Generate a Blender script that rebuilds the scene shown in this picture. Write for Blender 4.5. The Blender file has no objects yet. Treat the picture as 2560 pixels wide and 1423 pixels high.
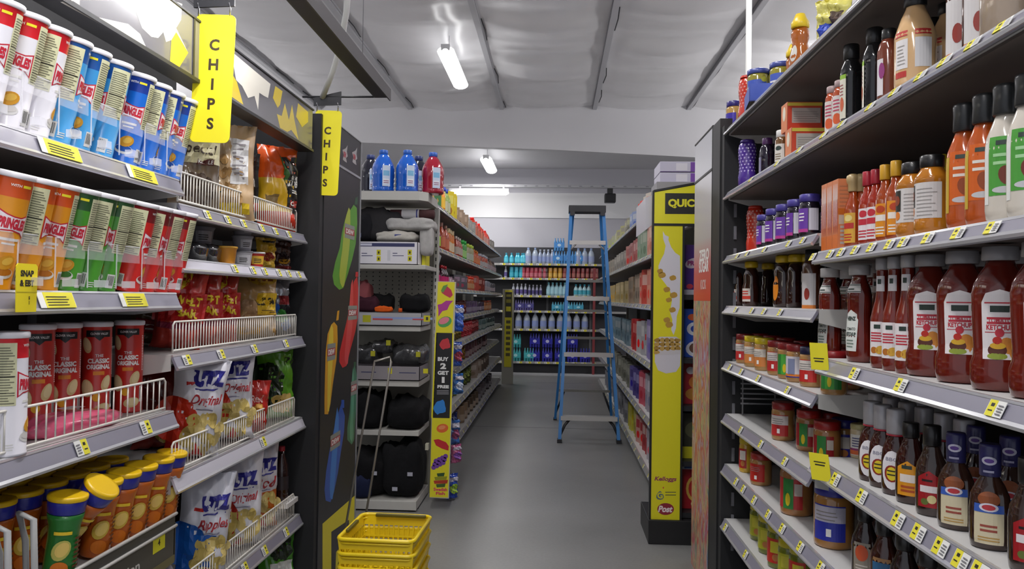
import bpy, bmesh, math, random
from mathutils import Vector, Matrix
random.seed(7)
PI = math.pi
rad = math.radians
SC = bpy.context.scene
COL = SC.collection

# ------------------------------------------------------------------ camera
F = 1950.0; EYE = 1.42
PSI, TH, RO = rad(3.229), rad(1.0), rad(0.83)
FW = Vector((-math.sin(PSI)*math.cos(TH), math.cos(PSI)*math.cos(TH), math.sin(TH)))
_r0 = Vector((math.cos(PSI), math.sin(PSI), 0)); _u0 = _r0.cross(FW)
RV = _r0*math.cos(RO)+_u0*math.sin(RO); UV = -_r0*math.sin(RO)+_u0*math.cos(RO)
cam = bpy.data.objects.new('camera', bpy.data.cameras.new('camera')); COL.objects.link(cam)
cam.data.sensor_width = 36; cam.data.lens = F/2560*36; cam.data.clip_start = .05; cam.data.clip_end = 200
_m = Matrix((RV, UV, -FW)).transposed().to_4x4(); _m.translation = Vector((0, 0, EYE))
cam.matrix_world = _m
SC.camera = cam
SC.view_settings.view_transform = 'Standard'; SC.view_settings.look = 'None'
SC.view_settings.exposure = 0.0; SC.view_settings.gamma = 1.0; SC.view_settings.use_curve_mapping = False

# ------------------------------------------------------------------ world and lamps
w = bpy.data.worlds.new('world'); SC.world = w; w.use_nodes = True
w.node_tree.nodes['Background'].inputs[0].default_value = (.86, .9, 1, 1)
w.node_tree.nodes['Background'].inputs[1].default_value = .6
SC.cycles.max_bounces = 6; SC.cycles.diffuse_bounces = 4; SC.cycles.glossy_bounces = 3
SC.cycles.transmission_bounces = 4; SC.cycles.transparent_max_bounces = 8
SC.cycles.caustics_reflective = False; SC.cycles.caustics_refractive = False
SC.cycles.sample_clamp_indirect = 4

def area(name, loc, sx, sy, power, rot=(0, 0, 0), col=(1, .98, .97)):
    l = bpy.data.lights.new(name, 'AREA'); l.shape = 'RECTANGLE'; l.size = sx; l.size_y = sy; l.energy = power; l.color = col
    o = bpy.data.objects.new(name, l); o.location = loc; o.rotation_euler = rot; COL.objects.link(o); return o
# ceiling tube fixtures: (x, y, z, power)
TUBES = [(-1.28, 9.41, 4.2, 34), (-1.3, 5.6, 4.33, 32), (1.6, 5.6, 4.33, 36), (-.55, 2.6, 4.33, 52), (-.35, .3, 4.33, 46), (1.4, -1.6, 4.33, 55), (-1.6, -1.6, 4.33, 55),  # last two here: unseen, added behind the camera for more ambient light
         (-1.19, 13.45, 3.72, 30), (5.4, 3.0, 2.95, 32), (5.4, 6.5, 2.95, 32), (4.6, 10.0, 2.95, 36), (-5.8, 3.0, 2.8, 14), (-5.8, 6.5, 2.8, 14), (-5.8, 10.0, 2.8, 18)]   # last six: unseen, added low over neighbouring aisles to brighten the ceiling
for (x, y, z, p) in TUBES:
    area('tube_light', (x, y, z-.11), .16, 1.55, p*.85)
    if z < 3.5 or y < 9: area('upward_fill_light', (x, y, z+.08), .2, 1.55, p*(3.2 if z < 3.5 else 1.), (PI, 0, 0))   # upward fill added to brighten the ceiling, not part of the fixture
area('wall_tube_light', (-1.38, 13.72, 3.2), 1.1, .12, 12, (rad(35), 0, 0))
area('rail_strip_light', (-.868, 1.75, 2.37), .025, 1.8, 10, (0, rad(62), 0))   # light strip in the hanging rail, aimed at the chip shelves

# ------------------------------------------------------------------ helpers
def lin(c):
    return c/12.92 if c <= .04045 else ((c+.055)/1.055)**2.4
MATS = {}
def M(hexc, rough=.5, metal=0., coat=0., emit=0., alpha=1., trans=0., var=0., vs=40., bump=0., spec=.5):
    key = (hexc, rough, metal, coat, emit, alpha, trans, var, vs, bump, spec)
    if key in MATS: return MATS[key]
    m = bpy.data.materials.new('mat_'+hexc); m.use_nodes = True
    nt = m.node_tree; b = nt.nodes['Principled BSDF']
    c = tuple(lin(int(hexc[i:i+2], 16)/255) for i in (0, 2, 4))+(1,)
    b.inputs['Base Color'].default_value = c
    b.inputs['Roughness'].default_value = rough; b.inputs['Metallic'].default_value = metal
    b.inputs['Specular IOR Level'].default_value = spec
    if coat: b.inputs['Coat Weight'].default_value = coat; b.inputs['Coat Roughness'].default_value = .06
    if trans: b.inputs['Transmission Weight'].default_value = trans; b.inputs['IOR'].default_value = 1.33
    if emit:
        b.inputs['Emission Color'].default_value = c; b.inputs['Emission Strength'].default_value = emit
    if alpha < 1: b.inputs['Alpha'].default_value = alpha
    if var or bump:
        tc = nt.nodes.new('ShaderNodeTexCoord'); n = nt.nodes.new('ShaderNodeTexNoise'); n.inputs['Scale'].default_value = vs
        n.inputs['Detail'].default_value = 4
        nt.links.new(tc.outputs['Object'], n.inputs['Vector'])
        if var:
            r = nt.nodes.new('ShaderNodeMix'); r.data_type = 'RGBA'
            r.inputs[6].default_value = tuple(max(0, v*(1-var)) for v in c[:3])+(1,)
            r.inputs[7].default_value = tuple(min(1, v*(1+var)) for v in c[:3])+(1,)
            nt.links.new(n.outputs['Fac'], r.inputs[0]); nt.links.new(r.outputs[2], b.inputs['Base Color'])
        if bump:
            bu = nt.nodes.new('ShaderNodeBump'); bu.inputs['Strength'].default_value = bump; bu.inputs['Distance'].default_value = .01
            nt.links.new(n.outputs['Fac'], bu.inputs['Height']); nt.links.new(bu.outputs['Normal'], b.inputs['Normal'])
    MATS[key] = m; return m

class MB:
    def __init__(s): s.v = []; s.f = []; s.fm = []; s.fs = []; s.ms = []
    def mi(s, m):
        if m not in s.ms: s.ms.append(m)
        return s.ms.index(m)
    def add(s, vs, fs, m, smooth=False, T=None):
        k = len(s.v)
        s.v += [tuple(T @ Vector(v)) for v in vs] if T is not None else [tuple(v) for v in vs]
        i = s.mi(m)
        for f in fs: s.f.append(tuple(k+j for j in f)); s.fm.append(i); s.fs.append(smooth)
        return s
    def box(s, a, b, m, T=None, bev=0.):
        (x0, y0, z0), (x1, y1, z1) = [min(p, q) for p, q in zip(a, b)], [max(p, q) for p, q in zip(a, b)]
        if bev:
            bm = bmesh.new(); bmesh.ops.create_cube(bm, size=1)
            for v in bm.verts: v.co = Vector(((x0+x1)/2+v.co.x*(x1-x0), (y0+y1)/2+v.co.y*(y1-y0), (z0+z1)/2+v.co.z*(z1-z0)))
            bmesh.ops.bevel(bm, geom=bm.edges[:], offset=bev, segments=2, affect='EDGES', profile=.6)
            s.bm(bm, m, T=T); return s
        vs = [(x0, y0, z0), (x1, y0, z0), (x1, y1, z0), (x0, y1, z0), (x0, y0, z1), (x1, y0, z1), (x1, y1, z1), (x0, y1, z1)]
        return s.add(vs, [(3, 2, 1, 0), (4, 5, 6, 7), (0, 1, 5, 4), (1, 2, 6, 5), (2, 3, 7, 6), (3, 0, 4, 7)], m, False, T)
    def bm(s, bm, m, smooth=False, T=None):
        bm.verts.index_update()
        s.add([v.co[:] for v in bm.verts], [[v.index for v in f.verts] for f in bm.faces], m, smooth, T); bm.free(); return s
    def prism(s, pts, axis, a, b, m, T=None):
        """polygon pts extruded along axis (0,1,2) between a and b"""
        def P(p, t):
            q = list(p); q.insert(axis, t); return q
        n = len(pts); vs = [P(p, a) for p in pts]+[P(p, b) for p in pts]
        fs = [tuple(range(n)), tuple(range(2*n-1, n-1, -1))]+[(i, i+n, (i+1) % n+n, (i+1) % n) for i in range(n)]
        return s.add(vs, fs, m, False, T)
    def lathe(s, prof, m, n=24, sx=1., sy=1., p=2., T=None, cap=True, bands=None, smooth=True):
        """prof [(r,z)]; bands: list of (z_from, material) switching material upward"""
        def pt(r, z, a):
            c, q = math.cos(a), math.sin(a)
            if p != 2.: c = math.copysign(abs(c)**(2/p), c); q = math.copysign(abs(q)**(2/p), q)
            return (r*sx*c, r*sy*q, z)
        vs = [pt(r, z, 2*PI*i/n) for r, z in prof for i in range(n)]
        k0 = len(s.v)
        T_ = T
        s.v += [tuple(T_ @ Vector(v)) for v in vs] if T_ is not None else vs
        for j in range(len(prof)-1):
            mm = m
            if bands:
                zc = (prof[j][1]+prof[j+1][1])/2
                for zf, bm_ in bands:
                    if zc >= zf: mm = bm_
            i_ = s.mi(mm)
            for i in range(n):
                a, b = k0+j*n+i, k0+j*n+(i+1) % n
                s.f.append((a, b, b+n, a+n)); s.fm.append(i_); s.fs.append(smooth)
        if cap:
            s.f.append(tuple(k0+i for i in range(n-1, -1, -1))); s.fm.append(s.mi(bands[0][1] if bands and bands[0][0] <= prof[0][1] else m)); s.fs.append(False)
            e = k0+(len(prof)-1)*n
            s.f.append(tuple(e+i for i in range(n))); s.fm.append(s.mi(bands[-1][1] if bands else m)); s.fs.append(False)
        return s
    def tube(s, pts, r, m, n=6, T=None, smooth=True):
        pts = [Vector(p) for p in pts]; rings = []
        for i, p in enumerate(pts):
            d = (pts[min(i+1, len(pts)-1)]-pts[max(i-1, 0)]).normalized()
            u = d.cross(Vector((0, 0, 1)));
            if u.length < .1: u = d.cross(Vector((1, 0, 0)))
            u.normalize(); v = d.cross(u).normalized()
            rings.append([p+(u*math.cos(2*PI*k/n)+v*math.sin(2*PI*k/n))*r for k in range(n)])
        vs = [q[:] for R_ in rings for q in R_]
        fs = [(j*n+i, j*n+(i+1) % n, (j+1)*n+(i+1) % n, (j+1)*n+i) for j in range(len(pts)-1) for i in range(n)]
        fs += [tuple(range(n-1, -1, -1)), tuple((len(pts)-1)*n+i for i in range(n))]
        return s.add(vs, fs, m, smooth, T)
    def mesh(s, name):
        me = bpy.data.meshes.new(name); me.from_pydata(s.v, [], s.f)
        for m in s.ms: me.materials.append(m)
        me.polygons.foreach_set('material_index', s.fm); me.polygons.foreach_set('use_smooth', s.fs)
        me.update(); return me
    def obj(s, name, parent=None, loc=(0, 0, 0)):
        o = bpy.data.objects.new(name, s.mesh(name)); COL.objects.link(o); o.location = loc
        if parent is not None: o.parent = parent
        return o

def tag(o, label, cat, group=None):
    o['label'] = label; o['category'] = cat
    if group: o['group'] = group
    return o
def struct(o): o['kind'] = 'structure'; return o
def empty(name, loc=(0, 0, 0), rz=0.):
    o = bpy.data.objects.new(name, None); COL.objects.link(o); o.location = loc; o.rotation_euler = (0, 0, rz); return o

# ---- flat artwork that can be laid on any surface
_TX = {}
def glyphs(body, bold=0.):
    k = (body, bold)
    if k not in _TX:
        c = bpy.data.curves.new('t', 'FONT'); c.body = body; c.resolution_u = 3; c.offset = bold
        o = bpy.data.objects.new('t', c); me = o.to_mesh()
        vs = [(v.co.x, v.co.y) for v in me.vertices]; fs = [tuple(p.vertices) for p in me.polygons]
        o.to_mesh_clear(); bpy.data.objects.remove(o); bpy.data.curves.remove(c)
        xs = [v[0] for v in vs] or [0]; ys = [v[1] for v in vs] or [0]
        x0, x1, y0, y1 = min(xs), max(xs), min(ys), max(ys)
        _TX[k] = ([((x-x0)/max(x1-x0, .01)-.5, (y-y0)/max(y1-y0, .01)-.5) for x, y in vs], fs, (x1-x0)/max(y1-y0, .01))
    return _TX[k]
class Art:
    def __init__(s): s.sh = []
    def poly(s, pts, m, l=1): s.sh.append((pts, [tuple(range(len(pts)))], m, l)); return s
    def rect(s, u0, v0, u1, v1, m, l=1): return s.poly([(u0, v0), (u1, v0), (u1, v1), (u0, v1)], m, l)
    def ell(s, cu, cv, ru, rv, m, l=1, ang=0., n=16):
        ca, sa = math.cos(ang), math.sin(ang)
        return s.poly([(cu+ru*math.cos(2*PI*i/n)*ca-rv*math.sin(2*PI*i/n)*sa, cv+ru*math.cos(2*PI*i/n)*sa+rv*math.sin(2*PI*i/n)*ca) for i in range(n)], m, l)
    def text(s, t, cu, cv, h, m, l=2, w=None, ang=0., bold=.02, shear=0.):
        vs, fs, asp = glyphs(t, bold); w = w or asp*h; ca, sa = math.cos(ang), math.sin(ang)
        s.sh.append(([(cu+(x*w+shear*y*h)*ca-y*h*sa, cv+(x*w+shear*y*h)*sa+y*h*ca) for x, y in vs], fs, m, l)); return s
    def lines(s, u0, v0, u1, v1, n, m, l=2, fill=.45):
        """fine print: thin bars of uneven length"""
        dv = (v1-v0)/n; rr = random.Random(n)
        for i in range(n):
            s.rect(u0, v0+i*dv, u0+(u1-u0)*(.72+.28*rr.random()), v0+i*dv+dv*fill, m, l)
        return s
    def barcode(s, u0, v0, u1, v1, m1, m2, l=2):
        s.rect(u0, v0, u1, v1, m1, l); n = 9; d = (u1-u0)*.84/n
        for i in range(n): s.rect(u0+(u1-u0)*.08+i*d, v0+(v1-v0)*.2, u0+(u1-u0)*.08+i*d+d*(.3+.3*(i % 2)), v1-(v1-v0)*.1, m2, l+1)
        return s
    def emit(s, mb, fn, du=None, dv=None, step=.0004):
        for pts, fs, m, l in s.sh:
            us = [p[0] for p in pts]; vv = [p[1] for p in pts]
            if (du and max(us)-min(us) > du) or (dv and max(vv)-min(vv) > dv):
                bm = bmesh.new(); bv = [bm.verts.new((p[0], p[1], 0)) for p in pts]
                for f in fs:
                    try: bm.faces.new([bv[i] for i in f])
                    except ValueError: pass
                for d, ax, lo, hi in ((du, 0, min(us), max(us)), (dv, 1, min(vv), max(vv))):
                    if not d: continue
                    k = math.floor(lo/d)+1
                    while k*d < hi:
                        no = Vector((1, 0, 0)) if ax == 0 else Vector((0, 1, 0))
                        bmesh.ops.bisect_plane(bm, geom=bm.verts[:]+bm.edges[:]+bm.faces[:], plane_co=no*(k*d), plane_no=no, dist=1e-7); k += 1
                bm.verts.index_update()
                mb.add([fn(v.co.x, v.co.y, l*step) for v in bm.verts], [[v.index for v in f.verts] for f in bm.faces], m, False); bm.free()
            else:
                mb.add([fn(p[0], p[1], l*step) for p in pts], fs, m, False)
        return mb

def cyl(r, sx=1., sy=1.):
    def fn(u, v, o):
        a = u/r; return ((r+o)*sx*math.sin(a), -(r+o)*sy*math.cos(a), v)
    return fn
def flatY(y):            # faces -Y
    return lambda u, v, o: (u, y-o, v)
def flatX(x, s=1):       # plane X=x, art u = Y, faces s
    return lambda u, v, o: (x+s*o, u, v)

# ---- photograph ray to a known plane of the place (for laying things out)
def hit(px, py, X=None, Y=None, Z=None):
    d = FW*F+RV*(px-1280)+UV*(711.5-py)
    t = X/d.x if X is not None else (Y/d.y if Y is not None else (Z-EYE)/d.z)
    return Vector((0, 0, EYE))+d*t
def yat(px, X, z=1.4):
    py = 747.
    for _ in range(3):
        p = hit(px, py, X=X); py = 747+.0145*(px-1390)-(z-EYE)*F/p.y
    return p.y
def uvX(pts, X): return [(h.y, h.z) for h in (hit(a, b, X=X) for a, b in pts)]
def uvY(pts, Y): return [(h.x, h.z) for h in (hit(a, b, Y=Y) for a, b in pts)]

def tpl(body, *kids):
    """a product pattern: body mesh + [(part name, mesh)]"""
    return (body, list(kids))
def spawn(t, name, label, cat, loc, rz=0., tilt=None, group=None, sc=1.):
    body, kids = t
    o = bpy.data.objects.new(name, body); COL.objects.link(o)
    M_ = Matrix.Rotation(rad(rz), 4, 'Z')
    if tilt: M_ = Matrix.Rotation(rad(tilt[1]), 4, tilt[0]) @ M_
    o.rotation_euler = M_.to_euler(); o.location = loc; o.scale = (sc, sc, sc) if not isinstance(sc, tuple) else sc
    for k in kids:
        c = bpy.data.objects.new(k[0], k[1]); COL.objects.link(c); c.parent = o
    tag(o, label, cat, group); return o
ORD = ['first', 'second', 'third', 'fourth', 'fifth', 'sixth', 'seventh', 'eighth', 'ninth', 'tenth']
WHITE = M('f2f1ee', .4); BLACK = M('141416', .45); YEL = M('f5e51c', .45); INK = M('2a2620', .5)
# ================================================================== the room
def floor_mat():
    m = bpy.data.materials.new('polished_concrete'); m.use_nodes = True; nt = m.node_tree; b = nt.nodes['Principled BSDF']
    tc = nt.nodes.new('ShaderNodeTexCoord'); n = nt.nodes.new('ShaderNodeTexNoise'); n.inputs['Scale'].default_value = .9; n.inputs['Detail'].default_value = 8
    n2 = nt.nodes.new('ShaderNodeTexNoise'); n2.inputs['Scale'].default_value = 60; n2.inputs['Detail'].default_value = 3
    nt.links.new(tc.outputs['Object'], n.inputs['Vector']); nt.links.new(tc.outputs['Object'], n2.inputs['Vector'])
    r = nt.nodes.new('ShaderNodeValToRGB'); r.color_ramp.elements[0].position = .3; r.color_ramp.elements[1].position = .75
    r.color_ramp.elements[0].color = (.19, .19, .185, 1); r.color_ramp.elements[1].color = (.27, .27, .265, 1)
    nt.links.new(n.outputs['Fac'], r.inputs[0])
    mx = nt.nodes.new('ShaderNodeMix'); mx.data_type = 'RGBA'; mx.blend_type = 'MULTIPLY'; mx.inputs[0].default_value = .25
    nt.links.new(r.outputs[0], mx.inputs[6]); nt.links.new(n2.outputs['Fac'], mx.inputs[7]); nt.links.new(mx.outputs[2], b.inputs['Base Color'])
    b.inputs['Roughness'].default_value = .38; return m
mb = MB(); mb.box((-8, -3, -.05), (8, 15.2, 0), floor_mat())
J = M('35353a', .6)
fl = struct(mb.obj('floor'))
mb = MB()
for y in (3.95, 8.6, 13.2): mb.box((-8, y-.004, 0), (8, y+.004, .0008), J)
struct(mb.obj('trim_1'))
# ceiling: sagging white vinyl blanket between purlins
vin = M('e6e5e8', .24, var=.04, vs=3, bump=.15, spec=.7)
mb = MB(); PX = [.575+1.48*k for k in range(-6, 6)]
xs = []
for a, b in zip(PX[:-1], PX[1:]):
    for i in range(8): xs.append((a+(b-a)*i/8, i/8))
xs.append((PX[-1], 0)); ys = [-3+.11*i for i in range(141)]
rr = random.Random(3)
vs = []
for y in ys:
    for x, t in xs:
        sag = math.sin(t*PI)*.07; k_ = round(x/1.48); rip = .03*math.sin(y*4.1+k_*2.1+x*.6)+.014*math.sin(y*9.3+k_*4.7)+.008*math.sin(y*21+x*9)
        vs.append((x, y, 4.5-sag+rip*math.sin(t*PI)))
nx = len(xs)
mb.add(vs, [(j*nx+i, (j+1)*nx+i, (j+1)*nx+i+1, j*nx+i+1) for j in range(len(ys)-1) for i in range(nx-1)], vin, True)
mb.box((-8.4, -3, 4.62), (8.3, 12.4, 4.66), vin)
struct(mb.obj('ceiling'))
pm = M('bdbdc2', .5); dk = M('3c3c40', .6)
mb = MB()
for k, x in enumerate(PX):
    mb.box((x-.03, -3, 4.43), (x+.03, 12.4, 4.53), pm); mb.box((x-.035, -3, 4.445), (x-.03, 12.4, 4.5), M('77777c', .5)); mb.box((x+.012, -3, 4.455), (x+.04, 12.4, 4.462), pm)
struct(mb.obj('trim_2'))
mb = MB()   # dark slits and torn seams beside the purlins
for k, x in enumerate(PX):
    for j in range(5):
        y = 4.5+1.7*j+rr.random()*.8
        mb.tube([(x+.05, y, 4.468), (x+.06+.01*rr.random(), y+.35, 4.47), (x+.05, y+.7, 4.468)], .007, dk, 5)
struct(mb.obj('trim_3'))
wm = M('dcdbde', .7, var=.03, vs=2); wm2 = M('c4c3ca', .7); ww = M('eeeeef', .7)
mb = MB()
mb.prism([(-8, 4.5), (8, 4.5), (8, 3.6), (2.2, 3.68), (0, 3.79), (-3.2, 3.9), (-8, 3.95)], 1, 12.4, 12.55, wm)
struct(mb.obj('trim_4'))                     # deep painted beam across the shop
mb = MB(); mb.box((-8, 12.55, 3.92), (8, 15.2, 3.97), wm); struct(mb.obj('trim_5'))
mb = MB(); mb.box((-8, 15.0, 0), (8, 15.2, 2.97), wm2); mb.box((-8, 14.97, 2.97), (8, 15.2, 3.45), ww); mb.box((-8, 15, 3.45), (8, 15.2, 4), wm2)
struct(mb.obj('wall_back'))
mb = MB(); mb.box((-8, 14.2, 3.45), (8, 14.3, 3.50), M('b4b4b8', .5))
for i in range(80): mb.box((-8+.2*i, 14.195, 3.465), (-7.95+.2*i, 14.2, 3.48), M('86868c', .6))
struct(mb.obj('trim_6'))                     # slotted steel rail high on the back wall
for n, x0, x1 in (('wall_left', -8.1, -8), ('wall_right', 8, 8.1)):
    mb = MB(); mb.box((x0, -3, 0), (x1, 15.2, 4.6), wm); struct(mb.obj(n))
# low white plinth at the end of the aisle
mb = MB(); mb.box((-8, 14.45, 0), (8, 14.97, .03), M('a8a8aa', .6)); struct(mb.obj('baseboard_back'))

# ---- strip lights
gl = M('ffffff', .4, emit=4.); hs = M('e4e4e6', .5)
def tube_fixture(x, y, z, l, label, along='y'):
    r = empty('strip_light', (x, y, z)); tag(r, label, 'light', 'white tube strip lights')
    a = (.05, l/2-.1) if along == 'y' else (l/2-.05, .04)
    MB().box((-a[0], -a[1], 0), (a[0], a[1], .07), hs).obj('housing', r)
    mb = MB(); T = Matrix.Rotation(PI/2, 4, 'X') if along == 'y' else Matrix.Rotation(PI/2, 4, 'Z') @ Matrix.Rotation(PI/2, 4, 'X')
    L = a[1] if along == 'y' else a[0]
    mb.lathe([(.03, -L), (.1 if along == 'y' else .07, -L+.05), (.1 if along == 'y' else .07, L-.05), (.03, L)], gl, 14, sy=.6, T=T)
    mb.obj('diffuser', r)
    mb = MB()
    if along == 'y':
        for yy in (-L*.6, L*.6): mb.tube([(0, yy, .07), (0, yy, max(.08, (4.46 if y < 12.4 else 3.92)-z))], .006, hs, 5)
    else:
        for xx in (-.4, .4): mb.box((xx-.015, .03, .03), (xx+.015, 14.2-y, .05), hs); mb.box((xx-.015, 14.17-y, .03), (xx+.015, 14.2-y, 3.46-z), hs)
    mb.obj('hanger', r)
tube_fixture(-1.28, 9.41, 4.2, 1.68, 'white strip light glowing under the ceiling over the aisle, the larger one')
for k, (x, y, z, p) in enumerate(TUBES[1:]):
    if y > 13: tube_fixture(x, y, z, 1.4, 'small white strip light under the soffit behind the beam')
    else: tube_fixture(x, y, z, 1.68, 'white strip light under the ceiling over '+('the clothing shelves', 'the near end of the cereal rack', 'the yellow signs', 'the near chip shelves', 'the shop front, right, added fill', 'the shop front, left, added fill', '', 'the near end of the right aisle, added fill', 'the middle of the right aisle, added fill', 'the deep end of the right aisle, added fill', 'the near end of the left aisle, added fill', 'the middle of the left aisle, added fill', 'the deep end of the left aisle, added fill')[k])
tube_fixture(-1.38, 13.72, 3.28, 1.15, 'horizontal white strip light fixed below the steel rail at the back', 'x')
# ---- small wall speaker
o = empty('wall_speaker', (.955, 14.16, 3.17)); tag(o, 'small black speaker box hung below the steel rail at the back', 'speaker')
MB().box((-.1, -.1, 0), (.1, .1, .16), BLACK, bev=.02).obj('cabinet', o); MB().box((-.08, -.107, .02), (.08, -.1, .14), M('2b2b2e', .8)).obj('grille', o)
MB().box((-.05, -.01, .16), (.05, .05, .26), BLACK).obj('bracket', o)
# ---- power pole
mb = MB(); mb.lathe([(.022, 0), (.022, 4.46)], M('d9d9d6', .5), 10); tag(mb.obj('service_pole', None, (1.44, 6, 0)), 'thin white pole rising to the ceiling behind the top right shelf', 'pole')
# ---- hanging hose
mb = MB(); pts = [hit(a, b, Y=y) for a, b, y in ((872, -60, 3.2), (866, 30, 3.3), (852, 110, 3.4), (832, 180, 3.5), (806, 244, 3.6))]
pts = [Vector((pts[0].x+.02, 3.1, 4.42))]+pts
mb.tube(pts, .0135, M('f8f8f6', .4), 8); tag(mb.obj('hanging_cable'), 'white cable hanging from the ceiling down to the shelf header', 'cable')

# ================================================================== shelving
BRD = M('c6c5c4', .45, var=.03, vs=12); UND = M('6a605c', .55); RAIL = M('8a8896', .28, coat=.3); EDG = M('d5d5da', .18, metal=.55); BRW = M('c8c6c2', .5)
TW = M('e9e9e6', .5); TY = M('e6dc3a', .5); DKM = M('1b1b1e', .6, var=.1, vs=20)
TAGM = {}
def tag_mesh(w, h, kind=0):
    k = (w, h, kind)
    if k not in TAGM:
        mb = MB(); mb.box((-.0006, -w/2, -h/2), (.0006, w/2, h/2), TW)
        if kind == 0: mb.box((-.0012, w*.0, -h/2), (.0012, w/2-.002, h/2), TY); a = Art().rect(w*.1, -h*.2, w*.36, -h*.12, INK).rect(w*.1, .1*h, w*.3, .3*h, INK).lines(-w*.45, -h*.35, -w*.05, h*.35, 4, M('77777c'))
        else: mb.box((-.0012, -w/2+.02, -h/2), (.0012, w/2-.002, h/2), TY); a = Art().lines(-w*.3, -h*.35, w*.45, h*.35, 4, INK, 2, .3)
        for s in (1, -1): a.emit(mb, (lambda u, v, o, s=s: (s*(.0012+o), u, v)))
        TAGM[k] = mb.mesh('price_tag')
    return TAGM[k]
def shelf(s, xl, y0, y1, z, depth, label, tags=(), tw=.05, kind=0, lip=.045, group=None, rail=None, open_end=False):
    """s=+1: body grows to +X, rail faces -X. z = top of the board"""
    rail = rail or RAIL
    X = lambda d: xl+s*d
    o = MB().box((X(.024), y0, z-.028), (X(depth), y1, z), BRD).obj('gondola_shelf')
    tag(o, label, 'shelf', group)
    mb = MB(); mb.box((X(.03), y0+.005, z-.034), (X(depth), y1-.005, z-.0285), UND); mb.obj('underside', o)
    mb = MB(); mb.prism([(X(.02), z), (X(0), z-lip+.002), (X(.006), z-lip-.004), (X(.0238), z-.01)], 1, y0, y1, rail)
    mb.prism([(X(.018), z), (X(.0238), z), (X(.0238), z-.009), (X(.0165), z-.005)], 1, y0-.001, y1+.001, EDG)
    mb.prism([(X(.0022), z-lip+.01), (X(-.002), z-lip+.004), (X(-.001), z-lip-.002), (X(.006), z-lip-.001)], 1, y0-.001, y1+.001, EDG)
    mb.obj('price_rail', o)
    for y in (y0-.0015, y1-.0015):
        mb = MB(); mb.prism([(X(.024), z), (X(depth), z), (X(depth), z-.07), (X(.15), z-.07), (X(.024), z-lip-.004)], 1, y, y+.003, BRW); mb.obj('bracket', o)
    me = tag_mesh(tw, lip-.012, kind); ang = math.atan2(.02, lip)*s
    for yy in tags:
        c = bpy.data.objects.new('price_tag', me); COL.objects.link(c); c.parent = o; c.location = (X(.0065), yy, z-lip/2+.003); c.rotation_euler = (0, ang, 0)
    return o
def fence(s, xl, y0, y1, z0, h, label, depth=0., step=.021, m=None):
    m = m or M('e6e2da', .4); mb = MB(); x = xl+s*.03; n = int((y1-y0)/step)
    rr2 = .0035
    mb.tube([(x, y0, z0), (x, y0, z0+h-.01), (x, y0+.01, z0+h), (x, y1-.01, z0+h), (x, y1, z0+h-.01), (x, y1, z0)], rr2, m, 6)
    mb.tube([(x, y0, z0+.006), (x, y1, z0+.006)], rr2, m, 6)
    for i in range(1, n): y = y0+(y1-y0)*i/n; mb.tube([(x+.0, y, z0+.004), (x, y, z0+h)], .0021, m, 5)
    o = mb.obj('wire_fence'); return tag(o, label, 'shelf fence', 'white wire fences on the snack shelves')
def rows(y0, y1, step, jit=.02):
    r = random.Random(int(y0*100+step*1000)); out = []; y = y0+step*.6
    while y < y1-step*.4: out.append(y+r.uniform(-jit, jit)); y += step
    return out

# near left rack
XL, XR = -1.15, .75
def frame(name, label, xb0, xb1, y0, y1, H, panel=None):
    o = empty(name, (0, 0, 0)); tag(o, label, 'shelving')
    MB().box((xb0, y0, 0), (xb1, y1, H), DKM).obj('back_panel', o)
    return o
fr = frame('shelving_frame', 'black steel frame and back panel behind the chip shelves', -1.66, -1.62, 1.0, 3.56, 2.24)
MB().box((-1.655, 1.0, 2.24), (-1.625, 3.22, 2.62), DKM).obj('raised_panel', fr)
tag(MB().box((-1.62, 3.575, 0), (-1.105, 3.62, 2.27), DKM).obj('rack_end_panel'), 'black end panel closing the chip rack beside the bottle-print unit', 'panel')
for y in (1.1, 2.33): MB().box((-1.62, y-.02, .07), (-1.59, y+.02, 2.2), M('26262a', .5)).obj('upright', fr)
tag(MB().box((-1.60, 1.0, 0), (-1.18, 3.56, .025), DKM).obj('rack_plinth'), 'black plinth under the chip rack', 'plinth')
L1 = shelf(-1, XL, 1.05, 2.342, 1.772, .36, 'upper grey shelf carrying the blue and white tall chip tubes', [1.75, 2.11], .15, 1, .05)
L2 = shelf(-1, XL, 1.05, 2.342, 1.422, .36, 'middle grey shelf carrying the orange, green and red chip tubes', [1.75, 2.08], .13, 1, .05)
L3 = shelf(-1, XL, 1.05, 2.34, 1.06, .42, 'wide grey shelf below the middle tubes, holding dark red tubes and pink bag', [1.52, 1.86, 2.16], .05, 0, .05)
B1 = shelf(-1, XL, 2.345, 3.54, 1.70, .40, 'top chip-bag shelf with wire fence beside the second yellow sign', [2.52, 2.68, 2.82, 3.0, 3.15, 3.31], .045, 0, .042)
B2 = shelf(-1, XL, 2.35, 3.55, 1.53, .40, 'pale narrow shelf holding the small dip cups', [2.75, 2.92, 3.04, 3.2, 3.32, 3.45], .045, 0, .042, rail=M('c9c7d2', .35))
B3 = shelf(-1, XL, 2.33, 3.545, 1.23, .42, 'grey shelf with wire fence holding red and yellow snack bags', [2.4, 2.65, 2.95, 3.3], .05, 0, .045)
B4 = shelf(-1, XL, 2.345, 3.57, .855, .42, 'pale shelf with wire fence holding white and green chip bags', [3.06], .05, 0, .05, rail=M('c9c7d2', .35))
B5 = shelf(-1, XL, 2.345, 3.56, .41, .42, 'lowest fenced shelf holding blue, white and orange chip bags', [2.9, 3.1, 3.35], .05, 0, .048)
fence(-1, XL, 2.36, 3.47, 1.706, .095, 'long white wire fence on the top chip-bag shelf')
fence(-1, XL, 2.35, 3.49, 1.236, .095, 'white wire fence in front of the red and yellow snack bags')
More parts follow.
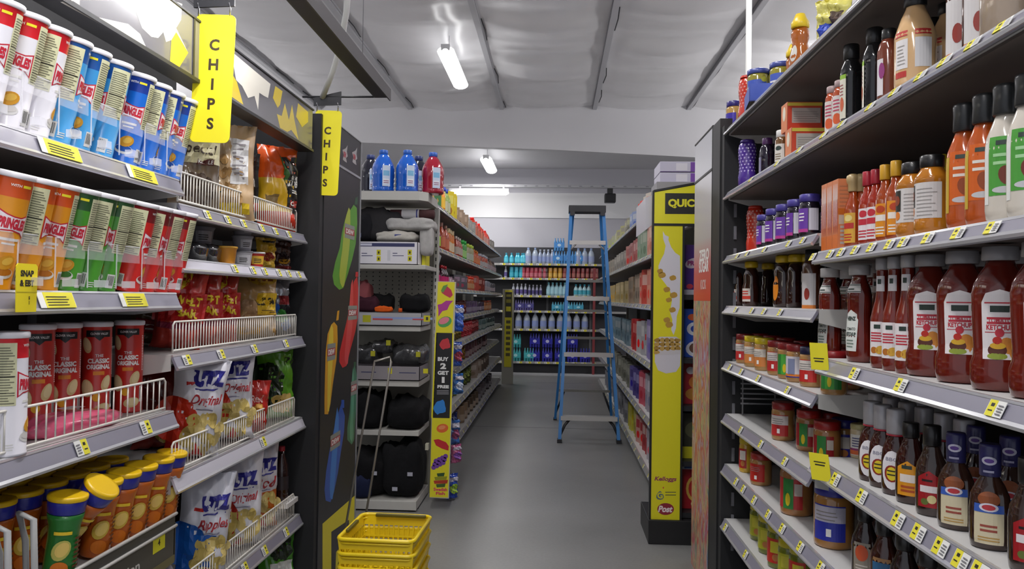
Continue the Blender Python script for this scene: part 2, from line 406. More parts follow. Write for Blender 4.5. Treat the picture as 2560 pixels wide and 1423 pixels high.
fence(-1, XL, 2.36, 3.49, .861, .095, 'white wire fence in front of the white and green chip bags')
fence(-1, XL, 2.5, 3.51, .416, .1, 'white wire fence in front of the lowest chip bags')
fence(-1, XL, 1.1, 2.31, 1.066, .095, 'white wire fence in front of the dark red tubes and pink bag', step=.034)
# near right rack
fr = frame('shelving_frame', 'black steel frame and back panel behind the sauce shelves', 1.21, 1.25, 1.0, 3.58, 2.22)
tag(MB().box((.755, 3.58, 0), (1.205, 3.635, 2.22), DKM).obj('rack_end_panel'), 'black end panel closing the sauce rack', 'panel')
for y in (2.33,): MB().box((1.18, y-.02, .15), (1.21, y+.02, 2.17), M('26262a', .5)).obj('upright', fr)
mb = MB()
for i in range(16): mb.box((.80, 3.572, .3+.1*i), (.812, 3.58, .36+.1*i), M('6a6a70', .5))
tag(mb.obj('slot_strip'), 'dark slotted metal strip on the black end panel of the sauce rack', 'strip')
tag(MB().box((.8, 1.0, 0), (1.17, 3.575, .14), DKM).obj('rack_plinth'), 'black plinth under the sauce rack', 'plinth')
tg = lambda *p: [yat(a, XR) for a in p]
R0 = shelf(1, XR, 1.0, 3.57, 2.205, .42, 'topmost right shelf of the sauce rack, under the ceiling', [], lip=.03, rail=M('77767c', .3, coat=.4))
R1 = shelf(1, XR, 1.0, 3.57, 1.912, .42, 'second right shelf holding tan sauce and black bottles', tg(2165, 2225, 2290, 2350, 2420, 2495, 2050, 2095, 1935, 1990, 1870), .05, 0, .032)
R2A = shelf(1, XR, 1.0, 2.335, 1.57, .42, 'near right shelf holding hot sauces and creamy dressings', tg(2025, 2068, 2095, 2130, 2170, 2215, 2250, 2310, 2385, 2470), .042, 0, .036)
R2B = shelf(1, XR, 2.345, 3.57, 1.625, .34, 'short right shelf holding red netted bottles and purple jelly jars', tg(1838, 1862, 1905, 1965, 2000), .04, 0, .034)
R3A = shelf(1, XR, 1.0, 2.3, 1.26, .42, 'near right shelf holding the ketchup bottles', tg(2130, 2245, 2480), .05, 0, .042)
R3B = shelf(1, XR, 2.345, 3.57, 1.4, .34, 'short right shelf holding the yellow-capped syrup bottles', tg(1835, 1875, 1905, 1945), .04, 0, .036)
R4A = shelf(1, XR, 1.0, 2.36, .965, .42, 'near right shelf holding the barbecue sauce bottles', tg(2085, 2150, 2240, 2290, 2345, 2395, 2440), .05, 0, .045)
R4B = shelf(1, XR, 2.345, 3.57, 1.15, .42, 'right shelf holding the peanut butter jars with mixed lids', tg(1822, 1850, 1892, 1965), .04, 0, .038)
R5B = shelf(1, XR, 2.37, 3.57, .915, .42, 'mostly empty right shelf with a few red-lidded jars', tg(1850, 1900, 1960), .04, 0, .04)
R6B = shelf(1, XR, 1.6, 3.57, .69, .42, 'low right shelf with big peanut butter jars and a red jar', tg(1840, 1858, 1885, 1920, 1955, 2000, 2050), .045, 0, .042)
R7B = shelf(1, XR, 2.2, 3.57, .445, .42, 'lowest right shelf holding pickle jars', tg(1815, 1865), .045, 0, .042)
mb = MB()
for i in range(7): mb.tube([(.82, 3.5, .97+.022*i), (1.1, 3.5, .97+.022*i)], .004, M('77777c', .4), 5)
for x in (.83, .97, 1.09): mb.tube([(x, 3.503, .92), (x, 3.503, 1.115)], .004, M('77777c', .4), 5)
tag(mb.obj('wire_divider'), 'grey wire grid standing at the far end below the peanut butter shelf', 'divider')
# ================================================================== packets, tubes and bottles: patterns
CREAM = M('d9d8b0', .5); LIDW = M('eceaf0', .35)
def chip_tube(body, top, second=None, r=.0375, h=.252, style=0):
    mb = MB(); b = M(body, .3, coat=.3); t = M(top, .3, coat=.3)
    mb.lathe([(r-.002, 0), (r+.0008, .002), (r+.0008, .006), (r, .007), (r, h-.045), (r, h-.044), (r, h-.004), (r+.001, h-.002), (r+.001, h)], b, 30, bands=[(-1, b), (h-.0445, t)])
    a = Art(); red = M('c8283c', .4); ltx = M('f0e6ea', .4)
    if style == 0:
        for c0 in (0, -.118):
            s = c0
            a.poly([(s-.033, .124), (s-.02, .132), (s, .134), (s+.02, .129), (s+.033, .118), (s+.033, .172), (s+.015, .166), (s, .167), (s-.015, .171), (s-.033, .18)], red, 1)
            a.poly([(s-.030, .128), (s-.02, .135), (s, .137), (s+.02, .132), (s+.030, .123), (s+.030, .168), (s+.015, .163), (s, .164), (s-.015, .168), (s-.030, .175)], ltx, 2)
            a.text('PRINGLES', s, .15, .024, red, 3, w=.056, bold=.06, ang=-.06)
            a.rect(s-.02, .112, s+.02, .118, WHITE, 1); a.rect(s-.014, .103, s+.014, .107, WHITE, 1)
            a.ell(s, .04, .026, .013, WHITE, 1); a.ell(s, .043, .022, .009, M(second or 'e8e4da'), 2)
            a.ell(s+.004, .064, .02, .015, M('e0a028', .5), 3, ang=.5); a.ell(s+.006, .067, .012, .008, M('f0c04c', .5), 4, ang=.5)
            a.text('WITH', s-.01, h-.018, .006, WHITE, 1); a.rect(s+.004, h-.021, s+.024, h-.015, M('e8dc28'), 1)
        a.rect(.033, .108, .083, h-.012, CREAM, 1); a.lines(.036, .112, .080, h-.018, 22, M('77765f'), 2, .4); a.rect(.036, .168, .08, .1705, INK, 2); a.rect(.036, .134, .08, .1355, INK, 2)
        a.rect(.033, .06, .083, .1075, M(second or body, .4), 1) if second is None else None
        a.barcode(.036, .012, .058, .05, WHITE, INK, 1); a.lines(.062, .014, .083, .03, 3, WHITE, 1)
    else:
        a.rect(-.034, h-.03, .03, h-.012, M('1c1a1c', .4), 1); a.poly([(-.012, h-.03), (.012, h-.03), (0, h-.04)], M('1c1a1c', .4), 1); a.text('CLOVER VALLEY', 0, h-.021, .006, WHITE, 2, w=.045)
        a.text('THE', 0, .172, .008, WHITE, 2); a.text('CLASSIC', 0, .158, .013, WHITE, 2, w=.056, bold=.05); a.text('ORIGINAL', 0, .142, .013, WHITE, 2, w=.062, bold=.05)
        a.rect(-.014, .12, .014, .13, M('e08a2c'), 1)
        chip = M('dcc48c', .5); chip2 = M('e8d6a4', .5)
        for cu, cv, ru, rv, an in ((-.032, .2, .012, .022, .3), (.02, .098, .013, .022, -.4), (-.03, .085, .017, .024, .2), (.012, .03, .022, .014, .2)):
            a.ell(cu, cv, ru, rv, chip, 1, ang=an); a.ell(cu+.002, cv+.002, ru*.75, rv*.75, chip2, 2, ang=an)
        a.lines(.042, .12, .05, h-.03, 22, WHITE, 1, .5); a.barcode(.034, .03, .05, .075, WHITE, INK, 1)
        a.ell(-.005, .06, .01, .011, M('f0b028'), 2)
    a.emit(mb, cyl(r), .0065, None)
    lid = MB().lathe([(r+.0015, h-.003), (r+.003, h-.001), (r+.003, h+.008), (r+.0005, h+.0105), (r-.006, h+.0105), (r-.008, h+.009)], LIDW if style < 2 else M('8c8a90', .4), 30)
    return tpl(mb.mesh('chip_tube'), ('lid', lid.mesh('lid')))
T_WR = chip_tube('eceaf2', 'd8202c', 'e8e4e0'); T_LB = chip_tube('3f9ad8', '1e58a4', '2e7fc0'); T_BL = chip_tube('1668cc', '1c3c96', '1457b4')
T_OR = chip_tube('e0941e', 'd8541c', 'c87a1c'); T_GR = chip_tube('48962e', '2f5a30', '3a7c2a'); T_RD = chip_tube('cc2622', '7a1820', 'b01e22')
T_CL = chip_tube('c22a22', 'c22a22', style=1)
def tubes(lst, z, X, where, tilt, sc=1.):
    last = None
    for i, (px, t, rz, txt) in enumerate(lst):
        y = yat(px, X, z); y = y if last is None else max(y, last+.083*sc); last = y
        spawn(t, 'chip_tube', txt, 'chip tube', (X, y, z), rz, tilt, 'tall tubes of stacked chips', sc)
SL = z1 = 1.784
tubes([(-55, T_WR, 30, 'white chip tube with red top on the upper left shelf, cut by the photo edge'),
       (5, T_WR, 25, 'white chip tube with red top and visible front lettering on the upper shelf'),
       (52, T_WR, -62, 'white chip tube turned to its cream nutrition panel on the upper shelf'),
       (108, T_LB, -52, 'light blue chip tube with nutrition panel beside the white tubes, upper shelf'),
       (165, T_LB, 12, 'light blue chip tube with its front lettering showing beside a dark gap, upper shelf'),
       (242, T_LB, -30, 'light blue chip tube nearest the darker blue ones, barcode showing, upper shelf'),
       (305, T_BL, 22, 'darker blue chip tube with full front lettering, first of its colour'),
       (348, T_BL, -60, 'darker blue chip tube turned to its nutrition panel, beside the lettered one'),
       (384, T_BL, -68, 'darker blue chip tube turned to its nutrition panel, next to last on the shelf'),
       (418, T_BL, 10, 'darker blue chip tube at the end of the upper shelf beside the popcorn bag')], 1.776, -1.205, '', ('Y', 12), .965)
tubes([(-25, T_OR, 60, 'orange chip tube on the middle shelf behind the yellow notice'),
       (30, T_OR, -55, 'orange chip tube turned to its cream nutrition panel on the middle shelf'),
       (84, T_OR, 30, 'orange chip tube showing its red bow logo, touching the green ones'),
       (128, T_GR, 22, 'green chip tube showing its logo and white bowl, touching the orange ones'),
       (172, T_GR, -48, 'green chip tube turned to its nutrition panel on the middle shelf'),
       (216, T_GR, -8, 'green chip tube at the end of its row beside the empty gap'),
       (312, T_RD, -75, 'dark red chip tube standing in shade beside the gap on the middle shelf'),
       (318, T_RD, -62, 'red chip tube with a wide cream nutrition panel on the middle shelf'),
       (366, T_RD, -10, 'red chip tube with a yellow flash, next to last on the middle shelf'),
       (410, T_RD, 5, 'red chip tube at the end of the middle shelf beside the dip cups')], 1.426, -1.205, '', ('Y', 12), .965)
# back rows of the red tubes, standing in the shade of the middle shelf
spawn(T_WR, 'chip_tube', 'white chip tube with nutrition panel on the wide lower shelf at the photo edge', 'chip tube', (-1.2, yat(18, -1.2, 1.2), 1.06), -66, None, 'tall tubes of stacked chips', 1.03)
for i, (px, X) in enumerate(((92, -1.33), (160, -1.33), (240, -1.31), (322, -1.29))):
    spawn(T_CL, 'chip_tube', 'dark red classic original chip tube, %s of four behind the wire fence' % ('nearest', 'second', 'third', 'last and brightest')[i], 'chip tube', (X, yat(px, X, 1.2), 1.06), (40, 35, 42, 25)[i], None, 'dark red tubes behind the wire fence', 1.05)

# clear plastic stops before the tubes
CLR = M('f4f4fb', .08, alpha=.14, coat=1.)
for zz, ys, nm in ((1.84, [1.35+.125*i for i in range(8)], 'upper'), (1.49, [1.35+.125*i for i in range(8)], 'middle')):
    for i, y in enumerate(ys):
        mb = MB(); mb.box((-1.148, y, zz+.01), (-1.1465, y+.113, zz+.055), CLR, bev=.0005)
        mb.box((-1.1485, y, zz+.053), (-1.146, y+.113, zz+.055), M('f4f4fb', .1, alpha=.5)); mb.box((-1.1485, y, zz-.06), (-1.146, y+.002, zz+.053), M('f4f4fb', .1, alpha=.4))
        mb.box((-1.1485, y+.03, zz-.058), (-1.126, y+.055, zz-.04), M('f4f4fb', .1, alpha=.35))
        o = mb.obj('clear_stop'); tag(o, 'clear plastic tube stop on the %s chip shelf, %s from near end' % (nm, ORD[i]), 'shelf divider', 'clear plastic stops')
# pink bag lying
def lying(name, label, loc, rz, sx, sy, sz, mats, seed=0, cat='bag'):
    rr = random.Random(seed); bm = bmesh.new(); bmesh.ops.create_uvsphere(bm, u_segments=24, v_segments=14, radius=1)
    for v in bm.verts:
        x, y, z = v.co; f = 1+.08*math.sin(5*x+seed)+.06*math.sin(9*y+3*z+seed)+.03*math.sin(17*x+11*y)
        x = math.copysign(abs(x)**.8, x); y = math.copysign(abs(y)**.8, y)
        v.co = Vector((x*sx*f, y*sy*f, max(z*sz*f, -sz*.55)+sz*.55))
    mb = MB(); mb.bm(bm, mats, True); o = mb.obj(name, None, loc); o.rotation_euler = (0, 0, rz); return tag(o, label, cat)
o = lying('candy_bag', 'crumpled pink bag lying behind the wire fence before the dark red tubes', (-1.24, yat(175, -1.24, 1.08), 1.06), rad(80), .15, .045, .035, M('dc5a7c', .25, coat=.6), 3)
a = Art().rect(-.03, -.02, .03, .02, M('c8b4b8'), 1); mb = MB(); a.emit(mb, lambda u, v, o_: (u, v, .062+o_), None); mb.obj('paper_label', o)

# ---- cheese-ball tubes with yellow caps in a tray
def snack_tube(col, col2):
    mb = MB(); b = M(col, .3, coat=.3)
    mb.lathe([(.034, 0), (.037, .003), (.036, .05), (.034, .1), (.036, .13), (.040, .146), (.041, .158)], b, 28)
    a = Art(); a.ell(0, .075, .02, .026, M(col2, .4), 1, ang=-.5); a.ell(.002, .077, .014, .019, M('f0d070', .4), 2, ang=-.5); a.lines(.03, .03, .06, .11, 7, M('6b3a1c'), 1); a.rect(-.02, .112, .02, .12, M('f4d030'), 2)
    a.ell(0, .03, .02, .018, M('e07a20'), 1)
    a.emit(mb, cyl(.0382), .008)
    cl = MB().lathe([(.0385, .158), (.0415, .161), (.0435, .186), (.0425, .193)], M('2b2f9c', .3, coat=.3), 28)
    lid = MB().lathe([(.0445, .190), (.0455, .192), (.0455, .199), (.0435, .202), (.036, .2025)], M('f2c51a', .3), 28)
    return tpl(mb.mesh('snack_tube'), ('collar', cl.mesh('collar')), ('lid', lid.mesh('lid')))
S_OR = snack_tube('c8641c', 'd8b848'); S_GR = snack_tube('2c7c34', 'c8c060')
fp = [431, 398, 354, 311, 263]
for k in range(4):
    X = -1.215-.098*k
    for i in range(7):
        y = 2.262-.097*i
        if k == 0 and i > 4: continue
        if k == 0: y = yat(fp[i], -1.19, .92)
        if k == 0: lab = 'yellow-capped orange snack tube, front row of the tray, %s from far end' % ORD[i]
        else: lab = 'yellow-capped orange snack tube in the rows behind the front row of the tray'
        spawn(S_OR, 'snack_tube', lab, 'snack tube', (X, y, .725), 40, ('Y', 7) if k == 0 else None, 'yellow-capped snack tubes' if k == 0 else 'yellow-capped snack tubes behind the front row')
p = hit(160, 1262, Z=.93)
spawn(S_GR, 'snack_tube', 'green snack tube with yellow cap standing alone in front of the tray rows', 'snack tube', (-1.2, yat(150, -1.2, .93), .727), 30, ('Y', 6))
spawn(S_OR, 'snack_tube', 'orange snack tube toppled forward, its round yellow cap facing the viewer', 'snack tube', (-1.26, 1.92, .775), 60, ('Y', 38))
# tray
tr = empty('display_tray', (0, 0, 0)); tag(tr, 'long dark display tray with pale rims holding the yellow-capped snack tubes', 'tray')
TRM = M('4a4946', .5); MB().box((-1.16, 1.3, .61), (-1.15, 2.33, .745), TRM).obj('front_panel', tr)
mb = MB()
for z in (.748, .712): mb.tube([(-1.148, 1.3, z), (-1.148, 2.335, z)], .005, M('d6d4d0', .35), 6)
mb.obj('rim', tr); MB().box((-1.57, 1.3, .70), (-1.16, 2.33, .715), BRD).obj('floor_panel', tr)
MB().box((-1.57, 2.325, .605), (-1.15, 2.335, .72), TRM).obj('end_panel', tr)
mb = MB(); Art().rect(2.2, .665, 2.27, .712, M('d8d22c', .5), 1).text('4', 2.235, .69, .02, INK, 2).text('Occasion', 2.03, .66, .03, M('c9c7c2'), 1, w=.2).rect(1.3, .600, 2.33, .625, M('6b6444', .6), 1).emit(mb, flatX(-1.15)); mb.obj('printed_label', tr)
for i, (x, y) in enumerate(((30, 1330), (95, 1300))):
    q = hit(x, y, X=-1.12); mb = MB(); mb.tube([(-1.15, q.y, .5), (-1.12, q.y, .5+.2), (-1.13, q.y, q.z), (-1.17, q.y+.01, q.z+.01), (-1.175, q.y+.04, q.z-.06), (-1.17, q.y+.05, .62)], .007, M('a2a2a2', .4), 8)
    tag(mb.obj('wire_clip'), 'grey bent wire loop at the tray front, %s' % ('nearest the photo corner' if i == 0 else 'beside the green tube'), 'wire')
# the low shelf hidden under the tray
shelf(-1, XL, 1.05, 2.34, .60, .42, 'grey shelf carrying the snack tube tray', [], lip=.04)

# ---- bags
def bag_mesh(name, w, h, t, col, art=None, seed=0, cols=None, rough=.22, droop=0., back=None):
    """pillow bag, front towards -Y, seals at the top and bottom. cols: f(u,v)->material"""
    rr = random.Random(seed); ph = [rr.uniform(0, 6) for _ in range(6)]
    base = M(col, rough, coat=.35); bk = M(back, rough) if back else base
    def S(u, v, o, side=1):
        a = min(1, abs(2*u/w)); b = v/h
        e = max(0, 1-a**2.6)**.55; g = min(1, max(0, b)/.09)**.6*min(1, max(0, 1-b)/.28)**.75
        th = t/2*e*(.25+.75*g) if 0 < b < 1 else t*.02
        wr = .006*math.sin(22*b+ph[0]+4*u/w)+.005*math.sin(9*u/w*3+ph[1]+7*b)+.004*math.sin(40*b+13*u/w+ph[2])
        seal = max(0, 1-min(b, 1-b)/.16)
        wr += seal*.006*math.sin(u/w*34+ph[3])
        uu = u*(1-.10*g+.015*math.sin(6*b+ph[4]))
        y = side*(th+wr*(e+.3)*(1 if side > 0 else .6))
        z = v-droop*max(0, b-.6)**1.5*(1 if u > 0 else .4)
        return (uu, -(y+o*side), z)
    nu, nv = 14, 18; mb = MB(); us = [-w/2+w*i/nu for i in range(nu+1)]; vs = [h*j/nv for j in range(nv+1)]
    for side in (1, -1):
        k0 = len(mb.v); mb.v += [S(u, v, 0, side) for v in vs for u in us]
        for j in range(nv):
            for i in range(nu):
                m = base if side > 0 else bk
                if cols:
                    c = cols(us[i]/w+.5/nu, (vs[j]+h/nv/2)/h); m = c if c is not None else m
                f = (k0+j*(nu+1)+i, k0+j*(nu+1)+i+1, k0+(j+1)*(nu+1)+i+1, k0+(j+1)*(nu+1)+i)
                mb.f.append(f if side > 0 else f[::-1]); mb.fm.append(mb.mi(m)); mb.fs.append(True)
    if art: art.emit(mb, lambda u, v, o: S(u, v, o+.0012, 1), w/nu, h/nv, .0006)
    return mb.mesh(name)
def bag(label, px, X, z, w, h, t, col, art=None, rz=55, tilt=None, seed=0, cols=None, name='chip_bag', cat='chip bag', group=None, back=None, droop=0.):
    me = bag_mesh(name, w, h, t, col, art, seed or int(px), cols, back=back, droop=droop)
    return spawn(tpl(me), name, label, cat, (X, yat(px, X, z+h/2), z+.001), rz, tilt, group)
C_ = lambda h, r=.4: M(h, r)
# B1: popcorn, puffs, tortilla
a = Art().rect(-.09, .17, .09, .31, C_('cfc8a4'), 1).text('Special', -.0, .215, .05, C_('3a2c22'), 2, w=.14, shear=.25).rect(-.005, .165, .06, .185, C_('5a2a28'), 2).text('KETTLE', .028, .175, .012, WHITE, 3)
a.ell(.0, .08, .07, .06, C_('4a382c'), 1).ell(.02, .29, .03, .02, C_('a02a2a'), 2)
bag('cream and brown popcorn bag with script lettering beside the last blue tube', 486, -1.27, 1.70, .19, .34, .1, '6b5a48', a, 38)
a = Art().rect(-.08, .02, .08, .06, C_('d8b828'), 1).rect(.005, .13, .075, .3, C_('efeef0'), 2).lines(.012, .15, .07, .29, 9, C_('a09aa0'), 3).rect(-.08, .09, -.03, .13, C_('caa832'), 1).text('GEO', -.05, .108, .028, INK, 2, w=.06)
for i in range(14): a.ell(-.05+.03*(i % 4), .07+.05*(i//3.4), .016, .022, C_('b8905c'), 1, ang=i)
bag('clear bag of pale puffed snacks with white back label behind the wire fence', 575, -1.24, 1.70, .19, .36, .11, 'c8a880', a, 20)
def border_art(s=1.):
    a = Art().rect(-.09, .11, .09, .33, C_('1e1a18'), 1); a.text('ON THE', .0, .235, .022, WHITE, 2, w=.07, bold=.05).text('BORDER', 0, .195, .036, WHITE, 2, w=.13, bold=.06, ang=.06)
    a.lines(-.05, .155, .05, .175, 2, C_('c8c0b0'), 2, .4); a.rect(-.09, .08, .09, .115, C_('b8342a'), 2).text('Cafe Style', 0, .098, .024, WHITE, 3, w=.12); return a
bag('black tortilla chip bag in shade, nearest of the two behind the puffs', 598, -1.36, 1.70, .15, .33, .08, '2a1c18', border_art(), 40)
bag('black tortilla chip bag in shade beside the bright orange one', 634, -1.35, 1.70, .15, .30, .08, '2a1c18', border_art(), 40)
a = Art().poly([(.0, .33), (.095, .34), (.095, .06), (.03, .10), (.015, .2)], C_('1e1a18'), 1).text('ON THE', .062, .24, .018, WHITE, 2, w=.045, bold=.05).text('BORDER', .06, .215, .03, WHITE, 2, w=.07, bold=.06).rect(.035, .11, .093, .14, C_('b8342a'), 2).text('Cafe', .066, .125, .02, WHITE, 3)
a.poly([(-.01, .35), (.03, .25), (.02, .19), (-.005, .27)], C_('3e6a34'), 2).lines(.04, .17, .09, .19, 2, WHITE, 2).rect(-.08, .12, -.02, .16, C_('8c7448'), 1)
bag('large orange and yellow tortilla chip bag at the end of the top fenced shelf', 692, -1.25, 1.70, .2, .38, .12, 'dcae24', a, 48, None, 5, lambda u, v: (M('e0581c', .2, coat=.4) if v > .6 else (M('c83c28', .25) if v < .2 else None)))
# B2: cups and small packs
def cup(col, h=.055, r=.04, lid='8a8a90', lab=None):
    mb = MB().lathe([(r*.78, 0), (r*.8, .002), (r*.95, h-.006), (r, h-.005), (r, h)], M(col, .4), 24)
    if lab: Art().rect(-.03, .01, .03, h-.012, M(lab, .4), 1).lines(-.02, .015, .02, h-.02, 3, INK, 2).emit(mb, lambda u, v, o: ((r*(.8+.15*v/h)+o+.0005)*math.sin(u/r), -(r*(.8+.15*v/h)+o+.0005)*math.cos(u/r), v), .01)
    return tpl(mb.mesh('dip_cup'), ('lid', MB().lathe([(r+.001, h-.003), (r+.002, h), (r+.001, h+.004), (r-.006, h+.004)], M(lid, .4), 24).mesh('lid')))
K1, K2, K3, K4 = cup('8c8a92', lab='b4b2b8'), cup('d8902c', .06, .04, 'e0a83c'), cup('c8322c', .055, .034, 'e4e2e2', 'e8b83c'), cup('dedce2', lab='efeef2')
Xc = -1.23
for i, (t, z, n) in enumerate(((K4, 0, 'white dip cup at the bottom of the three-high stack'), (K1, .06, 'grey dip cup in the middle of the three-high stack'), (K1, .12, 'grey dip cup on top of the three-high stack'))):
    spawn(t, 'dip_cup', n, 'dip cup', (Xc, yat(603, Xc), 1.53+z), 35+20*i, None, 'dip cups on the pale narrow shelf')
spawn(K2, 'dip_cup', 'orange dip cup in front of the dark trays on the pale shelf', 'dip cup', (-1.21, yat(562, -1.21), 1.53), 40, None, 'dip cups on the pale narrow shelf')
spawn(K1, 'dip_cup', 'grey dip cup in shade behind the orange one', 'dip cup', (-1.31, yat(553, -1.31), 1.53), 40, None, 'dip cups on the pale narrow shelf', 1.15)
spawn(K1, 'dip_cup', 'grey dip cup in shade high on the trays behind the orange one', 'dip cup', (-1.31, yat(500, -1.31), 1.60), 40, None, 'dip cups on the pale narrow shelf', 1.15)
spawn(K3, 'dip_cup', 'small red and white dip cup beside the yellow packet', 'dip cup', (-1.2, yat(638, -1.2), 1.53), 40, None, 'dip cups on the pale narrow shelf')
for i, (px, n) in enumerate(((470, 'dark plastic dip tray nearest the red tubes'), (505, 'dark plastic dip tray in the middle of the pale shelf'), (533, 'dark plastic dip tray touching the orange cup'))):
    mb = MB().lathe([(.045, 0), (.05, .004), (.055, .04), (.056, .045), (.05, .06), (.03, .068)], M('2e2e33', .12, coat=1.), 20, p=4.); tag(mb.obj('dip_tray', None, (-1.26, yat(px, -1.26), 1.53)), n, 'dip tray')
mb = MB().lathe([(.045, 0), (.05, .004), (.055, .04), (.05, .068)], M('2e2e33', .12, coat=1.), 20, p=4.); tag(mb.obj('dip_tray', None, (-1.31, yat(500, -1.31), 1.53)), 'dark plastic dip tray at the back under a grey cup', 'dip tray')
a = Art().rect(-.045, .0, .045, .03, C_('e8c44a'), 1).ell(0, .05, .03, .02, C_('8c2c24'), 1).ell(.02, .09, .02, .014, C_('d8b020'), 1).rect(-.02, .11, .04, .118, INK, 1)
bag('yellow snack packet with a red print on the pale narrow shelf', 664, -1.235, 1.53, .1, .13, .04, 'c8a02c', a, 55, name='snack_packet', cat='snack packet')
a = Art().ell(0, .06, .03, .025, C_('2c1c1c'), 1).rect(-.04, .0, .04, .02, C_('7c2420'), 1).rect(-.03, .03, .03, .05, C_('c8982c'), 1)
bag('dark brown snack packet at the end of the pale narrow shelf', 704, -1.25, 1.53, .1, .135, .04, '4a2a20', a, 55, name='snack_packet', cat='snack packet')
# B3
def sweet(n):
    a = Art().ell(-.02, .235, .055, .04, C_('e0c42c'), 1, .6).text('FLAMIN', -.01, .245, .03, C_('b01e20'), 2, w=.09, bold=.05, ang=-.3)
    a.rect(-.09, .09, .09, .19, C_('b0201e'), 1).text('SWEET', .02, .165, .032, C_('e8d034'), 2, w=.11, bold=.05, ang=-.06).text('BAR', .03, .125, .032, C_('e8d034'), 2, w=.075, bold=.05, ang=-.06).rect(-.07, .07, .08, .092, C_('7c2038'), 1); return a
red_y = lambda u, v: (M('b82420', .22, coat=.4) if v > .6 and (u+v) < 1.1 else None)
bag('red and yellow snack bag, nearest of three, reaching past the shelf end', 438, -1.27, 1.235, .16, .255, .1, 'a83024', sweet(0), 25, ('Y', 6), 11, red_y)
bag('red and yellow snack bag with slanted sweet lettering, middle of three', 497, -1.265, 1.235, .16, .262, .1, 'b03a2c', sweet(1), 32, None, 12, red_y)
bag('red and yellow snack bag with sweet lettering, farthest of three', 546, -1.265, 1.235, .15, .255, .1, 'b03a2c', sweet(2), 36, None, 13, red_y)
a = Art().ell(0, .06, .05, .04, C_('c8a838'), 1).text('HOLE', .0, .26, .03, C_('5a3a1c'), 1, w=.08)
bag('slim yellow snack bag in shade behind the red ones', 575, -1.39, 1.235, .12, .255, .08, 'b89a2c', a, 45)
a = Art().ell(.02, .255, .07, .035, C_('c8a02c'), 1).lines(-.03, .24, .07, .27, 2, C_('7a3a20'), 2).rect(-.02, .10, .1, .19, C_('e0b828'), 1).text('GEO FARM', .035, .155, .032, INK, 2, w=.12, bold=.04).lines(0, .108, .08, .125, 2, C_('7a5a28'), 2).rect(-.09, .02, .0, .05, C_('e0a020'), 1)
for i in range(8): a.ell(-.07+.02*(i % 3), .05+.03*(i//2), .02, .024, C_('b8926a'), 1, ang=i)
bag('tan and yellow pork rind bag in the middle of the fenced shelf', 638, -1.255, 1.235, .2, .262, .11, 'b8935c', a, 48)
a = Art().ell(0, .09, .04, .03, C_('3a8c34'), 1).ell(.03, .05, .03, .03, C_('2e6cb8'), 1).rect(-.02, .14, .05, .18, C_('8c2428'), 1).ell(-.03, .12, .015, .03, C_('3a6cc0'), 2)
bag('silver topped dark snack bag with green and blue print, last behind the fence', 692, -1.265, 1.235, .13, .25, .08, '54565c', a, 52, None, 4, lambda u, v: M('1d2026', .25) if v < .55 else M('b8bac0', .18, metal=.5))
a = Art().rect(-.09, .04, .09, .09, C_('8c1c24'), 1).ell(.02, .16, .06, .05, C_('a8823c'), 1).lines(-.05, .055, .05, .08, 2, WHITE, 2)
bag('brown and red nut bag leaning in the gap below the middle tubes', 395, -1.43, 1.235, .22, .22, .11, '6e5638', a, 25, ('Y', 8))
# B4 / B5 potato chips
def utz(word, band, col):
    a = Art().ell(-.08, .13, .075, .08, C_(band, .25), 1, .4)
    a.text('UTZ', .02, .275, .055, C_('2c2a8a'), 2, w=.11, bold=.09).rect(-.06, .25, -.03, .262, C_('c82c28'), 2).rect(-.03, .236, .06, .241, C_('2c2a8a'), 2)
    a.text(word, .015, .2, .045, C_(col), 2, w=.115 if len(word) > 6 else .1, shear=.3, bold=.02).lines(-.02, .168, .06, .178, 1, C_('8a88a0'), 2)
    for i in range(11): a.ell(-.02+.035*(i % 4)-.01*(i//4), .135-.033*(i//3), .028, .021, C_('d8c27a' if i % 2 else 'c8b060'), 2+i % 3, i)
    a.poly([(-.03, 0), (.035, 0), (.0, .055)], C_('c42420'), 6).text('CHIPS', .005, .012, .01, WHITE, 7); return a
bag('white potato chip bag with torn top corner, nearest on the fenced shelf', 478, -1.25, .86, .19, .335, .11, 'e4e2ea', utz('Original', 'c83420', 'b83038'), 38, ('Y', 7), 21, lambda u, v: (M('b02420', .25, coat=.3) if u < -.32 and v < .45 else None))
bag('white original potato chip bag standing behind the first white one', 574, -1.25, .86, .19, .33, .12, 'e6e4ec', utz('Original', 'c83420', 'b83038'), 34, None, 22)
a = Art().ell(.0, .09, .04, .03, C_('e0a848'), 1, .5).text('Red', 0, .14, .03, C_('e8c8c0'), 2).poly([(-.06, 0), (.06, 0), (.05, .05), (-.05, .06)], C_('b82420'), 1)
bag('small red chip bag leaning beside the white bags', 626, -1.235, .86, .14, .21, .07, 'c02c24', a, 45, ('Y', 5))
a = Art().ell(-.02, .05, .05, .04, C_('c8b050'), 1).ell(.0, .2, .05, .07, C_('16241a'), 1)
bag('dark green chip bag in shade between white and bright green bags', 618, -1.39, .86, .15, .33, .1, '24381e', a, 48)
a = Art().ell(-.06, .16, .075, .1, C_('1c2a18', .25), 1).text('Rip', .055, .255, .045, INK, 2, w=.07, shear=.3).ell(.03, .32, .03, .02, C_('d8dcd8'), 2).text('UTZ', .03, .32, .02, C_('2a2c3a'), 3)
for i in range(6): a.ell(-.02+.03*(i % 3), .06+.03*(i//3), .03, .024, C_('d8b868'), 2+i % 2, i)
bag('bright green ridged chip bag with dark oval at the shelf end', 686, -1.265, .86, .19, .33, .12, '5a9a20', a, 50, None, 31)
a = Art().ell(.02, .06, .05, .04, C_('c8b050'), 1)
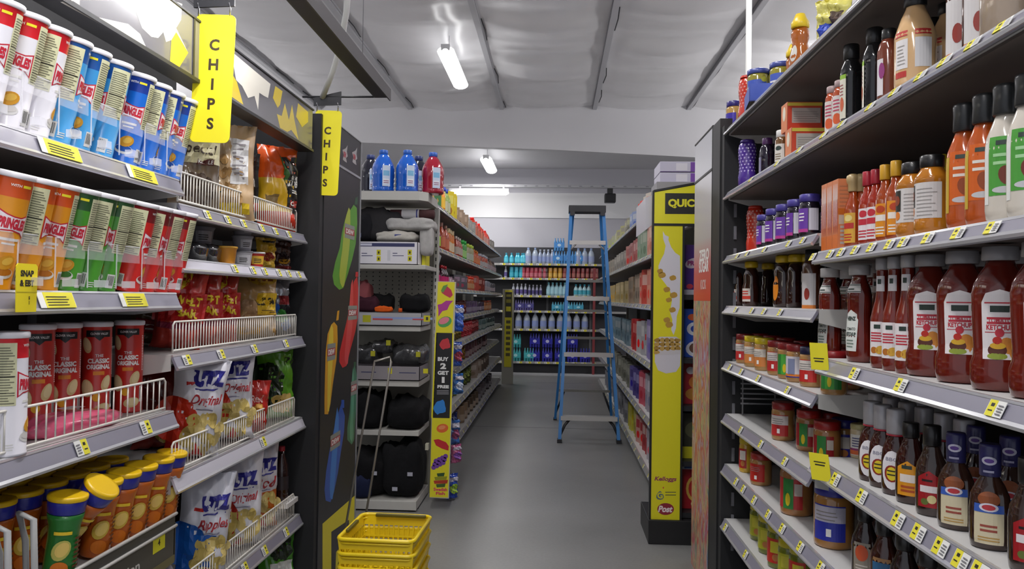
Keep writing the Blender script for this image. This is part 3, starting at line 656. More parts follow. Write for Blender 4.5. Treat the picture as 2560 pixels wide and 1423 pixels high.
bag('tan and red chip bag in shade low beside the snack tubes', 400, -1.43, .86, .2, .29, .1, '8c2a20', a, 40)
bag('white and blue ridged chip bag, nearest on the lowest fenced shelf', 500, -1.25, .415, .19, .37, .12, 'dcdce6', utz('Ripples', '1c5cb0', 'a83038'), 40, ('Y', 5), 41, lambda u, v: (M('1c58b4', .25, coat=.3) if v < .42 and u < .15 else None))
bag('white and red original chip bag in the middle of the lowest fenced shelf', 592, -1.26, .415, .21, .38, .12, 'dcdae2', utz('Original', 'b02a20', 'b83038'), 34, None, 42, lambda u, v: (M('9c2420', .25, coat=.3) if u < -.2 and v < .6 else None))
bag('white and orange barbecue chip bag behind the original one, lowest fenced shelf', 645, -1.27, .415, .18, .365, .11, 'd8d4dc', utz('Red', 'd86a1c', 'b83038'), 40, None, 43, lambda u, v: (M('c8641c', .25, coat=.3) if v < .45 else None))
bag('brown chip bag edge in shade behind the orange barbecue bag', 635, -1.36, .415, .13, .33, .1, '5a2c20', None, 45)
a = Art().rect(-.06, .0, .06, .12, C_('d8d8d4'), 1).ell(0, .18, .06, .06, C_('1e2a1a'), 2)
shelf(-1, XL, 2.345, 3.56, .1, .45, 'bottom grey shelf under the lowest chip bags', [])
bag('bright green and grey chip bag standing on the bottom shelf', 690, -1.25, .1, .19, .3, .1, '4a9428', a, 50)
# far inner shelf with dark bottles
o = MB().box((-1.5, 3.40, .475), (-1.17, 3.54, .495), M('dcdad8', .5)).obj('corner_shelf'); tag(o, 'short white shelf facing the viewer in the dark corner by the black panel', 'shelf')
def soda(cap, body):
    mb = MB().lathe([(.03, 0), (.032, .01), (.032, .13), (.028, .16), (.014, .2), (.012, .22)], M(body, .15, coat=.5), 16)
    return tpl(mb.mesh('dark_bottle'), ('cap', MB().lathe([(.013, .22), (.014, .222), (.014, .24), (.012, .242)], M(cap, .4), 12).mesh('cap')), ('label', MB().lathe([(.0326, .05), (.0326, .11)], M('2a2228', .4), 16, cap=False).mesh('label')))
for i, (x, c, b) in enumerate(((-1.45, '181818', '101012'), (-1.375, '3a8038', '141e12'), (-1.3, '181818', '141014'), (-1.225, 'a82030', '28100f'))):
    spawn(soda(c, b), 'dark_bottle', '%s bottle standing in the shade on the short white shelf' % ('black-capped dark soda', 'green-capped dark soda', 'second black-capped dark soda', 'red-capped dark soda')[i], 'bottle', (x, 3.47, .495))

# ---- header over the chip bays
hd = empty('shelf_header', (0, 0, 0)); tag(hd, 'long grey lit header with white and yellow splash print above the chips', 'header')
HM = M('6e6c72', .25, coat=.6)
for y0, y1 in ((1.05, 2.315), (2.325, 3.49)): MB().box((-1.18, y0, 2.085), (-1.12, y1, 2.265), HM).obj('header_panel', hd)
mb = MB(); mb.box((-1.185, 1.05, 2.075), (-1.115, 3.5, 2.086), M('2c2c30', .4)); mb.box((-1.185, 1.05, 2.264), (-1.115, 3.5, 2.27), M('2c2c30', .4)); mb.box((-1.185, 2.315, 2.08), (-1.117, 2.325, 2.27), M('2c2c30', .4)); mb.obj('header_frame', hd)
a = Art(); SW = M('fbf6ea', .2, coat=.6); SY = M('e8cc38', .25, coat=.5)
def pz(*p): return uvX(p, -1.12)
a.rect(1.06, 2.09, 1.75, 2.262, SW, 1)
a.poly(pz((180, 0), (185, 12), (230, 40), (275, 50), (320, 60), (350, 85), (365, 118), (330, 105), (250, 60), (150, 5)), SW, 1)
a.poly(pz((330, -40), (455, 10), (452, 50), (440, 70), (470, 132), (448, 168), (424, 155), (428, 100), (415, 105), (408, 80), (395, 95), (378, 92), (355, 70), (340, 30)), SW, 1)
a.poly(pz((428, 100), (440, 80), (470, 132), (448, 168), (424, 155)), SY, 2)
a.poly(pz((580, 130), (676, 210), (670, 245), (660, 240), (648, 232), (645, 275), (636, 240), (620, 245), (605, 215), (590, 200), (583, 160)), SW, 1)
a.poly(pz((577, 180), (592, 205), (608, 262), (576, 240)), SY, 1)
a.poly(pz((688, 215), (706, 228), (700, 262), (694, 270), (682, 245)), SY, 1)
a.poly(pz((700, 320), (692, 285), (704, 290), (712, 258), (722, 300), (730, 262), (736, 300), (746, 350), (728, 325), (718, 330)), SY, 1)
a.poly(pz((745, 258), (770, 280), (770, 305), (755, 318), (740, 292)), SY, 1)
mb = MB(); a.emit(mb, flatX(-1.12)); mb.obj('splash_print', hd)

# ---- yellow CHIPS signs, brackets, rods and the hanging bar
def chips(X, Y, label):
    r = empty('hanging_sign', (X, Y, 2.09)); tag(r, label, 'sign', 'yellow hanging signs')
    mb = MB(); pts = []
    w_, h_, c = .0635, .2, .018
    for cx, cy, a0 in ((w_-c, h_-c, 0), (-w_+c, h_-c, 90), (-w_+c, -h_+c, 180), (w_-c, -h_+c, 270)):
        pts += [(cx+c*math.cos(rad(a0+22.5*k)), cy+c*math.sin(rad(a0+22.5*k))) for k in range(5)]
    sign = M('fbee2e', .4)
    mb.prism([(p[0], p[1]) for p in pts], 1, -.0015, .0015, sign)
    a = Art()
    for i, ch in enumerate('CHIPS'): a.text(ch, .0, .105-.0615*i, .036, M('40321c', .5), 1, bold=.035)
    a.emit(mb, lambda u, v, o: (u, -.0015-o, v)); a.emit(mb, lambda u, v, o: (-u, .0015+o, v)); p = mb.obj('sign_plate', r); p.rotation_euler = (0, rad(2.), 0)
    mb = MB(); mb.prism([(-.065, .222), (.065, .226), (.065, .29), (-.065, .26)], 1, -.004, .004, M('2c2c30', .4)); mb.obj('bracket', r)
    mb = MB()
    for x in (-.05, .05): mb.tube([(x, -.006, .235), (x+.006, -.01, .215), (x, 0, .195), (x-.004, .008, .215), (x, .006, .235)], .0022, M('c0c0c4', .25, metal=.8), 6)
    mb.obj('hook', r)
    mb = MB(); mb.tube([(-.12, .0, .265), (.22 if Y > 3 else .27, .0, .265)], .005, M('26262a', .4), 6); mb.obj('rod', r)
    return r
s1 = chips(-1.075, 2.36, 'yellow sign with vertical CHIPS lettering, the larger one near the header joint')
s2 = chips(-1.085, 3.6, 'yellow sign with vertical CHIPS lettering, the farther one beside the black panel')
mb = MB(); mb.box((-.855, .8, 2.35), (-.79, 3.6, 2.362), M('38343a', .6)); mb.box((-.79, .8, 2.335), (-.784, 3.6, 2.39), M('454144', .5)); mb.box((-.862, .8, 2.35), (-.855, 3.6, 2.39), M('3c3a3c', .5))
o = mb.obj('hanging_rail'); tag(o, 'long dark grey metal rail hanging over the aisle edge beside the signs', 'rail')
mb = MB()
for y in (1.6, 3.2): mb.tube([(-.82, y, 2.36), (-.82, y, 4.47)], .0015, M('909096', .3), 4)
mb.obj('suspension_wire', o)

# ---- yellow notice clipped on the left rail
r = empty('shelf_notice', (-1.139, yat(63, -1.14), 1.425)); tag(r, 'yellow SNAP and EBT notice clipped to the middle left shelf rail', 'notice')
mb = MB(); mb.prism([(-.032, -.05), (.032, -.05), (.034, .048), (.028, .054), (-.028, .054), (-.034, .048)], 0, .0, .002, M('f0dc2a', .4))
Art().text('SNAP', 0, .033, .014, INK, 1, w=.042, bold=.05).text('& EBT', 0, .012, .014, INK, 1, w=.045, bold=.05).rect(-.033, -.008, .033, -.006, M('c8b828'), 1).text('$', .008, -.02, .008, INK, 1).text('1', .008, -.03, .008, INK, 1).emit(mb, lambda u, v, o: (.002+o, u, v)); mb.obj('card', r)
# ================================================================== sauce rack on the right
def bottle(prof, col, capprof, capcol, label=None, n=24, sx=1., sy=1., p=2., rough=.12, name='sauce_bottle', bands=None, capmat=None, lr=None, caps=(), lfn=None):
    mb = MB().lathe(prof, M(col, rough, coat=.6), n, sx, sy, p, bands=bands)
    kids = []
    if capprof: kids.append(('cap', MB().lathe(capprof, capmat or M(capcol, .35, coat=.2), n, 1 if sx > .9 else sx*1.3, 1 if sy > .9 else sy*1.3).mesh('cap')))
    if label:
        fn = lfn or cyl(lr, sx, sy)
        lb = MB(); label.emit(lb, fn, .007, .02, .0005); kids.append(('label', lb.mesh('label')))
    return tpl(mb.mesh(name), *kids)
def prof_fn(prof, sx=1., sy=1.):
    """label surface that follows the bottle outline"""
    def R(v):
        for (r0, z0), (r1, z1) in zip(prof[:-1], prof[1:]):
            if z0 <= v <= z1 and z1 > z0: return r0+(r1-r0)*(v-z0)/(z1-z0)
        return prof[-1][0]
    rm = max(p[0] for p in prof)
    return lambda u, v, o: ((R(v)+o)*sx*math.sin(u/rm), -(R(v)+o)*sy*math.cos(u/rm), v)
INKB = M('2a3a34', .5)
# big ketchup
PK = [(.034, 0), (.045, .004), (.049, .02), (.049, .05), (.044, .066), (.0435, .08), (.0455, .12), (.047, .16), (.0475, .18), (.044, .2), (.035, .218), (.026, .232), (.022, .245)]
a = Art().poly([(-.03, .06), (.03, .06), (.032, .07), (.032, .165), (.024, .182), (.0, .189), (-.024, .182), (-.032, .165), (-.032, .07)], M('efe9ea', .35), 1)
a.rect(-.026, .163, .026, .1655, M('c03040'), 2).rect(-.016, .147, .016, .159, INKB, 2).lines(-.022, .125, .022, .142, 2, M('c03040'), 2, .5).text('TOMATO', 0, .132, .009, M('c03040'), 2, w=.04).text('KETCHUP', 0, .119, .01, M('c03040'), 2, w=.046, bold=.04).rect(-.026, .109, .026, .1105, M('c03040'), 2).ell(0, .109, .008, .008, M('c03040'), 3)
a.ell(.016, .082, .015, .02, M('d98c3a'), 2, ang=.5).ell(-.004, .077, .017, .012, M('5a2c20'), 3).ell(-.003, .085, .014, .006, M('e0b030'), 4).ell(-.004, .066, .018, .006, M('8a9a30'), 3).ell(-.004, .095, .008, .007, M('c02c20'), 4)
T_K = bottle(PK, '641a10', [(.030, .243), (.031, .246), (.030, .268), (.028, .27)], '9a989a', a, 28, 1, .72, lfn=prof_fn(PK, 1, .72))
# slim ketchup
PS = [(.022, 0), (.026, .004), (.0275, .02), (.0275, .12), (.024, .14), (.0175, .165), (.015, .19), (.0145, .24), (.0145, .246)]
a = Art().rect(-.024, .03, .024, .115, M('efe9ea', .35), 1).rect(-.008, .098, .008, .108, INKB, 2).lines(-.018, .066, .018, .092, 4, M('c03040'), 2, .5).ell(.008, .046, .012, .01, M('d9a83a'), 2, ang=.5).ell(-.008, .045, .01, .008, M('b8702c'), 2).rect(-.02, .19, .02, .228, M('e6e2e4', .35), 1).rect(-.01, .208, .006, .22, INKB, 2)
T_KS = bottle(PS, '6e1e12', [(.0155, .243), (.0165, .246), (.0165, .27), (.015, .272)], 'b8b6b8', a, 22, lfn=prof_fn(PS))
# squeeze ketchup with keystone label
PH = [(.03, 0), (.037, .004), (.040, .02), (.041, .07), (.038, .1), (.036, .13), (.0375, .16), (.038, .18), (.034, .2), (.027, .215), (.022, .228), (.022, .24)]
a = Art().poly([(-.024, .03), (.02, .03), (.026, .115), (.022, .12), (.022, .13), (.0, .142), (-.022, .13), (-.022, .12), (-.03, .115)], M('dfe3de', .35), 1)
a.text('HEINZ', 0, .118, .011, INKB, 2, w=.036, bold=.05).text('TOMATO', 0, .09, .008, INKB, 2, w=.034).text('KETCHUP', 0, .076, .01, INKB, 2, w=.038, bold=.04).lines(-.016, .04, .016, .065, 3, M('7a8a80'), 2)
a.rect(-.034, .188, .034, .212, M('e4e4e0', .35), 1).rect(-.034, .19, .034, .192, INKB, 2).rect(-.034, .208, .034, .21, INKB, 2).lines(-.02, .196, .02, .205, 1, INKB, 2, .4)
T_H = bottle(PH, '64180e', [(.028, .236), (.029, .24), (.029, .262), (.027, .264)], 'c2c0c0', a, 26, 1, .7, lfn=prof_fn(PH, 1, .7))
def put(t, name, lab, cat, px, dx, z, rz=-42, group=None, tilt=None, sc=1.):
    X = XR+.03+dx; return spawn(t, name, lab, cat, (X, yat(px, X, z+.1), z), rz, tilt, group, sc)
Z = 1.26
for i, (px, rz) in enumerate(((2325, -36), (2405, -34), (2500, -30))):
    put(T_K, 'ketchup_bottle', 'large ketchup bottle with arched white label, %s' % ('left one of the big three', 'middle one of the big three', 'nearest and largest on the shelf')[i], 'ketchup bottle', px, .05, Z, rz, 'large ketchup bottles')
put(T_K, 'ketchup_bottle', 'large ketchup bottle half cut by the right photo edge', 'ketchup bottle', 2605, .05, Z, -25, 'large ketchup bottles')
for i, px in enumerate((2380, 2470, 2560)):
    put(T_K, 'ketchup_bottle', 'large ketchup bottle standing behind the front three', 'ketchup bottle', px, .16, Z, -40, 'large ketchup bottles in the second row')
for i, px in enumerate((2206, 2236, 2270)):
    put(T_KS, 'ketchup_bottle', 'slim ketchup bottle with white neck band, %s of the front three' % ('farthest', 'middle', 'nearest')[i], 'ketchup bottle', px, .03, Z, -48, 'slim ketchup bottles')
for i, px in enumerate((2195, 2250)):
    put(T_KS, 'ketchup_bottle', 'slim ketchup bottle in the shade of the second row', 'ketchup bottle', px, .11, Z, -48, 'slim ketchup bottles behind')
for i, (px, l) in enumerate(((2074, 'squeeze ketchup bottle with pale keystone label beside the yellow notice'), (2148, 'squeeze ketchup bottle with keystone label in half shade, second from the shelf end'))):
    put(T_H, 'ketchup_bottle', l, 'ketchup bottle', px, .045, Z, -72, 'keystone ketchup bottles')
for i, px in enumerate((2122, 2185)):
    put(T_H, 'ketchup_bottle', 'squeeze ketchup bottle standing in the dark second row', 'ketchup bottle', px, .15, Z, -60, 'keystone ketchup bottles behind')

# ---- barbecue sauces, z .965
Z = .965
PB = [(.026, 0), (.031, .004), (.033, .02), (.0335, .08), (.031, .105), (.024, .125), (.0175, .14), (.0165, .15)]
a = Art().ell(0, .06, .027, .046, M('e6e2e6', .35), 1).ell(0, .052, .018, .02, M('8c2c22'), 2).ell(0, .052, .012, .016, M('e0c82c'), 3).rect(-.01, .048, .01, .051, INK, 4).rect(-.01, .057, .01, .06, INK, 4).text('BBQ', 0, .085, .01, M('8c8a9a'), 2, w=.03)
T_S = bottle(PB, '34120e', [(.0185, .142), (.0215, .146), (.0215, .2), (.0195, .204)], 'c0bec0', a, 24, 1, .72, rough=.1, capmat=M('b6b4b8', .35, metal=.2), lfn=prof_fn(PB, 1, .72))
T_S = (T_S[0], T_S[1]+[('seal_band', MB().lathe([(.0205, .140), (.0215, .141), (.0215, .144)], M('b02438', .4), 24).mesh('seal_band'))])
for i, px in enumerate((2180, 2207, 2240)):
    put(T_S, 'barbecue_bottle', 'silver-capped barbecue bottle with white oval label, %s of the front three' % ('farthest', 'middle', 'nearest')[i], 'sauce bottle', px, .036, Z, -45, 'silver-capped barbecue bottles')
for i, (px, dx) in enumerate(((2190, .12), (2228, .12), (2268, .12), (2310, .12), (2360, .12), (2410, .12), (2205, .2), (2250, .2), (2300, .2))):
    put(T_S, 'barbecue_bottle', 'silver-capped barbecue bottle standing in the dark rows behind', 'sauce bottle', px, dx, Z, -45, 'silver-capped barbecue bottles behind')
PC = [(.026, 0), (.031, .004), (.033, .02), (.033, .09), (.030, .11), (.021, .13), (.016, .145), (.015, .155)]
def flat_lab(col, w_=.024, h0=.02, h1=.098, kind=0):
    a = Art().poly([(-w_, h0), (w_, h0), (w_, h1-.015), (0, h1), (-w_, h1-.015)], M(col, .35), 1)
    if kind == 0: a.rect(-.012, h1-.018, .01, h1-.01, INKB, 2).rect(-.016, .05, .016, .068, M('e8dcd4'), 2).lines(-.014, .028, .016, .046, 2, M('a8481c'), 2, .6)
    if kind == 1: a.rect(-.018, .052, .02, .066, M('e4dcdc'), 2).ell(.006, .038, .009, .009, M('d8c890'), 2).ell(-.008, .032, .008, .007, M('5c6a2c'), 2).lines(-.014, .075, .014, .085, 1, M('1c1614'), 2)
    return a
T_HO = bottle(PC, '2e100c', [(.0165, .15), (.018, .152), (.018, .182), (.016, .184)], '161416', flat_lab('dc9420'), 22, 1, .72, rough=.1, lfn=prof_fn(PC, 1, .72))
T_RE = bottle(PC, '30201a', [(.0165, .15), (.018, .152), (.018, .192), (.016, .194)], '141214', flat_lab('9c1c22', kind=1), 22, 1, .72, rough=.1, lfn=prof_fn(PC, 1, .72))
put(T_HO, 'barbecue_bottle', 'dark sauce bottle with an orange-yellow label beside the silver caps', 'sauce bottle', 2277, .036, Z, -42)
put(T_RE, 'barbecue_bottle', 'dark sauce bottle with a red label, right of the orange-labelled one', 'sauce bottle', 2330, .036, Z, -40)
a = Art().rect(-.026, .012, .026, .075, M('d8ccac', .35), 1).ell(0, .095, .02, .014, M('8c4a24'), 1).rect(-.026, .07, .026, .085, M('3a5cb0', .35), 2).ell(0, .08, .016, .008, M('d8d4e0'), 3).ell(0, .08, .011, .005, M('b8303a'), 4).lines(-.014, .035, .014, .052, 2, M('9c4a3c'), 2, .5).lines(-.018, .018, .018, .028, 2, M('b8904a'), 2)
PKR = [(.026, 0), (.032, .004), (.0345, .018), (.0345, .07), (.032, .1), (.024, .12), (.0165, .132), (.015, .14), (.015, .185)]
T_KR = bottle(PKR, '321c14', [(.0165, .135), (.018, .136), (.0185, .19), (.0165, .195)], '2a2860', a, 24, 1, .72, rough=.1, lfn=prof_fn(PKR, 1, .72))
cb = MB(); Art().ell(0, .165, .013, .008, M('c8c6d8'), 1).ell(0, .165, .008, .004, M('5a3a8c'), 2).rect(-.01, .143, .008, .147, M('a8a6c0'), 1).emit(cb, cyl(.0188), .006); T_KR = (T_KR[0], T_KR[1]+[('cap_print', cb.mesh('cap_print'))])
put(T_KR, 'barbecue_bottle', 'barbecue bottle with tall navy cap and cream label, left of the pair', 'sauce bottle', 2390, .038, Z, -36, 'navy-capped barbecue bottles')
put(T_KR, 'barbecue_bottle', 'barbecue bottle with tall navy cap and cream label, right of the pair', 'sauce bottle', 2475, .038, Z, -33, 'navy-capped barbecue bottles')
for px in (2440, 2525): put(T_KR, 'barbecue_bottle', 'navy-capped barbecue bottle in shade behind the front pair', 'sauce bottle', px, .13, Z, -33, 'navy-capped barbecue bottles behind')
put(T_RE, 'barbecue_bottle', 'dark red-labelled sauce bottle cut by the lower right photo edge', 'sauce bottle', 2575, .036, Z, -36)
# seasoning jar on the shelf
a = Art().rect(-.024, .01, .024, .07, M('c8c6c2', .35), 1).rect(-.024, .012, .024, .024, M('c05a28'), 2).rect(-.024, .024, .024, .03, M('7a2a58'), 2).lines(-.016, .035, .018, .065, 4, M('4a4a6c'), 2)
T_SP = bottle([(.024, 0), (.027, .003), (.027, .08), (.024, .09)], 'b8a888', [(.0255, .084), (.0265, .086), (.0265, .098), (.024, .1)], 'a8a070', a, 20, lr=.0272)
put(T_SP, 'seasoning_jar', 'small seasoning jar with pale striped label left of the barbecue bottles', 'jar', 2150, .12, Z, -35)

# ---- hot sauces and dressings, z 1.57
Z = 1.572
mb = MB(); a = Art().lines(.006, .01, .05, .06, 5, M('b8b2ac'), 1, .6).rect(.0, .085, .062, .1, M('c86a1c'), 1).rect(.002, .06, .06, .083, M('c8b8a8'), 1).lines(.004, .105, .058, .165, 6, M('b07858'), 1, .2)
mb.box((-.035, -.022, 0), (.035, .022, .175), M('d88458', .45)); 
a2 = Art().rect(-.035, 0, .035, .035, M('d8702c', .4), 1)
for i in range(4): a2.ell(-.024+.016*i, .11, .006, .055, M('ecdcd8'), 1).ell(-.018+.016*i, .08, .004, .045, M('b04030'), 2)
a.emit(mb, lambda u, v, o: (-.035+u, -.022-o, v), None)
a2.emit(mb, lambda u, v, o: (-.035-o, -u*.6, v), None)
bx = mb.mesh('carton')
X = .812
for i, (px, l) in enumerate(((2080, 'peach and orange carton with fine print side, front of the carton row'), )):
    spawn(tpl(bx), 'carton', l, 'carton', (X, 2.225, Z), 0, None, None, (1., 1., 1.1))
for i in range(2):
    spawn(tpl(bx), 'carton', 'peach carton lined up edge-on behind the front one on the hot sauce shelf', 'carton', (X, 2.225+.046*(i+1), Z), 0, None, 'peach cartons in a row', (1., 1., 1.1))
def hot(col, capcol, lab, sc=1., capround=True):
    pr = [(.019, 0), (.0225, .004), (.023, .02), (.023, .10), (.019, .12), (.0115, .135), (.0105, .165)]
    a = Art().rect(-.02, .012, .02, .092, M(lab[0], .35), 1).rect(-.016, .05, .016, .065, M(lab[1]), 2).lines(-.015, .018, .015, .04, 3, M(lab[1]), 2).ell(0, .078, .012, .009, M(lab[2]), 2)
    cp = [(.0115, .15), (.0125, .152), (.0125, .17), (.0155, .175), (.017, .184), (.0155, .193), (.008, .198)] if capround else [(.0115, .15), (.0125, .152), (.0125, .185), (.0115, .187)]
    return bottle(pr, col, cp, capcol, a, 18, 1, .8, rough=.1, lfn=prof_fn(pr, 1, .8))
H1 = hot('9a3c14', 'c2a878', ('dca83c', 'b8302c', 'e8d488')); H2 = hot('96260f', 'a82434', ('e8e2e4', 'c02c3c', 'c02c3c'), capround=False); H3 = hot('983c10', 'd8a42c', ('e09020', 'f0ece4', 'b84018'), capround=False)
for i, (t, px, dx, l) in enumerate(((H1, 2132, .03, 'hot sauce bottle with tan round cap and yellow label, first beside the cartons'), (H1, 2152, .05, 'hot sauce bottle with tan round cap, second from the cartons'),
        (H2, 2169, .028, 'red-capped hot sauce bottle with white label, left one'), (H2, 2190, .035, 'red-capped hot sauce bottle with white label, right one'),
        (H3, 2213, .03, 'yellow-capped hot sauce bottle with orange label'), (H3, 2240, .032, 'yellow-capped hot sauce bottle nearest the black-capped ones, barcode side showing'))):
    put(t, 'hot_sauce_bottle', l, 'hot sauce', px, dx, Z, -60 if i != 5 else -30, 'hot sauce bottles', sc=1.02)
for px in (2135, 2160, 2185, 2210): put(H1, 'hot_sauce_bottle', 'tan-capped hot sauce bottle in the second row', 'hot sauce', px+8, .1, Z, -60, 'hot sauce bottles behind')
PM = [(.028, 0), (.034, .004), (.036, .015), (.036, .03), (.0345, .034), (.0345, .112), (.036, .116), (.034, .128), (.024, .142), (.021, .15)]
a = Art().rect(-.034, .034, .06, .112, M('d8d4d2', .4), 1).rect(-.03, .06, -.004, .108, M('2c2a24'), 2).ell(-.017, .085, .011, .012, M('8c3c20'), 3).ell(-.016, .05, .01, .01, M('e08028'), 2).lines(.004, .04, .05, .105, 8, M('9c9896'), 2, .25)
T_M = bottle(PM, 'b4701c', [(.0225, .146), (.0245, .148), (.0245, .172), (.022, .174)], '1a1a1c', a, 24, lfn=prof_fn(PM))
put(T_M, 'wing_sauce_bottle', 'round amber sauce bottle with black cap and dark label picture', 'sauce bottle', 2282, .04, Z, -62, 'round amber sauce bottles'); put(T_M, 'wing_sauce_bottle', 'round amber sauce bottle with black cap turned to its grey back label', 'sauce bottle', 2330, .04, Z, -88, 'round amber sauce bottles')
T_Y = bottle([(.022, 0), (.026, .004), (.026, .12), (.02, .15)], 'd8b020', [(.019, .148), (.012, .165), (.009, .2), (.005, .203)], 'd8c41c', None, 18)
put(T_Y, 'mustard_bottle', 'yellow pointed mustard nozzle sticking up behind the amber bottles', 'mustard bottle', 2358, .13, Z)
PD = [(.026, 0), (.031, .004), (.033, .02), (.033, .13), (.031, .15), (.022, .175), (.0165, .19), (.0165, .2)]
def dressing(col, labc, picc, white=False):
    a = Art().rect(-.027, .045, .027, .15, M(labc, .35), 1).rect(-.014, .135, .012, .143, INKB, 2).lines(-.018, .1, .018, .128, 2, M('e8e4dc') if not white else M('a8d8a0'), 2, .4).ell(.004, .08, .013, .018, M(picc), 2, ang=.3).ell(0, .055, .02, .006, M('c8c8cc'), 2).rect(-.04, .03, -.028, .14, M('c8a83c' if not white else 'e8e8e4', .35), 1)
    return bottle(PD, col, [(.0195, .19), (.0215, .193), (.0205, .222), (.0215, .238), (.020, .244), (.016, .246)], '26282a', a, 24, 1, .8, lfn=prof_fn(PD, 1, .8))
D1 = dressing('b4501a', 'd0601c', '8c4018'); D2 = dressing('d8d0c4', '4c9c3c', '6c2c1c', True)
for px, dx, t, l in ((2412, .035, D1, 'orange dressing bottle with ribbed black cap, left of the two'), (2462, .035, D1, 'orange dressing bottle with ribbed black cap, beside the white one'), (2515, .036, D2, 'creamy white dressing bottle with green label, fully visible'), (2572, .036, D2, 'creamy white dressing bottle with green label, cut by the photo edge')):
    put(t, 'dressing_bottle', l, 'dressing bottle', px, dx, Z, -34, 'ribbed-cap dressing bottles', sc=1.02)
put(D1, 'dressing_bottle', 'orange dressing bottle with black cap, half hidden in the second row', 'dressing bottle', 2418, .12, Z, -34)

# ---- z 1.9 shelf
Z = 1.912
a = Art().rect(-.036, .05, -.003, .118, M('e8e4e4', .35), 1).rect(.012, .05, .05, .118, M('dcdadc', .35), 1).rect(-.04, .125, -.004, .138, M('b83430'), 1).rect(.012, .125, .05, .138, M('b83430'), 1).rect(-.036, .03, -.006, .044, M('b83430'), 1).lines(-.03, .06, -.008, .11, 6, M('a09c98'), 2, .3)
PT = [(.036, 0), (.043, .005), (.045, .02), (.045, .13), (.041, .145), (.031, .175), (.0215, .195), (.0205, .205)]
T_T = bottle(PT, 'd8b080', [(.0225, .2), (.0245, .202), (.0245, .226), (.022, .228)], '141416', a, 26, lfn=prof_fn(PT))
put(T_T, 'sauce_jug', 'wide tan sauce bottle with black cap and red-edged label, front one', 'sauce bottle', 2288, .05, Z, -40, 'wide tan sauce bottles'); put(T_T, 'sauce_jug', 'wide tan sauce bottle half hidden behind the front one', 'sauce bottle', 2372, .15, Z, -40, 'wide tan sauce bottles')
a = Art().rect(-.02, .02, .0, .11, M('dcd8dc', .3), 1).ell(-.004, .08, .008, .02, M('8c3878'), 2)
T_BR = bottle([(.022, 0), (.026, .004), (.027, .02), (.027, .13), (.022, .15), (.014, .165)], '6c3424', [(.0155, .16), (.017, .162), (.017, .185), (.015, .187)], '18181a', a, 20, lr=.0272)
put(T_BR, 'sauce_bottle', 'brown sauce bottle with black cap left of the wide tan one', 'sauce bottle', 2222, .035, Z, -50)
a = Art().rect(-.03, .02, -.004, .13, M('d8d4c4', .35), 1).rect(-.03, .13, -.004, .142, M('8cb43c'), 1).ell(-.018, .06, .008, .02, M('c86444'), 2).lines(-.028, .085, -.008, .12, 4, M('9c5c5c'), 2, .4)
PBK = [(.026, 0), (.029, .004), (.029, .02), (.027, .025), (.029, .03)]
for i in range(9): PBK += [(.027, .036+.012*i), (.029, .042+.012*i)]
PBK += [(.028, .16), (.02, .18), (.018, .19)]
T_BK = bottle(PBK, '161618', [(.019, .186), (.021, .188), (.021, .225), (.019, .228)], '161618', a, 22, lr=.0292)
put(T_BK, 'soy_sauce_bottle', 'tall ribbed black bottle with green-topped label, left one', 'sauce bottle', 2128, .035, Z, -40, 'ribbed black bottles')
put(T_BK, 'soy_sauce_bottle', 'tall ribbed black bottle, right one beside the brown bottle', 'sauce bottle', 2186, .045, Z, -70, 'ribbed black bottles')
put(T_BK, 'soy_sauce_bottle', 'tall black bottle standing farther back between the ribbed ones', 'sauce bottle', 2158, .14, Z, -40)
a = Art().rect(-.018, .01, .018, .09, M('d8d0cc', .35), 1).ell(0, .03, .012, .014, M('d0582c'), 2).lines(-.012, .05, .012, .085, 4, M('b8405c'), 2, .4)
T_SM = bottle([(.016, 0), (.0195, .003), (.0195, .1), (.014, .115)], 'a84a28', [(.014, .112), (.016, .114), (.016, .13), (.014, .132)], 'a89090', a, 16, lr=.0197)
for px, l in ((2082, 'small bottle with white and orange label beside the red cartons'), (2102, 'small bottle with white label touching the ribbed black one')):
    put(T_SM, 'spice_bottle', l, 'spice bottle', px, .028, Z, -50, sc=1.1)
mb = MB(); mb.box((-.045, -.03, 0), (.045, .03, .07), M('cc4a32', .45), bev=.001); Art().rect(-.045, .06, .045, .068, M('d8c44c'), 1).rect(-.034, .018, .04, .055, M('b8b0a8'), 1).lines(-.03, .022, .036, .05, 5, M('8c8682'), 2, .25).emit(mb, lambda u, v, o: (u, -.0305-o, v))
Art().rect(-.03, 0, .03, .07, M('d88050'), 1).ell(0, .045, .014, .018, M('e8dcc8'), 2).emit(mb, lambda u, v, o: (-.0455-o, -u, v)); bx = mb.mesh('carton')
for z, dy, l in ((0, 0, 'red and yellow carton, lower of the two stacked'), (.0985, .05, 'red and yellow carton, upper of the two stacked')):
    spawn(tpl(bx), 'carton', l+' on the second right shelf', 'carton', (.845, yat(2015, .845, 1.95)+dy, Z+z), 0, None, 'stacked red cartons', (1.3, 1.2, 1.4))
T_GJ = bottle([(.036, 0), (.04, .004), (.04, .13), (.034, .15)], 'a89684', [(.038, .14), (.041, .143), (.041, .16), (.038, .163)], 'b0aca8', None, 22)
put(T_GJ, 'jar', 'wide grey-lidded jar standing behind the stacked red cartons', 'jar', 2005, .15, Z, sc=1.45)
a = Art().rect(-.022, .012, .022, .075, M('dcd8d0', .35), 1).ell(0, .06, .012, .008, INKB, 2).lines(-.014, .02, .014, .045, 3, M('7a6a50'), 2, .4)
T_WJ = bottle([(.022, 0), (.026, .003), (.027, .02), (.027, .09), (.02, .105)], '6a4a28', [(.021, .1), (.023, .102), (.023, .125), (.021, .127)], 'e0dedc', a, 18, lr=.0272)
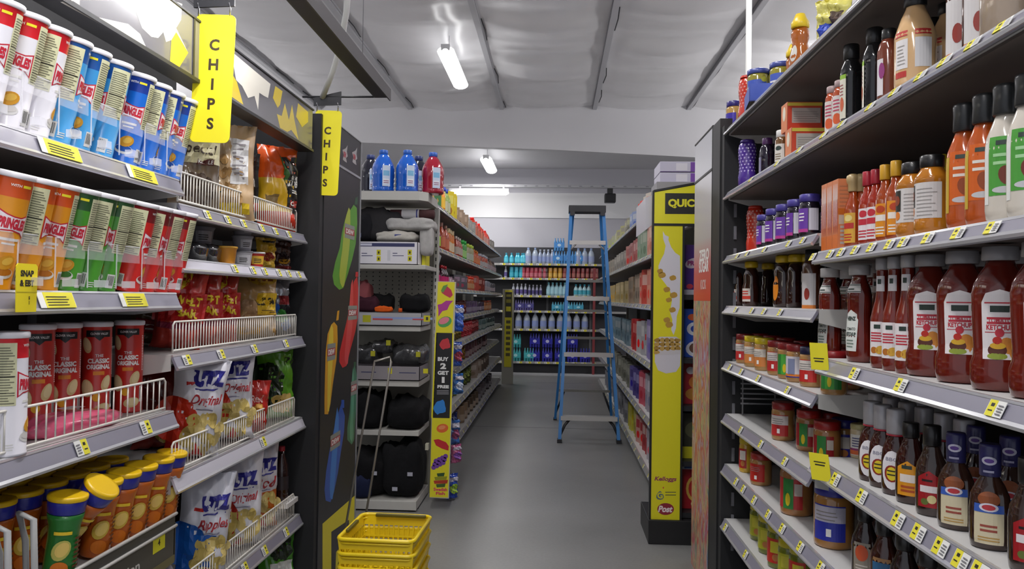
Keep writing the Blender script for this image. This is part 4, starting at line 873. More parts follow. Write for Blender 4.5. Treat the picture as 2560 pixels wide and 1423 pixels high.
put(T_WJ, 'jar', 'small jar with white cap and white label, left of the red cartons', 'jar', 1957, .03, Z, -50); put(T_WJ, 'jar', 'white-capped jar partly hidden behind the upper red carton', 'jar', 1985, .13, Z, -50, sc=1.15)
PG = [(.034, 0), (.04, .005), (.041, .05), (.037, .07), (.036, .1), (.04, .13), (.041, .165), (.036, .19), (.025, .2)]
def net(c0, c1):
    a = Art()
    for i in range(14):
        for j in range(9): a.ell(-.12+.0185*i+(.009 if j % 2 else 0), .07+.014*j, .0045, .004, M(c1, .4), 1, n=6)
    return bottle(PG, c0, [(.030, .195), (.031, .197), (.028, .206), (.02, .208)], c0, a, 22, 1, .8, lfn=prof_fn(PG, 1, .8), bands=[(-1, M(c0, .15, coat=.6)), (.01, M(c0, .15, coat=.6))])
N_P, N_R = net('4a2c8c', 'b8a8dc'), net('c0301e', 'dc9c90')
put(N_P, 'squeeze_bottle', 'purple squeeze bottle with pale lattice print at the shelf end', 'squeeze bottle', 1868, .04, Z, -50)
T_DJ = bottle([(.026, 0), (.03, .004), (.031, .09), (.026, .12), (.018, .135)], '1a1224', [(.019, .13), (.02, .132), (.02, .155), (.018, .157)], '4a2058', Art().rect(-.03, .02, .0, .08, M('7c7896', .35), 1), 20, lr=.0312)
put(T_DJ, 'jelly_bottle', 'dark grape bottle with purple cap between lattice bottle and white-capped jar', 'bottle', 1918, .05, Z, -60)
a = Art().rect(-.03, .01, .03, .12, M('d4d0d0', .35), 1).ell(0, .05, .01, .02, M('8c2c20'), 2).rect(-.03, .0, .03, .012, M('c8742c'), 2)
T_BS = bottle([(.026, 0), (.031, .004), (.031, .15), (.02, .17)], '4c2818', [(.021, .165), (.023, .168), (.023, .2), (.02, .202)], '1a1a1c', a, 20, lr=.0312)
put(T_BS, 'sauce_bottle', 'brown bottle with white label, left of the pair near the top right corner', 'sauce bottle', 2408, .035, Z, -45); put(T_BS, 'sauce_bottle', 'brown bottle with white label, right of the pair near the top right corner', 'sauce bottle', 2450, .035, Z, -30)
put(T_GJ, 'jar', 'grey jar at the top right corner of the photo', 'jar', 2510, .05, Z, -30)
put(T_BK, 'soy_sauce_bottle', 'dark bottle in shade behind the tan bottles', 'sauce bottle', 2330, .16, Z)

# ---- top shelf z 2.16
Z = 2.205
a = Art().rect(-.03, .02, .03, .08, M('3a2c9c', .35), 1).rect(-.025, .03, -.008, .06, WHITE, 2)
T_PB1 = bottle([(.03, 0), (.034, .004), (.035, .02), (.035, .1), (.03, .11)], 'b08c4c', [(.031, .108), (.033, .11), (.033, .13), (.031, .132)], '2c2470', a, 20, lr=.0352)
put(T_PB1, 'jar', 'gold jar with navy lid and purple label at the end of the topmost shelf', 'jar', 1836, .04, Z, -50, sc=1.1); put(T_PB1, 'jar', 'jar with gold contents just behind the navy-lidded one on the topmost shelf', 'jar', 1822, .12, Z, -50)
put(N_R, 'squeeze_bottle', 'red lattice squeeze bottle on the topmost shelf left of the blue tray', 'squeeze bottle', 1868, .05, Z+.001, -50)
TB = M('3c54b0', .4)
q = empty('cardboard_tray', (.85, yat(1925, .85, 2.25), Z), rad(-8)); tag(q, 'blue cardboard tray overhanging the topmost shelf under the pickle jars', 'tray')
mb = MB(); mb.box((-.09, -.1, .0), (.09, .1, .004), M('6c6458', .7)); mb.box((-.09, -.1, 0), (.09, -.097, .07), TB); mb.box((-.09, .097, 0), (.09, .1, .05), TB); mb.box((-.09, -.1, 0), (-.087, .1, .065), TB); mb.box((.087, -.1, 0), (.09, .1, .055), TB); mb.obj('tray_body', q)
a = Art().rect(-.04, .03, .04, .075, M('e0dee0', .35), 1).rect(-.04, .075, .04, .1, M('3c54b0'), 1).rect(-.03, .03, .035, .042, M('2c7c3c'), 2).text('Vlasic', 0, .062, .016, M('4a5878'), 2, w=.05).ell(.03, .1, .012, .01, M('a8a83c'), 2)
T_V = bottle([(.036, 0), (.04, .004), (.041, .02), (.041, .115), (.036, .128)], '8c8430', [(.038, .124), (.041, .126), (.041, .142), (.038, .144)], '3c4890', a, 24, lr=.0413)
for dx, dy, l in ((.03, -.045, 'pickle jar with blue lid and white label in the tray, nearer one'), (-.035, .048, 'pickle jar with blue lid at the back left of the blue tray'), (.042, .05, 'pickle jar with blue lid at the back right of the blue tray')):
    spawn(T_V, 'pickle_jar', l, 'pickle jar', (q.location.x+dx, q.location.y+dy, Z+.006), -25, None, 'pickle jars in the blue tray', 1.08)
a = Art().ell(-.01, .06, .014, .026, M('c8c4bc', .35), 1)
PHN = [(.03, 0), (.034, .005), (.034, .05), (.028, .075), (.024, .09), (.028, .105), (.029, .125), (.022, .145)]
T_HN = bottle(PHN, 'a0561a', [(.0245, .14), (.027, .143), (.027, .158), (.02, .17), (.014, .185)], 'e0c020', a, 22, 1, .8, rough=.08, lfn=prof_fn(PHN, 1, .8))
put(T_HN, 'honey_bottle', 'shaped honey bottle with yellow cap on the topmost shelf, front one', 'honey bottle', 2000, .045, Z, -45, 'honey bottles', sc=1.1); put(T_HN, 'honey_bottle', 'honey bottle whose yellow cap shows behind the front one', 'honey bottle', 1985, .12, Z, -45, 'honey bottles', sc=1.1)
a = Art().rect(-.04, .0, .0, .06, M('3a50b4'), 1).rect(.0, .02, .04, .09, M('5a4a44'), 1)
spawn(tpl(bag_mesh('snack_packet', .12, .14, .05, 'd4cc6c', a, 9)), 'snack_packet', 'yellow and blue packet at the upper photo edge on the topmost right shelf', 'packet', (.83, yat(2085, .83, 2.25), Z), -45)

# ---- z 1.625 far bay
Z = 1.627
put(N_R, 'squeeze_bottle', 'red lattice squeeze bottle at the far end of its shelf, front one', 'squeeze bottle', 1838, .042, Z+.001, -50, 'red lattice squeeze bottles', sc=.98)
put(N_R, 'squeeze_bottle', 'red lattice squeeze bottle partly hidden by the grape jars', 'squeeze bottle', 1888, .08, Z+.001, -50, 'red lattice squeeze bottles', sc=1)
a = Art().rect(-.028, .025, .012, .088, M('6a3ca4', .35), 1).rect(-.028, .016, .012, .026, M('b83c8c'), 2).lines(-.02, .05, .004, .08, 3, WHITE, 2, .4).rect(.014, .022, .045, .088, M('cfcbd8', .35), 1).rect(-.05, .022, -.03, .088, M('cfcbd8', .35), 1)
T_G = bottle([(.026, 0), (.03, .004), (.0315, .015), (.0315, .095), (.029, .104), (.0265, .11)], '1a1420', [(.028, .108), (.0305, .11), (.0305, .13), (.028, .132)], '463c90', a, 22, lr=.0317, caps=())
T_GT = T_G
y0 = yat(1912, .812, 1.68)
for i in range(5): spawn(T_G, 'jelly_jar', 'grape jelly jar with purple lid, %s from the far end' % ORD[i], 'jelly jar', (.812, y0-.135*i, Z), -60+12*(i % 3), None, 'grape jelly jars', 1.06 if i else 1.)
for i in range(5): spawn(T_G, 'jelly_jar', 'grape jelly jar standing in the row behind', 'jelly jar', (.885, y0-.02-.12*i, Z), -60, None, 'grape jelly jars behind')
# ---- z 1.4 syrup
Z = 1.4
a = Art().rect(-.034, .02, .034, .075, M('dcd4cc', .35), 1).rect(-.034, .03, .034, .044, M('c83c2c'), 2).text('Pearl', 0, .06, .014, M('c83c2c'), 2, w=.05)
PSY = [(.034, 0), (.04, .005), (.041, .02), (.041, .085), (.036, .1), (.038, .125), (.03, .15), (.02, .165)]
a = Art().rect(-.034, .02, .034, .075, M('dcd4cc', .35), 1).rect(-.034, .03, .034, .044, M('c83c2c'), 2).lines(-.026, .05, .024, .07, 2, M('c83c2c'), 2, .5)
T_SY = bottle(PSY, '34140c', [(.0215, .162), (.0265, .165), (.0265, .185), (.022, .19)], 'd8b41c', a, 22, 1, .8, rough=.08, lfn=prof_fn(PSY, 1, .8))
T_SY2 = bottle(PSY, '2a0f0a', [(.0215, .162), (.0265, .165), (.0265, .185), (.022, .19)], 'd8b41c', Art().ell(0, .07, .018, .045, M('dc8420', .35), 1), 22, 1, .8, rough=.08, lfn=prof_fn(PSY, 1, .8))
T_SY0 = (T_SY[0], [T_SY[1][1]]+[('cap', MB().lathe([(.0215, .162), (.023, .165), (.023, .17), (.02, .172)], M('d8a8a0', .4), 16).mesh('cap'))])
put(T_SY0, 'syrup_bottle', 'dark syrup bottle with red and white label at the far end', 'syrup bottle', 1843, .045, Z, -70); put(T_SY, 'syrup_bottle', 'syrup bottle with red label and yellow cap, second from the far end', 'syrup bottle', 1878, .045, Z, -72)
put(T_SY2, 'syrup_bottle', 'syrup bottle with a slim orange label and yellow cap', 'syrup bottle', 1958, .045, Z, -75)
for px, dx, l in ((1990, .07, 'dark syrup bottle with yellow cap left of the squeeze ketchup'), (1920, .15, 'dark syrup bottle with yellow cap farther back on its shelf'), (2012, .1, 'dark syrup bottle in shade nearest the ketchup shelf')): put(T_SY2, 'syrup_bottle', l, 'syrup bottle', px, dx, Z, 60)
put(T_BS, 'sauce_bottle', 'bottle with purple and yellow label just left of the keystone ketchup', 'bottle', 2030, .05, Z, -50, sc=.95)
# ---- jars
def pbj(body, lid, lab, lab2, r=.038, h=.128, kind=0):
    pr = [(r*.86, 0), (r*.97, .004), (r, .012), (r, h*.74), (r*.95, h*.80), (r*.86, h*.83)]
    a = Art().rect(-r*.85, h*.13, r*.85, h*.68, M(lab, .35), 1)
    if kind == 0: a.rect(-r*.2, h*.36, r*.7, h*.62, M(lab2), 2).ell(r*.3, h*.26, r*.3, h*.08, M('b8743c'), 3)
    if kind == 1: a.rect(-r*.4, h*.13, r*.3, h*.68, M(lab2), 2).ell(-r*.05, h*.3, r*.16, h*.12, M('d8c020'), 3).rect(r*.35, h*.38, r*.82, h*.6, M('c8bcb4'), 2)
    if kind == 2: a.rect(-r*.85, h*.42, r*.85, h*.66, M(lab2), 2).lines(-r*.7, h*.45, r*.6, h*.62, 3, M('8c8684'), 3, .3).rect(-r*.1, h*.2, r*.15, h*.32, WHITE, 3)
    if kind == 3: a.rect(-r*.3, h*.2, r*.4, h*.62, M(lab2), 2).rect(-r*.85, h*.16, r*.85, h*.22, M('e08028'), 2).rect(-r*.85, h*.13, r*.85, h*.16, M('3a3490'), 2)
    return bottle(pr, body, [(r*.9, h*.80), (r*.97, h*.82), (r*.97, h*.985), (r*.9, h)], lid, a, 24, lfn=prof_fn(pr))
J_BL = pbj('a87c48', '2a2880', '3430a0', 'dcd4cc'); J_YL = pbj('ac844c', 'dcc420', 'd08040', 'd8d0c4', kind=2); J_RD = pbj('a87c48', '8c1c20', 'b82c2c', 'd4ccc8', kind=2)
J_GR = pbj('a87c48', '8c1c20', '2c8038', '48a03c', kind=1); J_WB = pbj('a87c48', '8c1c20', 'd8d4dc', '8088a8', kind=3); J_NV = pbj('a87c48', '1c1c44', 'c02c28', 'dcd4cc', kind=2); J_RG = pbj('a06c3c', 'a01c1c', '9c1c24', '2c8038', kind=1)
Z = 1.15
for i, (t, px, dx, l) in enumerate(((J_BL, 1838, .042, 'peanut butter jar with blue lid and blue label at the far shelf end'), (J_RD, 1862, .05, 'peanut butter jar with red lid between blue and yellow lids'), (J_YL, 1884, .043, 'peanut butter jar with yellow lid, left one'), (J_YL, 1911, .043, 'peanut butter jar with yellow lid, right one'),
        (J_RD, 1945, .044, 'peanut butter jar with a red label and barcode block'), (J_GR, 1972, .044, 'peanut butter jar with a green label beside the red-labelled one'), (J_WB, 1995, .044, 'peanut butter jar with white and blue striped label'), (J_NV, 2030, .045, 'peanut butter jar with navy lid and red label near the yellow notice'), (J_GR, 2085, .045, 'peanut butter jar with green and blue label under the ketchup shelf'))):
    put(t, 'peanut_butter_jar', l, 'jar', px, dx, Z, -55+(i % 3)*10, 'peanut butter jars')
for px in (1900, 1930, 1965, 2010, 2050, 2120): put(J_RD, 'peanut_butter_jar', 'red-lidded peanut butter jar in the shaded second row', 'jar', px, .14, Z, -50, 'peanut butter jars behind')
Z = .915
for i, (t, px, dx, l) in enumerate(((J_RD, 1958, .06, 'red-lidded jar with white label standing apart from the others, left'), (J_RG, 2022, .09, 'red-lidded jar with green stripe label, second on the emptier shelf'), (J_RG, 2068, .07, 'red-lidded jar with green leaf label, third on the emptier shelf'), (J_BL, 2112, .14, 'shaded jar with blue label at the near end of the emptier shelf'))):
    put(t, 'peanut_butter_jar', l, 'jar', px, dx, Z, -40, 'jars on the emptier shelf', sc=1.08)
for px in (2030, 2075, 2110): put(J_RD, 'peanut_butter_jar', 'red-lidded jar in the dark behind the front ones on the emptier shelf', 'jar', px, .17, Z, -40, 'jars behind on the emptier shelf')
Z = .69
J_BIG = pbj('a06c3c', 'b02020', 'b4282c', '2c8038', .055, .185, 1); J_BB = pbj('a07038', '22248c', '2c34a0', 'b8b4c4', .058, .19, 2); J_R2 = pbj('a87c48', 'a02420', 'b8241c', 'b8241c', .042, .125, 2)
put(J_BIG, 'peanut_butter_jar', 'large peanut butter jar with red lid and green stripe on the low shelf', 'jar', 1992, .062, Z, -45); put(J_BB, 'peanut_butter_jar', 'large peanut butter jar with blue lid and blue label on the low shelf', 'jar', 2085, .066, Z, -35)
put(J_R2, 'peanut_butter_jar', 'short red jar standing before the dark gap on the low shelf', 'jar', 1903, .05, Z, -45)
T_BG = tpl(bag_mesh('snack_packet', .1, .17, .06, 'd8941c', Art().rect(-.05, .02, .05, .07, M('e07c1c'), 1).ell(0, .1, .02, .018, M('e8e0c8'), 2).ell(-.01, .14, .02, .01, M('5c8c2c'), 2), 6))
put(T_BG, 'snack_packet', 'orange and yellow packet at the far end of the low shelf', 'packet', 1832, .05, Z, -60)
put(pbj('c8a030', 'c8b020', 'a82824', 'dcd4cc', .03, .15, 0), 'jar', 'slim red and white jar with yellow lid beside the orange packet', 'jar', 1866, .045, Z, -60)
a = Art().rect(-.022, .03, .022, .1, M('8c8478', .35), 1).ell(.0, .075, .016, .02, M('c0502c'), 2).lines(-.015, .035, .015, .05, 2, M('c8c0b8'), 2, .4)
T_DK = bottle(PC, '241412', [(.0165, .15), (.018, .152), (.018, .18), (.016, .182)], '161416', a, 20, 1, .72, lfn=prof_fn(PC, 1, .72))
a = Art().rect(-.022, .03, .022, .1, M('a07850', .35), 1).rect(-.022, .07, .022, .09, M('2c6088'), 2)
T_DK2 = bottle(PC, '3a1810', [(.0165, .15), (.018, .152), (.018, .18), (.016, .182)], '161416', a, 20, 1, .72, lfn=prof_fn(PC, 1, .72))
for i, (t, px, l) in enumerate(((T_DK, 2163, 'dark marinade bottle with brick red picture, left end of the bottom group'), (T_DK2, 2212, 'dark marinade bottle with blue banded label under the barbecue shelf'), (T_DK, 2262, 'dark marinade bottle with red picture, right of the blue banded one'), (T_DK2, 2320, 'dark marinade bottle with blue banded label at the lower photo edge'))):
    put(t, 'marinade_bottle', l, 'sauce bottle', px, .04, Z, -42, 'dark marinade bottles', sc=1.05)
for px in (2195, 2245, 2300): put(T_DK, 'marinade_bottle', 'dark marinade bottle hidden in the second row at the bottom', 'sauce bottle', px, .12, Z, -42, 'dark marinade bottles behind')
Z = .445
J_PK = pbj('6c7424', 'c8b81c', 'a8a824', 'c0b83c', .04, .15, 0); J_PK2 = pbj('6c7424', 'b8ac1c', 'c02c20', 'c8bc30', .042, .16, 0)
for i, (t, px, dx) in enumerate(((J_PK, 1900, .07), (J_PK, 1922, .06), (J_PK2, 1948, .055), (J_PK, 1975, .05), (J_PK2, 2005, .06))):
    put(t, 'pickle_jar', 'yellow-green pickle jar on the lowest visible right shelf, %s from the far end' % ORD[i], 'pickle jar', px, dx, Z, -50, 'pickle jars on the lowest shelf')
for px in (1915, 1945, 1975): put(J_PK, 'pickle_jar', 'yellow-green pickle jar in the second row of the lowest shelf', 'pickle jar', px, .15, Z, -50, 'pickle jars behind')
# clip notices
def notice(px, py0, py1, w, label, lean, tz):
    q0, q1 = hit(px, py0, X=.742), hit(px, py1, X=.742); r = empty('shelf_notice', (.742, q0.y, tz)); tag(r, label, 'notice'); r.rotation_euler = (0, 0, rad(48))
    h = q0.z-q1.z; mb = MB(); mb.prism([(-w/2, q1.z-tz), (w/2, q1.z-tz), (w/2-lean, q0.z-tz), (-w/2-lean, q0.z-tz)], 0, -.004, -.002, M('e8dc30', .4))
    Art().text('SNAP', -lean*.7, (q0.z-tz)*.55, h*.13, INK, 1, w=w*.55).text('EBT', -lean*.4, (q0.z-tz)*.25, h*.13, INK, 1, w=w*.45).emit(mb, lambda u, v, o: (-.004-o, u, v)) if False else None
    o = mb.obj('card', r)
    mb = MB(); Art().rect(-.3*w-lean*.6, h*.16, .3*w-lean*.6, h*.2, INK, 1).rect(-.25*w-lean*.5, h*.05, .25*w-lean*.5, h*.1, INK, 1).emit(mb, lambda u, v, o: (-.004-o, u, v)); mb.obj('print', r)
notice(2052, 858, 925, .05, 'yellow notice clipped to the far end of the ketchup shelf rail', -.006, 1.25)
notice(2056, 1135, 1202, .055, 'yellow notice clipped to the rail left of the barbecue bottles', -.01, .965)
# ================================================================== left drinks end unit (black panel with bottle print)
PB_ = M('1d1d20', .4, var=.1, vs=6)
ec = empty('drinks_end_unit', (0, 0, 0)); tag(ec, 'tall black end unit with printed fruit-coloured drink bottles on its side', 'display unit')
MB().box((-1.16, 3.625, 0), (-1.1, 4.30, 2.07), PB_).obj('side_panel', ec)
MB().box((-1.16, 3.625, 2.082), (-1.1, 4.30, 2.275), PB_).obj('header_panel', ec)
MB().box((-1.62, 3.625, 0), (-1.16, 4.28, 2.27), M('17171a', .6)).obj('cabinet', ec)
mb = MB(); mb.box((-1.102, 3.625, 2.07), (-1.097, 4.3, 2.082), M('9a9aa0', .4)); mb.box((-1.102, 4.292, 0), (-1.095, 4.304, 2.275), M('8a8a8e', .35)); mb.box((-1.16, 3.625, 2.275), (-1.097, 4.304, 2.28), M('8a8a8e', .35)); mb.obj('metal_edge', ec)
a = Art(); q = lambda *p: uvX(p, -1.1)
def drink(pts, col, lt, cap, labq, l0=1):
    a.poly(q(*pts), M(col, .35), l0)
    cx = sum(p[0] for p in pts)/len(pts); n = len(pts)
    a.poly(q(*[(cx+(x-cx)*.45-1, y*.94+.06*sum(p[1] for p in pts)/n) for x, y in pts]), M(lt, .35), l0+1)
    a.poly(q(*cap), M(cap and '2f5a3c' if col in ('5a9a2c', '3f7a5c') else col, .4), l0+1)
    (x, y, w_, h_, an) = labq
    p = q((x, y), (x+w_/2, y), (x, y+h_/2)); cu, cv = p[0]; hw = abs(p[1][0]-cu); hh = abs(p[2][1]-cv)
    a.rect(cu-hw, cv-hh*1.6, cu+hw, cv+hh*1.6, M('8c9088', .4), l0+2)
    a.rect(cu-hw*.95, cv-hh*.7, cu+hw*.95, cv+hh*.7, M('a82430', .4), l0+3); a.text('DEW', cu, cv, hh*1.1, M('e0d8d4'), l0+4, w=hw*1.6, bold=.06)
drink([(869, 535), (884, 512), (892, 520), (893, 560), (889, 610), (880, 650), (868, 690), (858, 720), (848, 725), (835, 712), (831, 690), (838, 655), (849, 620), (855, 580), (862, 550)], '5a9a2c', 'a8b83c', [(888, 495), (894, 492), (893, 512), (886, 512)], (874, 580, 24, 22, 0))
drink([(893, 690), (897, 740), (895, 790), (888, 830), (877, 870), (866, 915), (856, 920), (848, 905), (849, 880), (858, 840), (867, 800), (878, 740), (884, 705)], 'c8252a', 'd8484c', [(889, 680), (895, 680), (895, 692), (888, 692)], (881, 782, 22, 22, 0))
drink([(835, 805), (843, 815), (844, 850), (841, 900), (832, 960), (826, 1010), (820, 1036), (811, 1036), (811, 1000), (812, 950), (814, 880), (819, 835), (828, 812)], 'd89c1c', 'e4c83c', [(843, 778), (848, 776), (846, 800), (840, 802)], (828, 880, 20, 26, 0))
drink([(853, 1010), (862, 1040), (860, 1080), (852, 1130), (845, 1180), (835, 1230), (826, 1256), (814, 1252), (811, 1225), (815, 1180), (823, 1130), (833, 1080), (843, 1040)], '2a54b0', '3c80d0', [(853, 1000), (860, 1000), (860, 1020), (853, 1020)], (838, 1102, 24, 24, 0))
drink([(886, 910), (892, 940), (892, 1000), (888, 1050), (885, 1100), (879, 1112), (868, 1100), (868, 1070), (874, 1030), (877, 980), (880, 940)], '3f7a5c', '5c9c7c', [(884, 905), (890, 905), (890, 915), (884, 915)], (884, 970, 14, 22, 0))
a.poly(q((806, 1310), (888, 1238), (886, 1500), (806, 1560)), M('e2d41c', .45), 1)
a.poly(q((828, 1330), (872, 1300), (872, 1345), (840, 1380), (835, 1500), (828, 1500)), M('26262a', .45), 2)
for cx, cy in ((862, 387), (886, 393)):
    a.poly(q((cx-5, cy+12), (cx-3, cy), (cx-6, cy-12), (cx+2, cy-16), (cx+7, cy-24), (cx+5, cy-8), (cx+7, cy+4), (cx+3, cy+8), (cx+5, cy+20), (cx-1, cy+16)), M('a8a4a4', .4), 1)
    c0 = q((cx, cy))[0]; a.text('DEW', c0[0], c0[1], .03, M('a83440'), 2, w=.05, bold=.06)
mb = MB(); a.emit(mb, flatX(-1.1)); mb.obj('bottle_print', ec)

# ================================================================== right drinks end unit (grey to red panel)
er = empty('drinks_end_unit', (0, 0, 0)); tag(er, 'end unit with silver to red printed side panel beyond the sauce shelves', 'display unit')
def grad(stops, z0, z1):
    m = bpy.data.materials.new('printed_gradient'); m.use_nodes = True; nt = m.node_tree; b = nt.nodes['Principled BSDF']; b.inputs['Roughness'].default_value = .35
    tc = nt.nodes.new('ShaderNodeTexCoord'); sp = nt.nodes.new('ShaderNodeSeparateXYZ'); mr = nt.nodes.new('ShaderNodeMapRange'); cr = nt.nodes.new('ShaderNodeValToRGB')
    mr.inputs['From Min'].default_value = z0; mr.inputs['From Max'].default_value = z1
    nt.links.new(tc.outputs['Object'], sp.inputs[0]); nt.links.new(sp.outputs['Z'], mr.inputs['Value']); nt.links.new(mr.outputs[0], cr.inputs[0]); nt.links.new(cr.outputs[0], b.inputs['Base Color'])
    for i, (p, h) in enumerate(stops):
        e = cr.color_ramp.elements[i] if i < 2 else cr.color_ramp.elements.new(p)
        e.position = p; e.color = tuple(lin(int(h[k:k+2], 16)/255) for k in (0, 2, 4))+(1,)
    return m
MB().box((.75, 3.82, 1.42), (.78, 4.3, 2.055), grad([(0, 'cc3430'), (1, 'd2d0d6'), (.25, 'c44a44'), (.5, 'b8b2b8')], 1.42, 2.055)).obj('printed_panel', er)
MB().box((.75, 3.82, 2.065), (.8, 4.3, 2.265), M('c8c8d0', .35)).obj('header_panel', er)
def swirl():
    m = bpy.data.materials.new('printed_swirl'); m.use_nodes = True; nt = m.node_tree; b = nt.nodes['Principled BSDF']; b.inputs['Roughness'].default_value = .35
    tc = nt.nodes.new('ShaderNodeTexCoord'); mp = nt.nodes.new('ShaderNodeMapping'); mp.inputs['Scale'].default_value = (1, 9, 2.2); n = nt.nodes.new('ShaderNodeTexNoise'); n.inputs['Scale'].default_value = 1.4; n.inputs['Detail'].default_value = 5; n.inputs['Distortion'].default_value = 2.5
    cr = nt.nodes.new('ShaderNodeValToRGB'); nt.links.new(tc.outputs['Object'], mp.inputs[0]); nt.links.new(mp.outputs[0], n.inputs[0]); nt.links.new(n.outputs['Fac'], cr.inputs[0]); nt.links.new(cr.outputs[0], b.inputs['Base Color'])
    for i, (p, h) in enumerate([(.3, '3c5494'), (.72, 'd8c8c4'), (.4, '7c9070'), (.47, 'c8b088'), (.54, 'b83038'), (.62, 'a8a0b8')]):
        e = cr.color_ramp.elements[i] if i < 2 else cr.color_ramp.elements.new(p)
        e.position = p; e.color = tuple(lin(int(h[k:k+2], 16)/255) for k in (0, 2, 4))+(1,)
    return m
MB().box((.75, 3.82, 0), (.78, 4.3, 1.42), swirl()).obj('printed_panel', er)
MB().box((.785, 3.82, 0), (1.9, 4.28, 2.26), M('1a1a1d', .6)).obj('cabinet', er)
mb = MB(); mb.box((.747, 3.812, 0), (.8, 3.822, 2.27), BLACK); mb.box((.747, 3.81, 2.055), (.8, 4.3, 2.066), BLACK); mb.box((.747, 3.81, 2.265), (.8, 4.3, 2.272), BLACK); mb.obj('dark_edge', er)
a = Art(); q = lambda *p: uvX(p, .75)
for (x, y, h_) in ((1752, 640, .09), (1752, 668, .09)): c = q((x, y))[0]; a.text('ZERO' if y < 650 else 'SUGAR', c[0], c[1], .06, WHITE, 1, w=.26, bold=.04)
c = q((1752, 712))[0]; a.text('KICK', c[0], c[1], .05, M('e0c8c4'), 1, w=.15)
mb = MB(); a.emit(mb, lambda u, v, o: (.75-o, 8.12-u, v)); mb.obj('panel_lettering', er)
mb = MB(); mb.box((.748, 3.64, 0), (.82, 3.809, 2.265), M('19191b', .5)); tag(mb.obj('corner_post'), 'wide black corner post between sauce shelves and printed end panel', 'post')

# ================================================================== clothes end unit, left
cx0, cx1, CY = -1.75, -.868, 5.15
eu = empty('clothing_end_unit', (0, 0, 0)); tag(eu, 'white pegboard end unit with shelves of clothing facing the cross aisle', 'display unit')
WS = M('b8b6b0', .5); PGB = M('8d8a80', .6)
MB().box((cx0, 5.62, 0), (-.87, 5.66, 2.05), PGB).obj('pegboard', eu)
mb = MB()
for i in range(18):
    for j in range(12): mb.box((-1.72+.048*i, 5.6185, 1.29+.03*j), (-1.712+.048*i, 5.6205, 1.298+.03*j), DKM)
mb.obj('peg_holes', eu)
mb = MB(); mb.box((-.885, 5.60, 0), (-.855, 5.66, 2.06), WS)
for i in range(38): mb.box((-.874, 5.598, .08+.05*i), (-.866, 5.6, .105+.05*i), DKM)
mb.obj('upright', eu)
def eshelf(z, y0, h=.035, x1=cx1, m=WS, name='shelf'): return MB().box((cx0, y0, z-h), (x1, 5.6, z), m, bev=.004).obj(name, eu)
for z, y0, h in ((1.632, 5.15, .03), (1.222, 5.17, .035), (.86, 5.15, .04), (.525, 5.17, .035), (.07, 5.12, .06)): eshelf(z, y0, h, -.9 if z < 1.3 else cx1)
mb = MB(); mb.box((cx0, 5.2, 0), (-.9, 5.6, .012), BLACK); mb.obj('kick_base', eu)
shelf_top = MB().prism([(cx0, 5.15), (-.92, 5.15), (-.87, 5.22), (-.87, 5.64), (cx0, 5.64)], 2, 2.065, 2.125, WS).obj('top_shelf', eu)
# boxes of clothing
def dbox(label, x0, x1, y0, y1, z0, z1, m, arts):
    o = empty('display_box', ((x0+x1)/2, y0, z0)); tag(o, label, 'box'); ox = (x0+x1)/2; t = .004
    mb = MB(); mb.box((x0-ox, 0, 0), (x1-ox, t, z1-z0), m); mb.box((x0-ox, y1-y0-t, 0), (x1-ox, y1-y0, z1-z0), m); mb.box((x0-ox, 0, 0), (x0-ox+t, y1-y0, z1-z0), m); mb.box((x1-ox-t, 0, 0), (x1-ox, y1-y0, z1-z0), m); mb.box((x0-ox, 0, 0), (x1-ox, y1-y0, t), m); mb.obj('carton_body', o)
    mb = MB(); arts.emit(mb, lambda u, v, o_: (u-ox, -o_, v-z0)); mb.obj('front_print', o); return o
q = lambda *p: uvY(p, 5.14)
def R4(a, x0, y0, x1, y1, m, l=1): (u0, v0), (u1, v1) = q((x0, y0), (x1, y1)); a.rect(u0, v1, u1, v0, m, l)
a = Art(); NV = M('33365e', .5); R4(a, 840, 606, 1035, 617, NV); R4(a, 897, 608, 928, 614, M('c8c8d8'), 2)
for x in (940, 1018):
    R4(a, x, 624, x+10, 638, M('c8c020', .5)); R4(a, x, 640, x+10, 653, M('c8c020', .5)); R4(a, x+3, 628, x+7, 634, INK, 2); R4(a, x+3, 644, x+7, 650, INK, 2)
R4(a, 902, 632, 916, 634, NV); R4(a, 902, 638, 930, 640, NV); R4(a, 980, 632, 992, 634, NV); R4(a, 980, 638, 1008, 640, NV); R4(a, 967, 625, 974, 652, M('c8c8ce'), 1)
dbox('white display box with navy top band and yellow price dots on the upper clothing shelf', -1.5, -.925, 5.16, 5.5, 1.634, 1.785, M('dcdae0', .5), a)
o = MB().box((-.92, 5.3, 1.70), (-.9, 5.5, 1.86), M('d0c81c', .5)).obj('yellow_card'); 
tag(o, 'plain yellow card between the white box and the rack upright', 'card'); o.location.z = -.066
a = Art(); R4(a, 905, 788, 925, 806, M('a8a61c')); R4(a, 930, 792, 1080, 800, M('8c9cc8')); R4(a, 930, 796, 980, 801, M('b84848'), 2); R4(a, 1030, 797, 1065, 801, M('b84848'), 2); R4(a, 1058, 789, 1074, 805, M('c8c020'), 3); R4(a, 1064, 793, 1069, 801, INK, 4)
dbox('flat grey display box with pale blue and red stripe on the middle clothing shelf', -1.5, -.89, 5.16, 5.5, 1.224, 1.31, M('a8a8ac', .5), a)
a = Art(); R4(a, 970, 920, 980, 935, M('c8c020')); R4(a, 1058, 922, 1070, 934, M('c8c020')); R4(a, 903, 929, 940, 932, NV); R4(a, 998, 931, 1040, 934, NV)
dbox('grey display box with two yellow price dots below the wrapped packs', -1.5, -.895, 5.14, 5.5, .862, .955, M('8a8488', .5), a)
